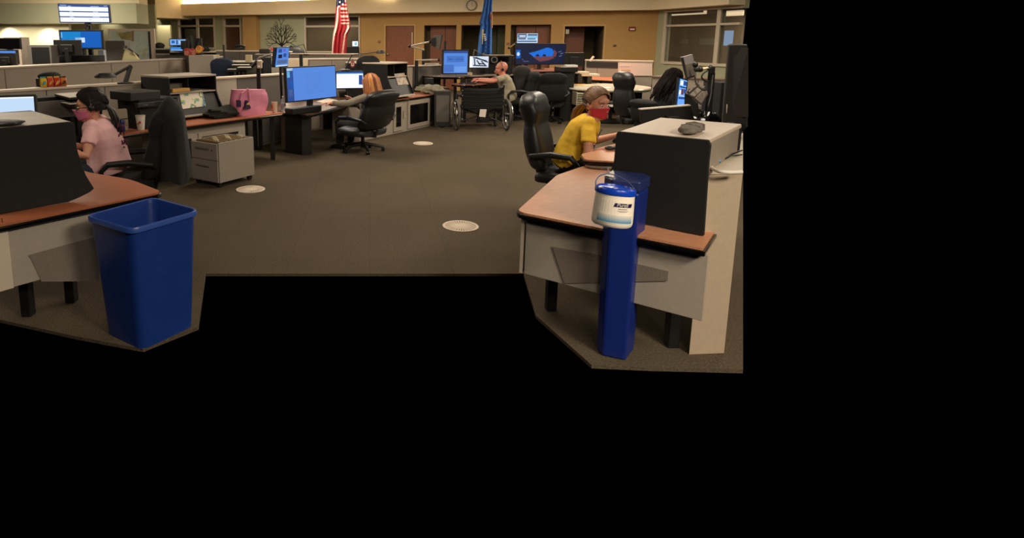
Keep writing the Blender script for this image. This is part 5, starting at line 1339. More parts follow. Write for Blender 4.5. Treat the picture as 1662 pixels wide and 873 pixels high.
# portrait blue screen (vertical, seen obliquely)
mp_ = [D(450, 78, 8.75), D(469, 77.5, 8.95), D(467, 106.5, 8.95), D(446.5, 108.5, 8.75)]
t = thing('portrait_screen', 'small upright blue screen standing behind the largest blue monitor', 'screen', (mp_[3].x+.05, 8.85, 0))
nb_ = (mp_[1]-mp_[0]).cross(mp_[3]-mp_[0]).normalized(); nb_ = nb_ if nb_.y > 0 else -nb_
wpart(t, MB().slab([mp_[0]+Vector((-.03, 0, .01)), mp_[1]+UP*.01, mp_[2]-UP*.01, mp_[3]-Vector((.03, 0, .01))], nb_*.04), 'housing', M_black, smooth=0)
wpart(t, MB().slab(mp_, -nb_*.004), 'screen', S_blue, smooth=0)
def qp(u, v): return (mp_[3]*(1-u)+mp_[2]*u)*(1-v)+(mp_[0]*(1-u)+mp_[1]*u)*v
for u0, v0, u1, v1, m in ((.1, .75, .4, .95, S_navy), (.5, .8, .7, .95, screen_mat('screen_violet', (110, 100, 210), .8)), (.15, .45, .45, .65, S_dk), (.55, .5, .8, .7, S_navy), (.1, .15, .9, .35, S_grey), (.05, .0, .95, .07, S_pale)):
    wpart(t, MB().slab([qp(u0, v0), qp(u1, v0), qp(u1, v1), qp(u0, v1)], -nb_*.007), 'window', m, smooth=0)
wpart(t, MB().tube([Vector((mp_[3].x+.08, 8.9, 0)), D(455, 108, 8.9)], .02, 8), 'stand', M_black)
# front partition M2 and things on it
c0_ = D(468, 94.8, 11.0); zM2 = c0_.z; c1_ = D(584, 91.5, 11.3)
pt_ = partition('grey partition with a pale rail behind the largest blue monitor', c0_, c1_, zM2, .1, M_greyp, seams=(.28, .6))
wsolo('paper_notice', 'cream paper sheet pinned at the left end of the partition behind the largest blue monitor', 'notice', MB().slab([PL(a_, b_, c0_+Vector((.02, -.03, 0)), ((c1_-c0_).x, (c1_-c0_).y))[2] for a_, b_ in ((467.5, 97), (500, 97), (500, 106.5), (467.5, 110))], (-.012, .038, 0)), mat('cream_paper', (222, 200, 168), .8), smooth=0)
a_ = D(488.5, 88, 10.7)
wsolo('thick_post', 'square black post rising behind the top edge of the largest blue monitor', 'post', MB().bx((a_.x-.03, 10.67, 0), (a_.x+.03, 10.73, a_.z)), M_black, smooth=0, bevel=.004)
t = gooseneck_lamp('thin jointed lamp arm before the window, right of the dark high-backed chair', D(498, 89, 13.55)*1, D(493, 72, 13.55), D(475, 76, 13.55), M_dark, .012, .04)
lb = D(560, 114, 10.0)
t = gooseneck_lamp('dark lamp with a long level arm, its head before the tan wall', lb, D(571, 89, 10.0), D(612, 84.5, 10.0), M_dark, .013, .075)
# round red emblem sign hanging on the lamp's lower arm
ctr = D(572.3, 104, 9.9)
t = thing('emblem_sign', 'small red badge with a white interlocked letter emblem beside the slanted lamp arm', 'sign', (ctr.x, ctr.y, ctr.z-.07))
Rx = Matrix.Rotation(PI/2, 3, 'X')
em = MB(); 
def ring2d(a, b, w, n=28, y=0.0, th=.01, c=(0, 0)):
    mb = MB()
    o_ = [Vector((c[0]+(a)*math.cos(2*PI*k/n), y, c[1]+(b)*math.sin(2*PI*k/n))) for k in range(n)]
    i_ = [Vector((c[0]+(a-w)*math.cos(2*PI*k/n), y, c[1]+(b-w)*math.sin(2*PI*k/n))) for k in range(n)]
    mb.loft([[p for p in o_], [p for p in i_], [p+Vector((0, th, 0)) for p in i_], [p+Vector((0, th, 0)) for p in o_], [p for p in o_]], cap=False); return mb
M_crim = mat('crimson', (150, 24, 30), .5)
e_ = ring2d(.036, .062, .014); e_.warp(lambda p: p+UP*.07); e_.build('letter_O', M_crim, t)
for s in (-1, 1):
    MB().bx((s*.016-.006, -.006, .045), (s*.016+.006, .004, .095)).build('letter_U_stroke', M_paper, t, smooth=0)
MB().bx((-.022, -.006, .036), (.022, .004, .048)).build('letter_U_stroke', M_paper, t, smooth=0)
e_ = ring2d(.034, .060, .030, th=.006); 
MB().bx((-.02, .002, .03), (.02, .008, .11)).build('backing', M_crim, t, smooth=0)
MB().tube([(0, .005, .13), (0, .01, .165)], .004, 6).build('hook', M_dark, t)
# dark roll and things at px 584-606
a_ = D(584, 87, 10.9)
simple_chair('black rounded chair back just right of the grey partition end', 595, 87.5, 11.0, .46, 0, M_blackm, arms=False, ang=95)
m_ = mon_px('monitor', 'small white and teal screen glowing in the window behind the striped flag', (571, 66, 76), 582, 20.0, 0, S_white, 1.2, stand=False, content=[(.4, .2, .8, .8, S_cyan, 'teal_letters')])
sill = wsolo('dark_cabinet', 'dark low cabinet below the white and teal screen, behind the striped flag', 'cabinet', MB().bx((D(560, 80, 19.9).x, 19.9, 0), (D(583, 80, 19.9).x, 20.3, D(570, 76.5, 19.9).z)), M_blackm, smooth=0)

# ================================================================ FLAGS
def flag(name, label, px, Y, top_z, prof, m_fn, pole_px, extra=None):
    "gathered cloth hanging from a pole: prof = list of (z, x_left, x_right) in metres from the pole"
    base = D(pole_px, 60, Y); base.z = 0
    t = thing(name, label, 'flag', base)
    MB().tube([(0, 0, 0), (0, 0, top_z)], .016, 10).build('pole', mat('gold_pole', (190, 150, 90), .35, .4), t)
    MB().lathe([(.17, 0), (.17, .03), (.05, .06), (.03, .1)], n=20).build('pole_base', mat('gold_pole', (190, 150, 90), .35, .4), t)
    return t
def cloth(t, name, m, rows, folds=5, amp=.05, n=36, ph=0.0, th=.006, y0=-.03, close=False):
    mb = MB()
    def fn(u, v):
        k = v*(len(rows)-1); i = min(int(k), len(rows)-2); f = k-i
        z = rows[i][0]*(1-f)+rows[i+1][0]*f; xl = rows[i][1]*(1-f)+rows[i+1][1]*f; xr = rows[i][2]*(1-f)+rows[i+1][2]*f
        return Vector((xl+(xr-xl)*u, y0+amp*math.sin(u*folds*2*PI+ph+v*1.5)*(.4+.6*v), z))
    mb.grid(fn, n, 24)
    return mb.build(name, m, t, smooth=80, mods=[('SOLIDIFY', dict(thickness=th))])
def stripe_mat():
    m = bpy.data.materials.new('flag_stripes'); m.use_nodes = True; nt = m.node_tree; b = nt.nodes['Principled BSDF']; b.inputs['Roughness'].default_value = .7
    at = nt.nodes.new('ShaderNodeAttribute'); at.attribute_name = 'strip'; r = nt.nodes.new('ShaderNodeValToRGB'); r.color_ramp.interpolation = 'CONSTANT'
    w = tuple(lin(c) for c in (226, 200, 186))+(1,); rd_ = tuple(lin(c) for c in (158, 26, 36))+(1,); bl = tuple(lin(c) for c in (34, 36, 66))+(1,)
    el = r.color_ramp.elements; el[0].position = 0; el[0].color = rd_; el[1].position = .34; el[1].color = w
    e = el.new(.67); e.color = bl
    nt.links.new(at.outputs['Fac'], r.inputs[0]); nt.links.new(r.outputs[0], b.inputs['Base Color']); return m
Yf = 15.0
fx = 558
k_ = Yf/ F_PX
def zf(py): return D(fx, py, Yf).z
def xf(px): return D(px, 50, Yf).x - D(fx, 50, Yf).x
t = flag('national_flag', 'red and white striped flag with a blue starred corner, hanging on a gold pole', fx, Yf, zf(-8), None, None, fx)
mb = MB(); NU, NV = 60, 60
rows = [(zf(-8), xf(548), xf(560)), (zf(5), xf(546.5), xf(563)), (zf(20), xf(545), xf(565)), (zf(35), xf(544), xf(568)), (zf(46), xf(542.5), xf(569)), (zf(56), xf(541), xf(564)), (zf(75), xf(539), xf(563)), (zf(92), xf(538), xf(562))]
def fn(u, v):
    k = v*(len(rows)-1); i = min(int(k), len(rows)-2); f = k-i
    z = rows[i][0]*(1-f)+rows[i+1][0]*f; xl = rows[i][1]*(1-f)+rows[i+1][1]*f; xr = rows[i][2]*(1-f)+rows[i+1][2]*f
    return Vector((xl+(xr-xl)*u, -.06+.05*math.sin(u*4*2*PI+v*2), z))
mb.grid(fn, NU, NV)
o = mb.build('flag_cloth', stripe_mat(), t, smooth=80, mods=[('SOLIDIFY', dict(thickness=.005))])
at = o.data.attributes.new('strip', 'FLOAT', 'FACE')
vals = []
for i in range(NU):
    for j in range(NV):
        u = (i+.5)/NU; v = (j+.5)/NV
        if v < .20 and u < .92 - .6*max(0, (v-.12)/.08): s = 2
        elif v < .5 and u > .42: s = 1 if int((v-.10)*34) % 2 == 0 and u < .95 else 0
        else:
            w = (u*2.7 + v*.9) % 2
            s = 1 if (.62 < w < 1.0) or (u < .10 and v > .8) else 0
        vals.append({0: .1, 1: .5, 2: .9}[s])
at.data.foreach_set('value', vals)
for (px, py) in ((552.5, 4), (557, 7.5), (551, 11), (556, 14)):
    p = Vector((xf(px), -.125, zf(py))); st_ = MB(); pts_ = []
    for k in range(10):
        a = PI/2+k*PI/5; r_ = .03 if k % 2 == 0 else .012; pts_.append(p+Vector((r_*math.cos(a), 0, r_*math.sin(a))))
    st_.slab(pts_, (0, .004, 0)).build('star', M_paper, t, smooth=0)
fx = 783
t = flag('state_flag', 'blue state flag with a tan feathered emblem on a gold pole, right of the clock', fx, Yf, zf(-8), None, None, fx)
rows = [(zf(-8), xf(785), xf(797)), (zf(10), xf(782.5), xf(796.5)), (zf(25), xf(780), xf(797)), (zf(38), xf(777), xf(797.5)), (zf(41), xf(780), xf(797.5)), (zf(60), xf(777), xf(798)), (zf(91), xf(775), xf(799))]
cloth(t, 'flag_cloth', mat('flag_blue', (52, 108, 186), .7, noise=.1, scale=6), rows, folds=3, amp=.045, y0=-.06)
cloth(t, 'emblem_fold', mat('emblem_tan', (170, 124, 96), .7), [(zf(20), xf(793), xf(796)), (zf(30), xf(793.5), xf(797)), (zf(46), xf(794.5), xf(797.5))], folds=1, amp=.01, y0=-.125, n=8)
cloth(t, 'emblem_shield', mat('emblem_rust', (130, 62, 60), .7), [(zf(24), xf(792), xf(795)), (zf(32), xf(793), xf(796))], folds=1, amp=.01, y0=-.13, n=6)
for k in range(4):
    cloth(t, 'feather', M_paper, [(zf(55+3*k), xf(783.5+.6*k), xf(786.5+.6*k)), (zf(57+3*k), xf(782.6+.6*k), xf(785+.6*k))], folds=1, amp=.004, y0=-.135, n=4)
for k in range(4):
    cloth(t, 'lettering_fold', mat('dark_flag_blue', (34, 46, 96), .7), [(zf(66+6*k), xf(785), xf(789)), (zf(68+6*k), xf(786), xf(790))], folds=1, amp=.004, y0=-.135, n=4)
cloth(t, 'gold_tassel', mat('tassel_gold', (220, 196, 110), .6), [(zf(48), xf(781), xf(783)), (zf(60), xf(780.5), xf(782.5)), (zf(72), xf(781), xf(782))], folds=1, amp=.006, y0=-.14, n=4)
# ================================================================ CENTRE: THE BALD MAN'S STATION
Ym = 12.5
pa_ = D(660, 106.5, 12.3); pb_ = D(716, 102.5, 12.9)
partition('dark partition with a bright pale rail between the tall hutch and the bald man\'s screen', pa_, Vector((pb_.x, pb_.y, 0)), pa_.z, .08, M_greyd, seams=(.2,))
partition('short pale grey end panel right beside the tall hutch with the pale map', D(661, 107.5, 12.1), D(669.5, 107.5, 12.1), D(661, 107.5, 12.1).z, .05, M_grey, cap=False)
# monitor arm in front of the wooden door
def arm(name, label, base, pts, m, r=.022, head=None, cat='monitor arm'):
    t = thing(name, label, cat, base)
    wpart(t, MB().tube([base, Vector((base[0], base[1], pts[0].z))], r*1.5, 10), 'post', M_black)
    for i in range(len(pts)-1):
        wpart(t, MB().tube([pts[i], pts[i+1]], r, 8, flat=.7), 'arm_segment', m)
        wpart(t, MB().ell(pts[i+1], (r*1.4,)*3, n=10, m=6), 'joint', M_black)
    return t
zr = pa_.z
Ya = 12.45
ba = D(688, 100, Ya); ba.z = zr+.002 if False else 0
t = arm('articulated_stand', 'white folded monitor arm on a black post before the wooden door', Vector((D(688, 95, 12.7).x, 12.75, 0)),
        [D(688.5, 81, 12.7), D(665, 75, 12.7), D(698, 68, 12.7)], mat('pale_grey_plastic', (196, 184, 162), .4), .026)
tm_ = [D(704, 57.5, 12.72), D(717, 57, 12.72), D(713.5, 80, 12.72), D(703, 76, 12.72)]
t2 = thing('monitor', 'small grey monitor back held up by the white arm before the recessed cupboards', 'monitor', (tm_[3].x, 12.72, tm_[2].z))
wpart(t2, MB().slab(tm_, Vector((.0, .05, 0))), 'housing', M_mid, smooth=0, bevel=.006)
wpart(t2, MB().slab([tm_[1]+Vector((0, 0, 0)), D(718.5, 57.5, 12.8), D(714.5, 81, 12.8), tm_[2]], Vector((0, .05, 0))), 'screen_edge', M_black, smooth=0)
wpart(t2, MB().slab([D(700, 62, 12.66), D(708, 61, 12.66), D(708, 75, 12.66), D(700, 74, 12.66)], Vector((0, .05, 0))), 'rear_mount', M_black, smooth=0, bevel=.005)
t = arm('articulated_stand', 'low white folded monitor arm lying level above the bright partition rail', Vector((D(676, 106, 12.2).x, 12.2, 0)),
        [D(676, 98, 12.2), D(712, 97, 12.2)], mat('pale_grey_plastic', (196, 184, 162), .4), .024)
boxw('small_box', 'tiny cream box on the low white monitor arm', 'box', D(696, 96.5, 12.2)+UP*.03, (.07, .05, .05), mat('cream_card', (196, 178, 144), .8)) if False else None
wsolo('book', 'pale closed binder on the bright rail left of the bald man\'s blue screen', 'book', MB().bx((D(690, 103, 12.35).x, 12.3, zr+.002), (D(712, 103, 12.35).x, 12.42, zr+.05)), M_paper, smooth=0)
# posts and pc tower
wsolo('thin_post', 'dark round post left of the bald man\'s blue screen top', 'post', MB().tube([Vector((D(722.5, 75, 13.2).x, 13.2, 0)), D(722.5, 67, 13.2)], .03, 8), M_dark)
# upper desk
zU = .93
U = [Vector((D(px, 120, Y).x, Y, 0)) for px, Y in ((686, 12.5), (700, 12.3), (720, 12.1), (745, 12.1), (790, 12.4), (836, 12.6), (836, 13.1), (690, 13.1))]
t = counter('monitor_shelf_desk', 'raised dark desk tier under the bald man\'s screens', 'desk', U, zU, .04, mat('taupe_laminate', (128, 110, 92), .5), rad=.05, legs=[U[7]+Vector((.2, -.2, 0)), U[6]+Vector((-.2, -.2, 0)), U[3]+Vector((0, .5, 0))])
zL = .80
Lw = [Vector((D(px, 130, Y).x, Y, 0)) for px, Y in ((733, 11.85), (745, 11.6), (770, 11.6), (792, 11.85), (785, 12.05), (738, 12.05))]
t = counter('keyboard_shelf', 'lower cherry keyboard shelf under the bald man\'s hands', 'desk', Lw, zL, .035, mat('cherry_dim', (150, 92, 70), .35), rad=.06, legs=[Lw[0]+Vector((.3, .15, 0)), Lw[3]+Vector((-.15, .1, 0))])
mon_px('monitor', 'tall blue text monitor in front of the bald man', (717.5, 80.5, 121), 760.5, Ym, 3, S_blue, zU+.003, bez=.03, depth=.12,
       content=[(.0, .9, 1, 1, S_navy, 'title_bar'), (.12, .5, .85, .78, screen_mat('screen_mid_blue', (70, 116, 200), .9), 'text_panel'), (.02, .05, .42, .38, screen_mat('screen_mid_blue', (70, 116, 200), .9), 'text_panel'), (.46, .05, .96, .3, screen_mat('screen_light_blue', (110, 160, 236), .9), 'text_panel'), (.2, .6, .4, .66, S_navy, 'text_line'), (.5, .6, .8, .66, S_navy, 'text_line')])
mm = mon_px('monitor', 'monitor with a grey and white floor map right of the bald man\'s blue text monitor', (760.5, 90, 111), 794, 12.8, 0, screen_mat('screen_map_white', (214, 224, 240), .95), zU+.003, bez=.02,
       content=[(0, 0, .14, 1, S_white, 'side_panel')])
p0m = D(760.5, 90, 12.49)
def mq(px, py): return D(px, py, 12.778)
for (a, b, c, d) in ((768, 93, 790, 99), (768, 106, 790, 107), (770, 95, 771, 107), (774, 98, 779, 105), (781, 99, 788, 106), (772, 93, 792, 101), (776, 103, 786, 104)):
    q0_, q1_ = mq(a, b), mq(c, d); dq = (q1_-q0_); nq = Vector((-dq.z, 0, dq.x)).normalized()*.012
    wpart(mm, MB().slab([q0_-nq, q1_-nq, q1_+nq, q0_+nq], (0, .003, 0)), 'map_line', S_dk, smooth=0)
gooseneck_lamp('dark folded desk lamp peaked above the floor-map monitor', Vector((D(763, 91, 12.95).x, 12.95, zU+.002)), D(770, 80.5, 12.95), D(783, 88.5, 12.95), M_mid, .014, .03)
boxw('sticky_note_box', 'small cream note box between the bald man\'s two monitors', 'box', Vector((D(762.5, 117, 12.4).x, 12.4, zU+.002)), (.10, .06, .07), mat('cream_card', (196, 178, 144), .8))
wsolo('keyboard', 'grey keyboard on the raised tier below the bald man\'s blue text monitor', 'keyboard', MB().bx((D(741, 120, 12.2).x, 12.15, zU+.002), (D(763, 120, 12.2).x, 12.32, zU+.03)), M_mid, smooth=0)
wsolo('keyboard', 'dark keyboard on the lower cherry shelf under the bald man\'s hands', 'keyboard', MB().bx((D(746, 120, 11.8).x, 11.72, zL+.002), (D(772, 120, 11.8).x, 11.88, zL+.02)), M_black, smooth=0)
# black hutch right of his screens
ha, hb_ = D(793, 89.5, 13.1), D(833, 91, 13.1)
t = thing('desk_hutch', 'black hutch with a pale rim behind the bald man\'s head', 'hutch', ((ha.x+hb_.x)/2, 13.1, zU+.002))
wpart(t, MB().bx((ha.x, 13.13, zU+.002), (hb_.x, 13.5, ha.z-.02)), 'body', M_blackm, smooth=0)
wpart(t, MB().bx((ha.x-.01, 13.1, ha.z-.02), (hb_.x+.01, 13.52, ha.z+.005)), 'top', M_greyp, smooth=0)
wpart(t, MB().bx((D(808, 93, 13.13).x, 13.115, D(808, 99, 13.13).z), (hb_.x-.03, 13.13, D(808, 92.5, 13.13).z)), 'bay', M_blackg, smooth=0)
e_ = ring2d(.075, .07, .022, y=0, th=.02); c_ = D(802.5, 97, 13.06)
wsolo('headset', 'pale ring headset hanging on the black hutch left of the bald man\'s head', 'headset', e_.warp(lambda p: p+c_), M_mid)
wsolo('wall_panel', 'grey panel below the black hutch behind the bald man\'s shoulders', 'panel', MB().bx((ha.x-.4, 13.54, 0), (hb_.x+.3, 13.6, zU+.35)), M_greyd, smooth=0)
# tan lamp arm
arm('folding_lamp', 'tan jointed lamp arm at the left edge of the dark desert-wallpaper screen', Vector((D(829, 95, 12.8).x, 12.85, 0)),
    [D(828, 90, 12.8), D(826, 78, 12.8), D(837, 70, 12.8)], mat('tan_metal', (180, 150, 104), .5), .02, cat='lamp')
# PC tower and dark boxes under the upper desk
for a, b, yt, Y, lb, m in ((690, 704, 127, 12.1, 'dark computer tower under the raised dark tier, behind the grey jacket', M_black), (706, 732, 148, 11.3, 'dark grey metal side cabinet left of the wheelchair', M_dark)):
    A_ = D(a, yt, Y); Bq = D(b, yt, Y)
    t = thing('computer_tower' if m is M_black else 'side_cabinet', lb, 'computer' if m is M_black else 'cabinet', (A_.x, Y, 0))
    wpart(t, MB().bx((A_.x, Y, 0), (Bq.x, Y+.45, A_.z)), 'body', m, smooth=0, bevel=.006)
    wpart(t, MB().bx((A_.x+.03, Y-.006, .1), (Bq.x-.03, Y+.002, A_.z-.08)), 'front_panel', M_blackm if m is M_black else M_greyd, smooth=0)
crumple('shoe_pair', 'dark tangled cables and power strip on the floor left of the wheelchair', 'cables', G(712, 196, 0), (.3, .12, .05), M_blackm, 21, .4) if False else None
cable('power_cable', 'black cable coiled on the floor left of the wheelchair', [G(702, 192, .012), G(708, 197, .012), G(716, 199, .012), G(722, 203, .012), G(718, 206, .012), G(710, 203, .012)], .012, M_black)
cable('power_cable', 'grey cable on the floor by the dark side cabinet left of the wheelchair', [G(700, 181, .02), G(706, 184, .02), G(712, 190, .02)], .02, M_mid)

# ---- wheelchair
wc = Vector((D(781, 200, 10.95).x, 10.95, 0))
t = thing('wheelchair', 'empty black folding wheelchair seen from behind, before the bald man', 'wheelchair', (wc.x, wc.y, 0), math.radians(3))
kW = 10.9/F_PX
W2 = .475; R_w = .285
M_tyre = mat('grey_tyre', (92, 88, 84), .7); M_wcf = mat('black_canvas', (30, 29, 28), .9, noise=.1, scale=30)
for s, nm in ((-1, 'l'), (1, 'r')):
    x = s*W2
    wh = MB(); n = 36
    rg = []
    for k in range(n+1):
        a = 2*PI*k/n; rg.append(Vector((x+s*.02*0, R_w*math.cos(a)*.97, R_w+R_w*math.sin(a)*.97-.0)))
    wh.tube(rg, .022, 8); w_ = wh.build('rear_wheel', M_tyre, t)
    hr_ = MB().tube([Vector((x+s*.05, (R_w-.04)*math.cos(2*PI*k/n), R_w+(R_w-.04)*math.sin(2*PI*k/n))) for k in range(n+1)], .009, 6).build('hand_rim', M_chrome, w_)
    sp = MB()
    MB().tube([(x-.04, 0, R_w), (x+.05, 0, R_w)], .03, 10).build('hub', M_black, w_)
    for k in range(12):
        a = 2*PI*k/12; MB().tube([(x+.02*(-1)**k, 0, R_w), (x, (R_w-.03)*math.cos(a), R_w+(R_w-.03)*math.sin(a))], .003, 5).build('spoke', M_chrome, w_)
    cx = s*(W2-.09)
    MB().tube([(cx, -.02, .22), (cx, -.06, .55), (cx, -.08, .84), (cx, -.13, .86)], .014, 8).build('frame_post', M_black, t)
    MB().tube([(cx, -.08, .845), (cx, -.2, .865)], .022, 10).build('push_handle', M_mid, t)
    for z in (.35, .45, .55, .65, .75): MB().ell((cx, -.085-.0*z, z), (.01, .01, .01), n=8, m=5).build('rivet', M_chrome, t)
    MB().tube([(cx, -.02, .62), (cx, .38, .62), (cx, .42, .4)], .014, 8).build('arm_frame', M_black, t)
    MB().bx((cx-.03, .02, .63), (cx+.03, .34, .66)).build('arm_pad', M_blackm, t, bevel=.01, smooth=0)
    MB().tube([(cx, -.02, .40), (cx, .42, .40), (cx, .55, .12)], .014, 8).build('side_rail', M_black, t)
    c_ = MB().tube([(cx-.016, .42, .085), (cx+.016, .42, .085)], .085, 16).build('front_caster', M_tyre, t)
    MB().tube([(cx, .42, .09), (cx, .40, .28)], .014, 8).build('caster_fork', M_chrome, c_)
    MB().bx((cx-.07 if s > 0 else cx-.03, .52, .09), (cx+.03 if s > 0 else cx+.07, .68, .105)).build('footplate', M_black, t, smooth=0)
    MB().bx((cx-.012, -.12, .2), (cx+.012, -.02, .23)).build('tipping_lever', M_mid, t, smooth=0)
mb = MB()
def bk(u, v): return Vector(((u-.5)*2*(W2-.095), -.075-.05*math.sin(PI*u)*(.6+.4*v)-.008*math.sin(v*PI*5)**2,   .40+.40*v - .015*math.sin(PI*u)*v))
mb.grid(bk, 20, 30); mb.build('back_sling', M_wcf, t, smooth=60, mods=[('SOLIDIFY', dict(thickness=.02))])
for k in range(4):
    MB().tube([bk(u/10, .2+.19*k)-Vector((0, .015, 0)) for u in range(11)], .006, 6).build('seam_piping', M_black, t)
MB().bx((-(W2-.1), -.02, .40), (W2-.1, .42, .44)).build('seat_sling', M_wcf, t, smooth=0, bevel=.01)
for s in (-1, 1): MB().tube([(s*(W2-.11), .1, .40), (-s*(W2-.11), .12, .14)], .012, 8).build('cross_brace', M_black, t)
MB().box((.0, -.10, .33), (.12, .01, .15), Matrix.Rotation(.12, 3, 'Y')).build('care_label', M_paper, t, smooth=0)

# ================================================================ RIGHT OF CENTRE
# desert wallpaper screen
Yt = 13.4
t = mon_px('wall_display', 'big dark screen with a desert rock wallpaper and blue sky', (836, 70.5, 105), 917.5, Yt, 0, S_dk, 1.02, bez=.02, depth=.07, cat='screen')
def tp(pts, m, nm, off=.010): 
    return wpart(t, MB().slab([D(a, b, Yt-off) for a, b in pts], (0, .003, 0)), nm, m, smooth=0)
S_sky = screen_mat('screen_sky_blue', (24, 108, 216), .95); S_rock = screen_mat('screen_rock', (116, 66, 74), .8); S_sand = screen_mat('screen_sand', (74, 46, 66), .8)
tp([(837.5, 81), (845, 81), (845, 94), (838, 95)], S_win, 'desktop_glow')
tp([(839, 86), (842, 84), (844, 88), (842, 91), (839, 90)], S_pale, 'logo_shape', .013)
tp([(858, 86), (868, 84), (880, 80), (888, 77), (896, 79), (899, 84), (897, 91), (882, 92), (866, 92)], S_sky, 'sky_shape')
tp([(864, 92), (896, 91), (900, 94), (890, 98), (876, 100)], S_rock, 'sand_shape')
tp([(899, 80), (904, 85), (902, 92), (897, 92), (899, 86)], S_rock, 'rock_shape', .011)
for a in (872, 883): tp([(a-3, 91.5), (a-1, 88), (a+2, 88), (a+4, 91.5)], S_dk, 'rock_shape', .014)
for a, b, w in ((847, 96, 3), (849, 99, 9)): tp([(a, b), (a+w, b), (a+w, b+1), (a, b+1)], S_grey, 'text_line', .013)
for a, b in ((906, 84), (909, 87), (907, 91)): tp([(a, b), (a+5, b-1.5), (a+5, b), (a, b+1)], S_grey, 'rock_highlight', .012)
t = mon_px('camera_feed_screen', 'small bright screen with grey camera pictures above the desert-wallpaper screen', (838.5, 53.5, 70.5), 873, 13.6, 0, S_pale, 1.02, bez=.01, depth=.04, cat='screen',
       content=[(.02, .55, .45, .98, S_grey, 'camera_picture'), (.1, .65, .4, .8, S_white, 'camera_picture_sky'), (.5, .75, .98, .95, S_grey, 'camera_picture'), (.5, .52, .98, .7, S_cyan, 'camera_picture'), (.5, .38, .9, .48, S_dk, 'camera_picture'), (.04, .38, .42, .5, S_dk, 'camera_picture'), (.02, .1, .95, .25, S_grey, 'caption_row')])
mon_px('monitor', 'square black monitor back right of the desert-wallpaper screen', (915, 85.5, 108), 947, 12.9, 0, None, .95, back=True, stand=True)
zT = 1.0
tt0 = D(846, 107, 12.9)
t = counter('raised_counter', 'raised cherry counter under the desert-wallpaper screen', 'desk', [D(838, 108, 12.6), D(909, 108, 12.6), D(912, 108, 14.0), D(836, 108, 14.0)], 1.02, .04, mat('cherry_dim', (150, 92, 70), .35), rad=0,
            legs=[D(842, 108, 12.8), D(905, 108, 12.8), D(905, 108, 13.8)], panel=[(D(852, 108, 12.75), D(900, 108, 12.75), .05, .9, M_blackm, 'dark_front')])
wsolo('countertop_edge', 'pale strip shelf just below the raised cherry counter', 'shelf', MB().bx((D(848, 112, 12.45).x, 12.45, .93), (D(907, 112, 12.45).x, 12.58, .965)), M_grey, smooth=0) if False else None
boxw('printer', 'low black printer with white paper on top, before the square black monitor back', 'printer', Vector((D(923, 110, 12.2).x, 12.2, .80)), (.48, .35, .16), M_black) if False else None
pr_ = D(909, 117, 12.1); pr2_ = D(938, 117, 12.1)
t = thing('printer', 'low black printer with white paper on top, below the square black monitor back', 'printer', ((pr_.x+pr2_.x)/2, 12.1, 0))
wpart(t, MB().bx((pr_.x, 12.1, pr_.z), (pr2_.x, 12.5, D(909, 109, 12.1).z)), 'printer_body', M_black, smooth=0, bevel=.01)
wpart(t, MB().bx((D(918, 110, 12.15).x, 12.12, D(918, 110.5, 12.12).z), (D(937, 110, 12.15).x, 12.3, D(918, 105.5, 12.15).z)), 'paper_stack', M_paper, smooth=0)
wpart(t, MB().bx((pr_.x+.05, 12.15, 0), (pr2_.x-.05, 12.45, pr_.z)), 'printer_stand', M_blackm, smooth=0)
# low partition with whiteboard
wa, wb_ = D(950, 96.5, 15.6), D(1060, 100.2, 14.6)
zP = wa.z
partition('low dark partition with a thin pale rail before the tan wall, right of the open doorway', wa, Vector((wb_.x, wb_.y, 0)), zP, .08, M_greyp, seams=(.2,))
dpw = (Vector((wb_.x, wb_.y, 0))-Vector((wa.x, wa.y, 0))).normalized(); npw = Vector((dpw.y, -dpw.x, 0))
def onw(px, py, off=.012): return PL(px, py, wa+npw*off, dpw)[2]
wsolo('dark_board', 'black strip board on the low partition left of the pinkish whiteboard', 'board', MB().slab([onw(952, 99.5), onw(1003, 101), onw(1003, 110.5), onw(952, 109)], npw*.01), mat('charcoal_board', (40, 37, 35), .8), smooth=0)
wbd = wsolo('whiteboard', 'pinkish whiteboard hung on the low partition before the tan wall', 'whiteboard', MB().slab([onw(1003.5, 101.5), onw(1059, 103), onw(1059, 123), onw(1003.5, 122.5)], npw*.02), mat('pink_white_board', (214, 190, 176), .35), smooth=0)
for (a, b, c, d, m) in ((1007, 105.3, 1024, 106.2, M_paper), (1006, 108, 1022, 109, mat('faint_red_ink', (190, 150, 140), .6)), (1008, 113, 1023, 116, mat('faint_orange_ink', (206, 160, 130), .6))):
    mb = MB().slab([onw(a, b, .036), onw(c, b, .036), onw(c, d, .036), onw(a, d, .036)], npw*.002); base_ = wbd.location
    mb.warp(lambda p: p-base_); mb.build('marker_note', m, wbd, smooth=0)
zR = .74
Dk = [G(px, py, zR) for px, py in ((946, 124), (952, 121.5), (1030, 123.5), (1022, 132.5), (960, 129))]
t = counter('side_desk', 'orange cherry desk before the pinkish whiteboard', 'desk', Dk, zR, .04, M_wood, rad=0, legs=[Dk[3]+Vector((-.2, .15, 0)), Dk[4]+Vector((.3, .2, 0)), Dk[2]+Vector((-.4, -.1, 0))],
            panel=[(Dk[4]+Vector((.9, .2, 0)), Dk[3]+Vector((-.2, .12, 0)), .05, zR-.06, M_grey, 'front_panel')])
p = G(1000, 125, zR)
wsolo('binder', 'dark folder lying at the right end of the orange cherry desk', 'folder', MB().slab([G(x, y, zR+.002) for x, y in ((1006, 122.6), (1026, 123.4), (1024, 125.2), (1005, 124.3))], (0, 0, .03)), M_black, smooth=0)
boxw('small_cup', 'small dark cup on the left of the orange cherry desk', 'cup', G(966, 123.5, zR)+UP*.001, (.06, .06, .08), M_dark)
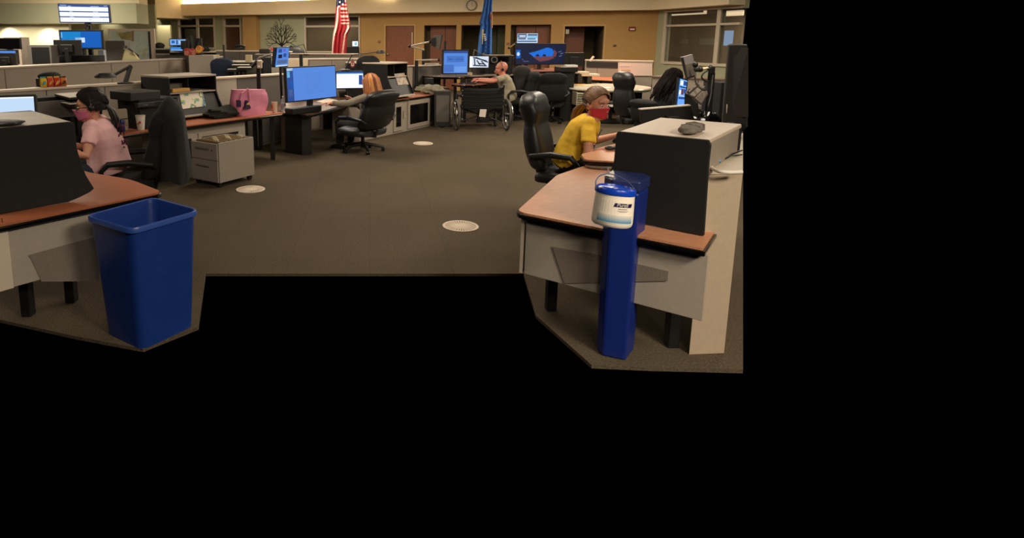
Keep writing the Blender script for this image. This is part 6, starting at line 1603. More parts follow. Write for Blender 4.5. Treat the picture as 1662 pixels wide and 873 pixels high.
flat('paper_sheet', 'cream papers at the left end of the orange cherry desk', 'paper', [(947, 121.5), (966, 121), (972, 123), (952, 124)], zR+.002, .01, M_trim)
for i, (x, y, w_) in enumerate(((940, 116, .36), (955, 119.5, .4))):
    p = D(x, y, 13.3); q_ = thing('paper_tray', ['upper pale open tray beside the low black printer', 'lower pale open tray left of the orange cherry desk'][i], 'tray', (p.x, 13.3, 0))
    wpart(q_, MB().bx((p.x-w_/2, 13.15, p.z-.05), (p.x+w_/2, 13.45, p.z)), 'tray', M_trim, smooth=0, bevel=.004)
    wpart(q_, MB().bx((p.x-.05, 13.2, 0), (p.x+.05, 13.4, p.z-.05)), 'support', M_dark, smooth=0)
p = onw(961.5, 97, .03)
t = thing('rail_phone', 'small white phone handset tilted on the low partition rail', 'phone', (p.x, p.y, zP))
MB().box((0, .05, .0), (.05, .04, .16), Matrix.Rotation(.6, 3, 'Y')).warp(lambda q: q+UP*.02).build('handset', M_trim, t, bevel=.01, smooth=0)
# round white table over dark shelves
tc0 = G(908, 139, .7); 
ctr = G(979, 140.0, .70); Rt_ = .93
t = thing('round_table', 'round white meeting table over a black shelf base, behind the yellow-shirted woman', 'table', (ctr.x, ctr.y, 0))
MB().lathe([(Rt_, .66), (Rt_+.012, .68), (Rt_, .70), (.01, .7003)], n=56).build('tabletop', mat('ivory_laminate', (226, 214, 192), .22), t)
MB().lathe([(Rt_-.02, .63), (Rt_+.002, .645), (Rt_-.01, .66)], n=56).build('edge_band', M_black, t)
MB().lathe([(Rt_-.12, .02), (Rt_-.12, .08), (.01, .081)], n=40).build('base_plate', M_blackm, t)
MB().lathe([(Rt_-.14, .34), (Rt_-.14, .37), (.01, .371)], n=40).build('lower_shelf', M_blackm, t)
for a0 in (200, 262, 318, 30, 90, 150):
    a = math.radians(a0); d = Vector((math.cos(a), math.sin(a), 0)); n_ = Vector((-d.y, d.x, 0))
    MB().slab([d*.1+n_*.012+UP*.08, d*(Rt_-.13)+n_*.012+UP*.08, d*(Rt_-.13)+n_*.012+UP*.64, d*.1+n_*.012+UP*.64], -n_*.024).build('divider', M_blackm, t, smooth=0)
mb = MB()
for k in range(8):
    pass
a0, a1 = math.radians(200), math.radians(232)
rr_ = Rt_-.13
r0_ = [Vector((rr_*math.cos(a0+(a1-a0)*k/6), rr_*math.sin(a0+(a1-a0)*k/6), 0)) for k in range(7)]
MB().loft([[p+UP*.08 for p in r0_], [p+UP*.64 for p in r0_], [p*.96+UP*.64 for p in r0_], [p*.96+UP*.08 for p in r0_]], closed=False, cap=False).build('curved_panel', M_blackm, t, smooth=0)
# paper sorter slats under the table
sa, sb_ = PL(937, 147, ctr+Vector((0, -.72, 0)), (1, 0))[2], PL(976, 147, ctr+Vector((0, -.72, 0)), (1, 0))[2]
t = thing('paper_sorter', 'cream slatted paper sorter under the round white table', 'sorter', (sa.x, sa.y, .372))
for k in range(7):
    z = .385+k*.036; MB().bx((0, -.02, z-.372), (sb_.x-sa.x, .25, z-.372+.012)).build('slat_shelf', mat('cream_slat', (206, 198, 170), .6), t, smooth=0)
MB().bx((-.012, -.02, 0), (0, .25, .262)).build('side', M_trim, t, smooth=0)
MB().bx((0, .2, 0), (sb_.x-sa.x, .21, .255)).build('back', mat('brown_slot', (110, 90, 62), .8), t, smooth=0)
# orange papers on the table
for i, (pts, m, lb) in enumerate(((((928, 136.8), (942, 135.6), (956, 137.2), (944, 139)), mat('orange_card', (226, 160, 70), .7), 'bright orange sheet on the round white table'),
                              (((944, 138), (958, 136.4), (966, 137.6), (950, 139.6)), mat('peach_card', (226, 186, 140), .7), 'peach sheet overlapping the orange one on the round table'))):
    flat('orange_sheet' if i == 0 else 'peach_sheet', lb, 'paper', pts, .702+.003*i, .002, m)
flat('white_sheet', 'white sheet near the front rim of the round white table', 'paper', [(968, 141.5), (990, 141.3), (992, 142.8), (966, 142.8)], .702, .002, mat('bright_paper', (248, 240, 222), .6))
# small books/devices on the shelves
for (px, py, Y, w_, h_, m, nm, lb, ct_) in ((1003, 165.5, 11.7, .30, .04, M_mid, 'dark_book', 'grey bound book on the middle shelf under the round table, right of the masked face', 'book'),
                             (1000, 172, 11.6, .34, .03, M_paper, 'paper_stack', 'white paper stack sticking out of the shelf right of the masked face', 'paper')):
    p = D(px, py, Y); t_ = boxw(nm, lb, ct_, Vector((p.x, Y, max(.372, p.z-h_/2))), (w_, .2, h_), m, .2)
p = G(993, 193, .082)
for k in range(3):
    boxw('book', ['bottom', 'middle', 'top'][k]+' tan book of the pile on the base of the round table', 'book', Vector((p.x, ctr.y-.5, .083+k*.036)), (.32-.02*k, .2, .034), [mat('tan_cardboard', (196, 148, 84), .8), M_trim, M_grey][k], .05*k)

# chairs
simple_chair('chair with a dark rounded back between the raised counter and the round table', 917, 116, 12.5, .55, 0, M_blackm, arms=False) if False else None
exec_chair('black padded chair with its back turned, left of the round table', (D(895, 115, 12.0).x, 12.0), 80, lean=10, bh=.60, seat=.42, m=M_fabricb, arms=True, w=.56)
exec_chair('black padded chair partly behind the low black printer, by the round table', (D(926, 115, 13.6).x, 13.75), 100, lean=6, bh=.52, seat=.42, m=M_fabricb, arms=True, w=.56)
exec_chair('glossy black leather chair in profile right of the round table', (4.30, 9.35), 5, lean=4, bh=.72, seat=.44, arms=True, w=.5)
exec_chair('dark chair behind the dark-haired woman, its back low', (5.35, 10.5), 60, lean=8, bh=.52, seat=.43, m=M_fabricb, arms=False)

# ================================================================ FAR RIGHT STATION (dark-haired woman)
# upright blue screen
q = [D(1104, 127.5, 8.2), D(1115.5, 131, 8.35), D(1110.5, 173, 8.35), D(1098.5, 173, 8.2)]
t = thing('portrait_screen', 'tall narrow blue screen standing right of the dark-haired woman\'s arm', 'screen', (q[3].x+.05, 8.3, .67))
dq_ = Vector((.3, .95, 0)).normalized()*.05
for p in q: pass
wpart(t, MB().slab([q[0]-Vector((.02, 0, 0))+UP*.015, q[1]+UP*.015+Vector((.01, 0, 0)), q[2]-UP*.03+Vector((.01, 0, 0)), q[3]-Vector((.02, 0, 0))-UP*.03], (0, .05, 0)), 'housing', M_black, smooth=0)
wpart(t, MB().slab([p-Vector((0, .006, 0)) for p in q], (0, .005, 0)), 'screen', screen_mat('screen_bright_sky', (108, 170, 250), 1.0), smooth=0)
def qv(u, v): return (q[3]*(1-u)+q[2]*u)*(1-v)+(q[0]*(1-u)+q[1]*u)*v
for u0, v0, u1, v1, m in ((.1, .78, .45, .95, S_white), (.5, .8, .95, .95, S_navy), (.05, .7, .95, .74, S_dk), (.3, .45, .62, .66, S_rose), (.66, .5, .95, .66, S_navy), (.05, .44, .28, .6, S_white), (.05, .28, .95, .36, S_navy), (.05, .38, .95, .41, S_pale)):
    wpart(t, MB().slab([qv(u0, v0)-Vector((0, .009, 0)), qv(u1, v0)-Vector((0, .009, 0)), qv(u1, v1)-Vector((0, .009, 0)), qv(u0, v1)-Vector((0, .009, 0))], (0, .003, 0)), 'window', m, smooth=0)
wpart(t, MB().bx((q[3].x+.03, 8.35, .67), (q[3].x+.08, 8.4, q[3].z+.2)), 'stand', M_black, smooth=0)
# desk for that station
dk = [G(px, py, .67) for px, py in ((1060, 178), (1135, 196), (1200, 175), (1195, 158), (1100, 158))]
t = counter('monitor_desk', 'dark desk carrying the grey machine and the tall narrow screen at the right', 'desk', [D(1060, 180, 6.6), D(1200, 180, 6.0), D(1200, 180, 8.9), D(1085, 180, 8.9)], .67, .04, M_dark, rad=0,
            legs=[D(1066, 180, 6.8), D(1190, 180, 6.3), D(1190, 180, 8.7), D(1092, 180, 8.7)])
# slanted grey machine
Yk = 6.6
pf = [(1111, 152), (1117, 147), (1128, 137), (1134, 133.5), (1147, 138), (1150, 146), (1147, 158), (1138, 170), (1135, 195), (1111, 195)]
pq = [D(a, b, Yk) for a, b in pf]
for p in pq[-2:]: p.z = .673
t = thing('desk_console', 'grey slant-topped console machine right of the tall narrow screen', 'machine', (pq[0].x+.1, Yk, .673))
wpart(t, MB().slab([pq[0], pq[1], D(1122, 160, Yk), D(1132, 172, Yk), pq[-2]*1, pq[-1]], (.23, .4, 0)), 'side_body', M_blackm, smooth=0, bevel=.008)
M_mach = mat('warm_grey_machine', (122, 112, 100), .45)
wpart(t, MB().slab([D(1113, 150.5, Yk-.01), D(1131, 136, Yk+.25), D(1146, 139.5, Yk+.25), D(1128, 157, Yk-.01)], (0, .02, -.03)), 'top_cover', M_mach, smooth=0, bevel=.01)
wpart(t, MB().slab([D(1128, 158, Yk-.01), D(1146, 140.5, Yk+.25), D(1150, 152, Yk+.2), D(1139, 168, Yk-.01)], (0, .02, -.03)), 'front_cover', M_mach, smooth=0, bevel=.02)
wpart(t, MB().slab([D(1118, 151, Yk-.02), D(1135, 137.5, Yk+.24), D(1136, 138, Yk+.24), D(1119.5, 152, Yk-.02)], (0, .01, .004)), 'groove', M_black, smooth=0)
# grey-backed monitor on its arm
q = [D(1107, 93, 6.9), D(1124, 88, 7.05), D(1131, 124, 7.05), D(1116, 128.5, 6.9)]
t = thing('monitor', 'grey monitor back tilted on an arm above the slant-topped console', 'monitor', (q[3].x+.05, 6.95, q[3].z))
wpart(t, MB().slab(q, Vector((.0, .045, 0))), 'housing', mat('lilac_grey_plastic', (128, 120, 122), .5), smooth=0, bevel=.004)
wpart(t, MB().slab([q[0]-Vector((.004, 0, 0)), D(1109, 92.5, 6.88), D(1117.5, 128, 6.88), q[3]-Vector((.004, 0, 0))], Vector((0, .03, 0))), 'screen_edge', M_dark, smooth=0)
wpart(t, MB().slab([D(1113, 104, 6.86), D(1127, 101, 7.0), D(1130, 122, 7.0), D(1117, 126, 6.86)], Vector((.0, .03, 0))), 'rear_cover', mat('taupe_grey_plastic', (104, 96, 88), .5), smooth=0, bevel=.006)
wpart(t, MB().ell(D(1128.5, 105, 6.85), (.03, .03, .035)), 'tilt_joint', M_black)
wpart(t, MB().ell(D(1131, 112, 6.85), (.035, .03, .035)), 'tilt_joint', M_dark)
ar = arm('articulated_stand', 'cream and black jointed arm holding the grey monitor back at the right', Vector((D(1153, 140, 6.9).x, 6.9, .673)), [D(1153, 118, 6.9), D(1152, 110, 6.85), D(1136, 112.5, 6.85)], mat('cream_plastic', (214, 192, 150), .5), .025)
wpart(ar, MB().box(D(1155, 114, 6.82), (.06, .05, .09)), 'arm_block', M_black, smooth=0, bevel=.01)
wpart(ar, MB().box(D(1150.5, 112, 6.79), (.05, .02, .02)), 'chrome_clip', M_chrome, smooth=0, bevel=.004)
cable('black_cable', 'black cable arching from the grey monitor back down across the console', [D(1128, 125, 6.8), D(1130, 136, 6.7), D(1138, 144, 6.6), D(1145, 146, 6.6), D(1146, 138, 6.7)], .01, M_black)
cable('black_cable', 'black cable loop hanging under the cream and black monitor arm', [D(1149, 114, 6.75), D(1141, 120, 6.75), D(1139, 126, 6.75), D(1144, 131, 6.75), D(1150, 132, 6.75)], .009, M_black)
cable('black_cable', 'black cable dropping from the monitor arm block beside the console', [D(1157, 122, 6.8), D(1155, 140, 6.7), D(1154, 152, 6.6), D(1150, 170, 6.5), D(1149, 186, 6.5)], .007, M_black)
# storage and clutter behind
a_ = D(1130, 128, 9.4); b_2 = D(1177, 131, 9.4)
partition('grey-brown low wall with a dark top behind the grey monitor arm at the right', D(1060, 117.5, 9.9)*1, D(1200, 127, 9.0), D(1150, 126, 9.4).z, .3, M_greyp, capm=mat('brown_cap', (112, 92, 74), .6), seams=(.55, .7))
a_ = D(1171, 134, 7.4)
wsolo('computer_tower', 'black tower standing left of the large cropped monitor', 'computer', MB().bx((a_.x, 7.4, .673), (a_.x+.16, 7.8, a_.z)), M_black, smooth=0, bevel=.006)
crumple('cable_bundle', 'tangled bundle of black cables between the console and the cropped monitor', 'cables', Vector((D(1158, 180, 6.2).x, 6.35, .673)), (.14, .12, .12), M_blackg, 31, .45)
for k, (a, b, c, d) in enumerate(((1150, 160, 1168, 158), (1148, 176, 1166, 170))):
    p0_, p1_ = D(a, b, 6.1), D(c, d, 6.1)
    t_ = wsolo('grey_tray', ['upper', 'lower'][k]+' small grey tray edge amid the cables left of the cropped monitor', 'tray', MB().slab([p0_, p1_, p1_+Vector((0, .3, 0)), p0_+Vector((0, .3, 0))], (0, 0, -.02)), M_mid, smooth=0) if False else None
# low dark monitor back with a pale top edge, in front of the yellow-shirted woman
q = [D(1040, 178.5, 4.5), D(1121, 172, 4.5), D(1128, 196, 4.5), D(1042, 200, 4.5)]
t = thing('monitor', 'low dark monitor back with a pale top edge behind the near right hutch', 'monitor', ((q[0].x+q[1].x)/2, 4.5, ZD+.003))
wpart(t, MB().slab(q, (0, .04, 0)), 'housing', M_blackm, smooth=0, bevel=.004)
wpart(t, MB().slab([q[0]+UP*.001, q[1]+UP*.001, q[1]+Vector((0, .045, .001)), q[0]+Vector((0, .045, .001))], (0, 0, .008)), 'top_edge', M_paper, smooth=0)
mq_ = (q[2]+q[3])/2
wpart(t, MB().bx((mq_.x-.04, 4.42, ZD+.003), (mq_.x+.04, 4.48, mq_.z+.05)), 'stand', M_black, smooth=0)
wsolo('side_worktop', 'dark rear worktop behind the near right hutch', 'desk', MB().prism([xy(D(1010, 260, 4.15)), xy(D(1170, 260, 4.15)), xy(D(1170, 260, 5.1)), xy(D(1040, 260, 5.1))], ZD-.03, ZD), M_dark, smooth=0)
for px, Y in ((1030, 4.3), (1160, 4.3), (1160, 5.0)):
    pass
# keyboard shelf and desk phone by the yellow-shirted woman
KS = [G(px, py, .745) for px, py in ((943, 250), (950, 259.5), (1004, 262), (1012, 248), (975, 243))]
t = counter('keyboard_shelf', 'raised pale cherry shelf under the yellow-shirted woman\'s forearms', 'desk', KS, .745, .03, M_woodl, rad=[.05, .06, 0, 0, .05])
kc = sum(KS, Vector())/5
wpart(t, MB().bx((kc.x+.05, kc.y-.03, 0.0), (kc.x+.13, kc.y+.05, .72)), 'shelf_leg', M_black, smooth=0)
mp2 = G(991, 243.5, .748)
solo('mouse', 'black mouse beside the hutch on the pale cherry shelf', 'mouse', MB().ell((0, 0, .018), (.055, .032, .02)), M_black, mp2, .2)
ph = [G(px, py, ZD+.003) for px, py in ((949, 270), (957, 261), (998, 263), (994, 274.5), (966, 275))]
t = thing('desk_phone', 'cream desk phone on the near right desk beside the black hutch side', 'phone', (ph[0].x+.1, ph[0].y, ZD))
phc = [G(px, py, ZD+.003) for px, py in ((950, 271), (957, 264), (996, 264), (994, 276), (966, 274))]
wpart(t, MB().slab([phc[0], phc[4], phc[3], phc[2]+UP*.014, phc[1]+UP*.014], (0, 0, .02)), 'phone_base', M_beige, smooth=0, bevel=.006)
wpart(t, MB().tube([phc[0]+UP*.028, (phc[0]+phc[1])/2+UP*.032, phc[1]+UP*.034], .014, 8, flat=.7), 'handset', M_beige)
for k in range(3):
    for j in range(4):
        p = phc[4].lerp(phc[3], .25+.18*j)*(1-.25*(k+1)*.8)+phc[1].lerp(phc[2], .25+.18*j)*(.25*(k+1)*.8)+UP*.024
        wpart(t, MB().box(p, (.012, .012, .012)), 'key', M_mid, smooth=0)
# ================================================================ PEOPLE
def rotm(yaw=0, pitch=0, roll=0):
    return Matrix.Rotation(math.radians(yaw), 3, 'Z') @ Matrix.Rotation(math.radians(pitch), 3, 'X') @ Matrix.Rotation(math.radians(roll), 3, 'Y')
def ellring(c, rx, ry, ax, ay, n=20, p=.85):
    out = []
    for j in range(n):
        a = 2*PI*j/n; cx, sx = math.cos(a), math.sin(a)
        out.append(c + ax*rx*math.copysign(abs(cx)**p, cx) + ay*ry*math.copysign(abs(sx)**p, sx))
    return out
def hand(mb, wrist, d, palm_n, side, s=1.0, curl=25):
    "palm, four unequal bent fingers and a thumb leaving the side of the palm"
    d = d.normalized(); n = (palm_n - d*palm_n.dot(d)).normalized(); w = d.cross(n)*side     # w: towards the thumb
    R = Matrix((w, d, -n)).transposed()
    pc = wrist + d*.045*s
    mb.ell(pc, (.040*s, .05*s, .016*s), R, n=14, m=8)
    mb.tube([wrist-d*.02*s, wrist+d*.02*s], [.025*s, .027*s], 10, flat=.7, up=n)
    cu = math.radians(curl)
    for i, (off, ln) in enumerate(((.028, .070), (.010, .078), (-.009, .073), (-.027, .058))):
        b = wrist + d*.082*s + w*off*s
        p = [b-d*.02*s, b]; dirv = (d + w*off*1.2).normalized(); a = 0
        for f, l in ((.45, 1), (.32, 1), (.26, 1)):
            a += cu*.6; v = dirv*math.cos(a) + n*math.sin(a); p.append(p[-1]+v*ln*f*s)
        mb.tube(p, [.0095*s, .0095*s, .009*s, .008*s, .0065*s], 8)
    b = wrist + d*.03*s + w*.028*s
    mb.tube([b, b+(w*.8+d*.6+n*.2)*.028*s, b+(w*.7+d*1.0+n*.5)*.048*s, b+(w*.5+d*1.2+n*.6)*.062*s], [.013*s, .012*s, .010*s, .007*s], 8)
def person(label, pos, ang, skin, shirt, pants, hipz=.46, lean=8, head_yaw=0, head_pitch=0, hL=None, hR=None, sleeve='short', s=1.0, hair=None, sh_w=.185, belly=1.0,
           extras=None, shirt_name='shirt', feet=True, knee=.42, tlen=.45, side_lean=0, hs=1.12, fat=1.1):
    "seated figure facing +Y of its own frame; hL, hR: hand targets in room coordinates"
    hp_t = Vector(pos); l_ = math.radians(lean); a_ = math.radians(ang)
    fwd = math.sin(l_)*(tlen+.05)*s+.02*s; hipz = hp_t.z - (math.cos(l_)*(tlen+.05)*s + .08*s) - .07
    pos = Vector((hp_t.x-math.cos(a_)*fwd, hp_t.y-math.sin(a_)*fwd, 0)); hipz = max(.34, min(.68, hipz))
    t = thing('person', label, 'person', (pos[0], pos[1], 0), math.radians(ang)-PI/2)
    Mi = (Matrix.Translation(t.location) @ t.rotation_euler.to_matrix().to_4x4()).inverted()
    ln = math.radians(lean); up = Vector((math.sin(math.radians(side_lean)), math.sin(ln), math.cos(ln))).normalized(); X = Vector((1, 0, 0)); fw_ = X.cross(up)*-1
    fw_ = up.cross(X) * -1 if up.cross(X).y < 0 else up.cross(X)
    hip = Vector((0, 0, hipz+.07))
    T = lambda k: hip + up*tlen*s*k + fw_*.02*math.sin(PI*k)*-1
    prof = [(-.12, .155, .12), (0, .165, .125*belly), (.2, .150, .118*belly), (.4, .142, .112*belly), (.62, .155, .112), (.8, sh_w*.93, .105), (.92, sh_w*.9, .085), (1.0, sh_w*.62, .065), (1.05, .065, .055)]
    prof = [(k, rx*fat, ry*fat) for k, rx, ry in prof]
    body = MB(); body.loft([ellring(T(k), rx*s, ry*s, X, fw_) for k, rx, ry in prof])
    neck0 = T(1.0); hy = math.radians(head_yaw)
    HR = rotm(head_yaw, head_pitch)
    hc = neck0 + up*.05*s + Vector((0, .02, .08))*s
    body.tube([T(.96), neck0+up*.03*s, hc - Vector((0, 0, .04))*s + HR @ Vector((0, -.02, 0))], [.058*s, .052*s, .05*s], 14)
    def hp(x, y, z): return hc + HR @ (Vector((x, y, z))*s*hs)
    def he(mb, x, y, z, rx, ry, rz, **k): mb.ell(hp(x, y, z), (rx*s*hs, ry*s*hs, rz*s*hs), HR, **k)
    he(body, 0, -.012, .03, .074, .094, .088, n=24, m=16); he(body, 0, .03, -.03, .061, .066, .088, n=20, m=14)
    he(body, 0, .055, -.088, .032, .032, .026); he(body, 0, .070, .036, .052, .02, .028)
    he(body, .033, .066, -.02, .024, .022, .022); he(body, -.033, .066, -.02, .024, .022, .022)
    body.tube([hp(0, .088, .012), hp(0, .103, -.012), hp(0, .114, -.032), hp(0, .096, -.042)], [.009*s, .011*s, .015*s, .01*s], 8)
    he(body, 0, .088, -.062, .022, .012, .008); he(body, 0, .086, -.072, .02, .012, .007)
    for sd_ in (-1, 1): he(body, sd_*.076, -.008, -.008, .012, .02, .032)
    shd = []
    sleeves = MB(); sleeves.loft([ellring(T(k), (rx+.014)*s, (ry+.014)*s, X, fw_) for k, rx, ry in prof[:-1]] + [ellring(T(1.03), .068*s, .06*s, X, fw_)])
    for side, tgt in ((-1, hL), (1, hR)):
        sh = T(.93) + X*side*sh_w*s
        if tgt is None: tg = sh + Vector((side*.05, .3, -.3))
        else: tg = Mi @ Vector(tgt)
        U, Fo = .29*s, .26*s
        v = tg - sh; dist = min(v.length, (U+Fo)*.985); vd = v.normalized(); tg = sh+vd*dist
        a = (U*U - Fo*Fo + dist*dist)/(2*dist); h = math.sqrt(max(0, U*U-a*a))
        pole = Vector((side*.5, -.35, -1)); pole = (pole - vd*pole.dot(vd)).normalized()
        el = sh+vd*a+pole*h
        body.tube([sh-X*side*.03, sh+(el-sh)*.25, sh+(el-sh)*.7, el, el+(tg-el)*.25, el+(tg-el)*.7, tg], [.05*s, .048*s, .042*s, .036*s, .039*s, .031*s, .025*s], 12)
        hand(body, tg, (tg-el), Vector((0, 0, -1)), side*-1, s, 22)
        sleeves.ell(sh-X*side*.01, (.062*s,)*3, n=12, m=8)
        if sleeve == 'short':
            sleeves.tube([sh-X*side*.03, sh+(el-sh)*.3, sh+(el-sh)*.62], [.062*s, .061*s, .066*s], 14)
        else:
            sleeves.tube([sh-X*side*.03, sh+(el-sh)*.3, el, el+(tg-el)*.5, el+(tg-el)*.9], [.062*s, .058*s, .05*s, .046*s, .038*s], 14)
        shd.append((sh, el, tg))
    legs = MB(); shoes = []
    for side in (-1, 1):
        h0_ = hip + X*side*.09*s - UP*.03; kn = Vector((side*.13*s, knee*s, hipz+.03)); an = Vector((side*.13*s, knee*s+.02, .10)); 
        body.tube([h0_, (h0_+kn)/2, kn, (kn+an)/2, an, an-UP*.04], [.085*s, .072*s, .056*s, .052*s, .036*s, .035*s], 12)
        legs.tube([h0_-Vector((0, .03, 0)), (h0_+kn)/2, kn, kn+Vector((0, .01, -.06)), (kn+an)/2, an-UP*.01], [.105*s, .09*s, .073*s, .07*s, .066*s, .06*s], 14)
        shoes.append(an)
    legs.loft([ellring(T(k), rx*s, ry*s, X, fw_) for k, rx, ry in ((-.16, .15, .12), (-.05, .182, .145), (.06, .178, .142))])
    rm = lambda v: [('REMESH', dict(mode='VOXEL', voxel_size=v, use_smooth_shade=True)), ('SMOOTH', dict(factor=.5, iterations=4))]
    o = body.build('body', skin, t, mods=rm(.006))
    st_ = sleeves.build(shirt_name, shirt, t, mods=[('REMESH', dict(mode='VOXEL', voxel_size=.011, use_smooth_shade=True)), ('SMOOTH', dict(factor=.5, iterations=3)), ])
    tx = bpy.data.textures.new('cloth_folds', 'CLOUDS'); tx.noise_scale = .11
    dm = st_.modifiers.new('folds', 'DISPLACE'); dm.texture = tx; dm.strength = .018; dm.mid_level = .4
    legs.build('trousers', pants, t, mods=[('REMESH', dict(mode='VOXEL', voxel_size=.014, use_smooth_shade=True)), ('SMOOTH', dict(factor=.5, iterations=3))])
    if feet:
        for an in shoes:
            mb = MB(); mb.loft([[Vector((an.x+x*w, an.y+y, z)) for x, z in ((-1, .0), (1, .0), (.9, hh), (-.9, hh))] for y, w, hh in ((-.07, .035, .07), (-.02, .042, .09), (.07, .047, .075), (.14, .045, .05), (.185, .03, .03))])
            mb.build('shoe', M_black, t, smooth=50, bevel=.008)
    # eyes
    for sd_ in (-1, 1):
        e = MB(); he(e, sd_*.031, .0835, .008, .0125, .008, .0075, n=12, m=8); eo = e.build('eye', mat('eye_white', (226, 216, 206), .3), t)
        e = MB(); he(e, sd_*.031, .0905, .008, .0055, .003, .006, n=10, m=6); e.build('iris', mat('eye_dark', (44, 32, 26), .2), eo)
        e = MB().tube([hp(sd_*.015, .093, .028), hp(sd_*.032, .093, .033), hp(sd_*.05, .082, .028)], [.003*s, .0042*s, .002*s], 6); e.build('eyebrow', mat('brow_brown', (92, 62, 44), .9), t)
    if hair: hair(t, hp, he, HR, s, hc)
    if extras: extras(t, hp, he, HR, s, T, X, fw_)
    return t
def hair_mat(name, c1, c2):
    return mat(name, c1, .5, noise=.2, scale=26, stretch=(4, 4, .6), rgb2=c2, bump=.4)
def cap_hair(t, hp, he, HR, s, m, back=.02, front=.058, low=-.05, puff=1.0):
    "hair shell: skull-hugging surface cut open over the face"
    mb = MB(); n, mm_ = 32, 20; rings = []
    def fn(u, v):
        az = 2*PI*u; el = PI/2 - v*(PI*.80)
        x = math.sin(az)*math.cos(el); y = math.cos(az)*math.cos(el); z = math.sin(el)
        f = max(0, math.cos(az))                        # front of head
        lim = .70*f**.5 - (1-f)*.60 if f > .25 else -.55 + .60*f
        if z < lim: z = lim + (z-lim)*.06; k = math.sqrt(max(0, 1-z*z)); q = math.hypot(x, y) or 1; x, y = x/q*k, y/q*k
        wv = 1+.02*math.sin(az*9+v*4)+.012*math.sin(az*23)
        return hp(x*.086*wv*puff, -.014+y*.107*wv*puff, .034+z*.102*wv*puff)
    mb.grid(fn, n, mm_); 
    bmesh.ops.remove_doubles(mb.bm, verts=mb.bm.verts, dist=.0004)
    return mb.build('hair', m, t, smooth=70, mods=[('SOLIDIFY', dict(thickness=.003, offset=-1))])
def sweep(t, hp, m, root=(0, -.105, -.01), n=120, seed=1, part=0.0, puff=1.06):
    "locks combed from the hairline over the scalp to the ponytail root"
    rnd = random.Random(seed); paths = []
    for k in range(n):
        az = math.radians(-150+300*k/(n-1)); f = max(0, math.cos(az))
        z0 = .70*f**.5-(1-f)*.60 if f > .25 else -.55+.60*f
        z0 = max(-.75, z0-.06)
        q = math.sqrt(max(0, 1-z0*z0)); p0 = Vector((math.sin(az+part*f)*q, math.cos(az)*q, z0))
        r_ = Vector((root[0]/.09, (root[1]+.014)/.11, (root[2]-.034)/.105))
        pts = []
        for j in range(9):
            u = j/8; d = p0.lerp(r_, u) + Vector((0, 0, .55*math.sin(PI*u)*(.4+.6*f)))
            d = d.normalized()*(1.035+.02*rnd.random()); pts.append(hp(d.x*.0865*puff, -.014+d.y*.1075*puff, .034+d.z*.1025*puff))
        paths.append(pts)
    mb = MB()
    for p in paths: mb.tube(p, [.002, .003, .0035, .0038, .004, .004, .004, .004, .003], 5)
    return mb.build('combed_hair', m, t, smooth=60)
def curtain(t, hp, mats, n, L, seed, puff=1.12, back=(75, 285), r=.0075):
    "loose hair: locks falling from the crown round the sides and back"
    rnd = random.Random(seed)
    for q, m in enumerate(mats):
        mb = MB()
        for k in range(n):
            az = math.radians(rnd.uniform(*back)); x, y = math.sin(az), math.cos(az); l = L*rnd.uniform(.75, 1.1); w = rnd.uniform(.98, 1.05)*puff
            top = hp(x*.02+rnd.uniform(-.01, .01), -.02+y*.02, .034+.103*w)
            ps = [top, hp(x*.055*w, -.014+y*.062*w, .034+.086*w), hp(x*.083*w, -.014+y*.098*w, .034+.04*w), hp(x*.092*w, -.014+y*.112*w, -.03), hp(x*.10*w, -.018+y*.118*w, -.03-l*.35),
                  hp(x*.098*w+rnd.uniform(-.008, .008), -.02+y*.115*w, -.03-l*.7), hp(x*.085*w+rnd.uniform(-.015, .015), -.02+y*.10*w, -.03-l)]
            mb.tube(ps, [r*.5, r*.8, r, r*1.1, r*1.1, r, r*.4], 5)
        mb.build('loose_hair', m, t, smooth=60)
def strands(t, name, paths, m, r0=.012, n=7):
    mb = MB()
    for p in paths:
        k = len(p); mb.tube(p, [r0*(1-.55*(i/(k-1))**2) for i in range(k)], n)
    return mb.build(name, m, t, smooth=60)
def mask_part(t, hp, he, s, m, m2):
    mb = MB()
    def fn(u, v):
        a = math.radians(-78+156*u); y = math.cos(a); x = math.sin(a)
        z = .002 - .10*v - .022*abs(x)*(1-2*v)
        r = 1+ .20*math.exp(-(x*2.6)**2)*(1-v*.75)
        return hp(x*.081*(1-.16*v), y*(.1085*r-.012*v), z)
    mb.grid(fn, 20, 8)
    o = mb.build('face_mask', m, t, smooth=70, mods=[('SOLIDIFY', dict(thickness=.003, offset=1))])
    for sd_ in (-1, 1):
        MB().tube([hp(sd_*.066, .02, -.03), hp(sd_*.082, -.01, -.005), hp(sd_*.084, -.028, -.01), hp(sd_*.08, -.025, -.04), hp(sd_*.062, .02, -.085)], .002, 5).build('ear_loop', m2, o)
    return o
def headset_part(t, hp, side=-1, m=None):
    m = m or M_black
    o = MB().tube([hp(math.sin(a)*.094, -.012, .03+math.cos(a)*.106) for a in [math.radians(d) for d in range(-98, 99, 14)]], .006, 6, flat=.5).build('headset', M_mid, t)
    for sd_ in (-1, 1): MB().ell(hp(sd_*.09, -.008, -.005), (.018, .03, .03)).build('ear_pad', m, o)
    MB().tube([hp(side*.098, -.0, -.01), hp(side*.10, .05, -.035), hp(side*.07, .105, -.058), hp(side*.04, .125, -.065)], .004, 6).build('microphone_boom', m, o)
    return o

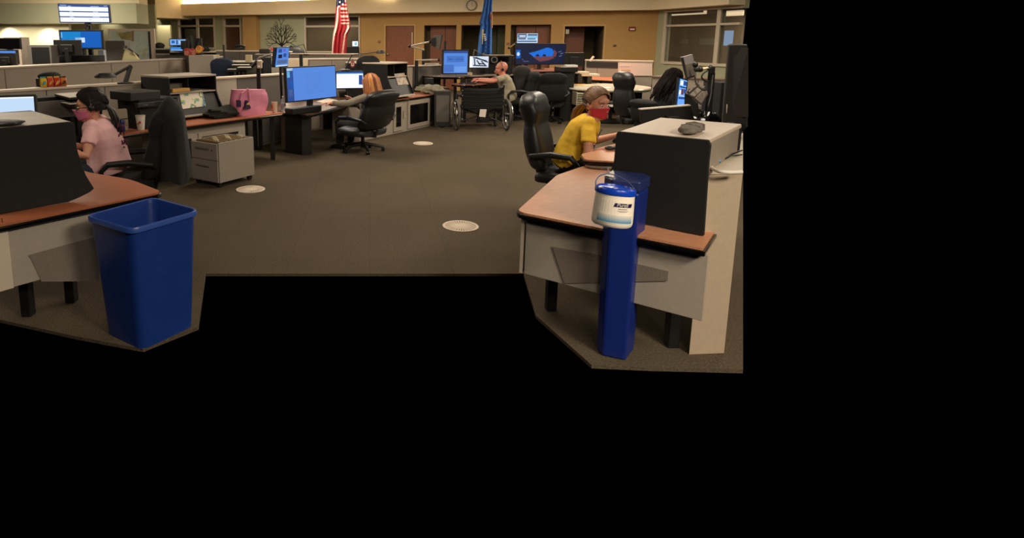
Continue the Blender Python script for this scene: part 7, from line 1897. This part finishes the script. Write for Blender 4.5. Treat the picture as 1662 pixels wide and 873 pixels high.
# ---- woman in pink
PKx, PKy = (152-CX)/F_PX*5.35, 5.35
M_hdk = hair_mat('dark_brown_hair', (34, 24, 22), (20, 14, 14))
def hair_pink(t, hp, he, HR, s, hc):
    cap_hair(t, hp, he, HR, s, M_hdk, puff=1.02)
    sweep(t, hp, M_hdk, seed=4)
    rnd = random.Random(2); paths = []
    for k in range(26):
        a = rnd.uniform(-1, 1); b = rnd.uniform(-1, 1)
        paths.append([hp(a*.03, -.10+b*.01, .0), hp(a*.045, -.14+b*.02, -.05+.01*b), hp(a*.05+.01*math.sin(k), -.155+b*.025, -.12), hp(a*.05+.015*math.cos(k), -.15+b*.03, -.19), hp(a*.04, -.14+b*.03, -.25-.03*rnd.random())])
    strands(t, 'ponytail', paths, M_hdk, .014)
    MB().tube([hp(.028*math.cos(a), -.108+.0*a, -.01+.028*math.sin(a)) for a in [2*PI*k/12 for k in range(13)]], .007, 6).build('hair_tie', M_mid, t)
def ext_pink(t, hp, he, HR, s, T, X, fw_):
    mask_part(t, hp, he, s, mat('pink_mask', (222, 120, 156), .8), mat('pink_mask', (222, 120, 156), .8))
    headset_part(t, hp, 1)
    g_ = MB(); 
    for sd_ in (-1, 1):
        o = MB().tube([hp(sd_*(.034+.024*math.cos(a)), .102-.006*abs(math.cos(a)), .004+.017*math.sin(a)) for a in [2*PI*k/14 for k in range(15)]], .0022, 5).build('glasses_rim', M_black, t)
        MB().tube([hp(sd_*.058, .095, .008), hp(sd_*.08, .03, .006), hp(sd_*.084, -.02, .0)], .003, 6).build('glasses_temple', M_black, o)
    MB().tube([hp(-.01, .108, .008), hp(.01, .108, .008)], .0022, 5).build('glasses_bridge', M_black, t)
    # printed pattern across the back of the shirt
    M_bp = mat('dark_plum_print', (92, 44, 70), .9)
    rnd = random.Random(5)
    for k in range(14):
        u = rnd.uniform(-.09, .09); v = rnd.uniform(.3, .8)
        p = T(v)+X*u-fw_*(.158+.02*math.cos(u*12)); q = p+X*rnd.uniform(-.03, .03)+UP*rnd.uniform(-.05, .05)
        MB().tube([p, (p+q)/2+X*.01, q], .007, 5).build('shirt_print', M_bp, t)
    MB().tube([T(1.05)+X*.05-fw_*.0, T(1.02)+X*.06+fw_*.04, T(.9)+X*.04+fw_*.10, T(.7)+fw_*.135], .005, 6).build('lanyard', M_dark, t)
    MB().tube([T(1.05)-X*.05-fw_*.0, T(1.02)-X*.06+fw_*.04, T(.9)-X*.04+fw_*.10, T(.7)+fw_*.135], .005, 6).build('lanyard', M_dark, t)
    MB().tube([T(1.06)+X*.055, T(1.07)-fw_*.06, T(1.06)-X*.055], .005, 6).build('lanyard', M_dark, t)
pk = person('woman in a pink T-shirt and pink mask with headset and glasses, at far left', D(147, 173, 5.35), 192, M_skin, mat('pink_shirt', (246, 192, 194), .85, noise=.04, scale=12), mat('navy_jeans', (42, 46, 58), .9, noise=.1, scale=60),
       lean=12, head_yaw=10, head_pitch=-8, hL=D(88, 240, 4.95), hR=D(90, 236, 5.3), fat=1.2, hs=1.2, hair=hair_pink, extras=ext_pink, belly=1.2, sh_w=.18)
hipp = pk.location
ch = exec_chair('black chair of the woman in pink, with a dark jacket over its back', (hipp.x+.16, hipp.y+.03), 190, lean=12, bh=.66, seat=.36, m=M_fabricb, w=.5)
jx = Vector((D(272, 200, 5.4).x, hipp.y+.10, 0))
M_jk = mat('dark_jacket_cloth', (24, 25, 24), .95, noise=.15, scale=14, bump=.35)
jt = thing('jacket', 'dark hanging jacket draped over the back of the chair behind the woman in pink', 'jacket', (jx.x, jx.y, .38), math.radians(196)-PI/2)
rings = []; rnd = random.Random(4)
for i in range(18):
    v = i/17; z = 1.14-.38 - v*.78
    hw = .03+.17*math.sin(min(1, v*4.5)*PI/2)+.05*min(1, v*1.6) + .012*math.sin(v*7); dp = .02+.10*math.sin(min(1, v*4.5)*PI/2)+.03*v
    ring = []
    for j in range(36):
        a = 2*PI*j/36; f = 1+.07*math.sin(5*a+v*3)*v+.04*math.sin(9*a+2)*v
        ring.append((hw*f*math.copysign(abs(math.cos(a))**.7, math.cos(a)), dp*f*math.sin(a)-.02*v, z+.02*math.sin(3*a)*v))
    rings.append(ring)
MB().loft(rings).build('jacket_body', M_jk, jt, smooth=60)
MB().tube([(.17, -.02, .66), (.24, -.03, .5), (.27, -.02, .3), (.26, .02, .1), (.25, .0, -.0)], [.07, .085, .08, .07, .06], 12).build('sleeve', M_jk, jt, smooth=60)

# ---- blonde woman
M_hbl = mat('copper_blonde_hair', (188, 114, 62), .5, noise=.15, scale=30)
def hair_blonde(t, hp, he, HR, s, hc):
    cap_hair(t, hp, he, HR, s, M_hbl, puff=1.10)
    curtain(t, hp, [M_hbl, mat('honey_hair', (226, 160, 96), .5), mat('auburn_hair', (132, 72, 40), .55)], 60, .20, 8)
    rnd = random.Random(8); paths = []
    for k in range(46):
        az = math.radians(rnd.uniform(95, 265)); x, y = math.sin(az), math.cos(az)
        L = rnd.uniform(.19, .27)
        paths.append([hp(x*.088, -.014+y*.10, .03), hp(x*.104, -.014+y*.115, -.03), hp(x*.11, -.02+y*.118, -.09), hp(x*.10+rnd.uniform(-.01, .01), -.03+y*.11, -.15), hp(x*.085+rnd.uniform(-.02, .02), -.03+y*.10, -L)])
    strands(t, 'long_hair', paths, M_hbl, .02)
bx_, by_ = -.10, 8.72
M_gshirt = mat('heather_grey_knit', (134, 124, 108), .95, noise=.18, scale=50, bump=.2)
def P3(px, py, Y): return D(px, py, Y)
bl_ = person('blonde woman seen from behind in a grey long-sleeved top, leaning over her desk', D(601, 145, 8.75), 142, M_skin, M_gshirt, mat('black_trousers', (26, 26, 28), .9), lean=-9, head_yaw=-4, head_pitch=-10, hs=1.25, fat=1.0,
       hL=P3(516, 170.5, 8.25), hR=P3(574, 163.5, 8.75), sleeve='long', hair=hair_blonde, sh_w=.17)
exec_chair('large black leather chair turned away, of the blonde woman', (bl_.location.x-.07, bl_.location.y-.02), 142, lean=18, bh=.62, seat=.34, w=.74)

# ---- bald man
def hair_bald(t, hp, he, HR, s, hc): headset_part(t, hp, 1)
mx_, my_ = (818-CX)/F_PX*11.6, 11.55
def ext_man(t, hp, he, HR, s, T, X, fw_):
    mb = MB(); 
    for k in range(1):
        mb.ell(hp(0, .062, -.075), (.05*s, .045*s, .038*s), HR, n=16, m=10)
    mb.build('dark_beard_mask', M_blackm, t)
M_pinkskin = mat('ruddy_skin', (216, 138, 116), .45, noise=.03, scale=30)
person('bald man in a pale khaki shirt with a headset, typing at the blue text monitor', D(814, 112, 12.1), 172, M_pinkskin, mat('khaki_shirt', (166, 156, 132), .9, noise=.05, scale=20), mat('black_trousers', (26, 26, 28), .9),
       lean=14, head_yaw=2, head_pitch=-10, hL=P3(772, 131.5, 11.7), hR=P3(766, 129.5, 12.0), s=1.06, hs=1.18, fat=1.15, hair=hair_bald, extras=ext_man, belly=1.15, sh_w=.2, knee=.40)
exec_chair('black chair carrying the bald man, its back tilted to the right', (mx_+.36, my_+.62), 172, lean=16, bh=.60, seat=.44, w=.58, m=M_fabricb)
ck = D(841, 103, 12.6)
exec_chair('tall dark grey chair wrapped in a coat, right behind the bald man', (ck.x+.02, 12.75), 100, lean=4, bh=ck.z-.5, seat=.44, w=.36, m=mat('charcoal_cloth', (48, 46, 44), .9, noise=.1, scale=30, bump=.3), arms=False)

# ---- woman in yellow
M_hlt = mat('dark_blonde_hair', (128, 94, 66), .6)
def hair_yel(t, hp, he, HR, s, hc):
    cap_hair(t, hp, he, HR, s, mat('brown_hair_base', (92, 66, 48), .7), puff=1.0)
    sweep(t, hp, mat('light_brown_hair', (172, 134, 100), .5), n=90, seed=5, part=.25, puff=1.035)
    sweep(t, hp, mat('mid_brown_hair', (116, 84, 60), .5), n=90, seed=15, part=.35, puff=1.04)
    rnd = random.Random(3); paths = []
    for k in range(26):
        a, b = rnd.uniform(-1, 1), rnd.uniform(-1, 1)
        paths.append([hp(.0+a*.02, -.105+b*.01, -.01), hp(.01+a*.03, -.15+b*.015, -.035), hp(.01+a*.035, -.19+b*.02, -.08), hp(.01+a*.03, -.215+b*.02, -.14), hp(.01+a*.02, -.225+b*.02, -.20)])
    strands(t, 'ponytail', paths, M_hlt, .011)
    MB().tube([hp(.022*math.cos(a), -.112, -.012+.022*math.sin(a)) for a in [2*PI*k/12 for k in range(13)]], .006, 6).build('hair_tie', M_dark, t)
def ext_yel(t, hp, he, HR, s, T, X, fw_):
    mask_part(t, hp, he, s, mat('red_mask', (198, 52, 70), .85), mat('red_mask', (198, 52, 70), .85))
    MB().tube([T(.9)+X*.03+fw_*.13, T(.6)+X*.05+fw_*.15, T(.45)+X*.06+fw_*.17], .003, 5).build('headset_cord', M_black, t)
    MB().ell(T(.55)+X*.05+fw_*.15, (.018, .012, .014)).build('badge_clip', M_chrome, t)
yx, yy = (935-CX)/F_PX*5.35, 5.38
py_ = person('woman in a yellow T-shirt and red mask leaning forward at the near right desk', D(969, 170, 5.3), -22, M_skin, mat('yellow_shirt', (250, 200, 58), .85, noise=.04, scale=12), mat('dark_trousers', (34, 34, 38), .9),
       lean=24, head_yaw=-46, head_pitch=-6, hs=1.16, fat=1.12, hL=P3(1003, 219, 5.55), hR=P3(1003, 237, 5.0), hair=hair_yel, extras=ext_yel, sh_w=.18, feet=True)
exec_chair('black leather chair of the yellow-shirted woman, its tall back at the aisle', (py_.location.x+.0, py_.location.y+.04), -30, lean=9, bh=.74, seat=.42, w=.54)

# ---- dark-haired woman
M_hbk = mat('dark_hair', (26, 17, 16), .9, noise=.2, scale=26, rgb2=(14, 10, 10), spec=.15)
def hair_dk(t, hp, he, HR, s, hc):
    cap_hair(t, hp, he, HR, s, M_hbk, puff=1.12)
    curtain(t, hp, [M_hbk], 70, .24, 9, back=(60, 300), puff=1.16)
    rnd = random.Random(9); paths = []
    for k in range(46):
        az = math.radians(rnd.uniform(70, 290)); x, y = math.sin(az), math.cos(az); L = rnd.uniform(.2, .32)
        paths.append([hp(x*.088, -.014+y*.10, .03), hp(x*.106, -.014+y*.12, -.03), hp(x*.12+.01*math.sin(k), -.02+y*.13, -.10), hp(x*.12+.02*math.cos(k), -.03+y*.13, -.18), hp(x*.11+.02*math.sin(k*2), -.03+y*.12, -L)])
    strands(t, 'long_hair', paths, M_hbk, .018)
dx_, dy_ = (1084-CX)/F_PX*8.9, 8.9
person('woman with long dark hair in a dark top, bent behind the tall narrow screen', D(1092, 131, 8.9), 20, M_skin2, mat('dark_teal_top', (36, 42, 46), .9), mat('dark_trousers', (34, 34, 38), .9),
       lean=16, head_yaw=-8, head_pitch=-26, hs=1.2, fat=1.12, hL=P3(1112, 166, 9.2), hR=P3(1108, 176, 8.75), hair=hair_dk, sh_w=.18)
exec_chair('low-backed dark chair under the dark-haired woman', (dx_-.16, dy_-.02), 20, lean=8, bh=.35, seat=.42, w=.48, m=M_fabricb, arms=True)
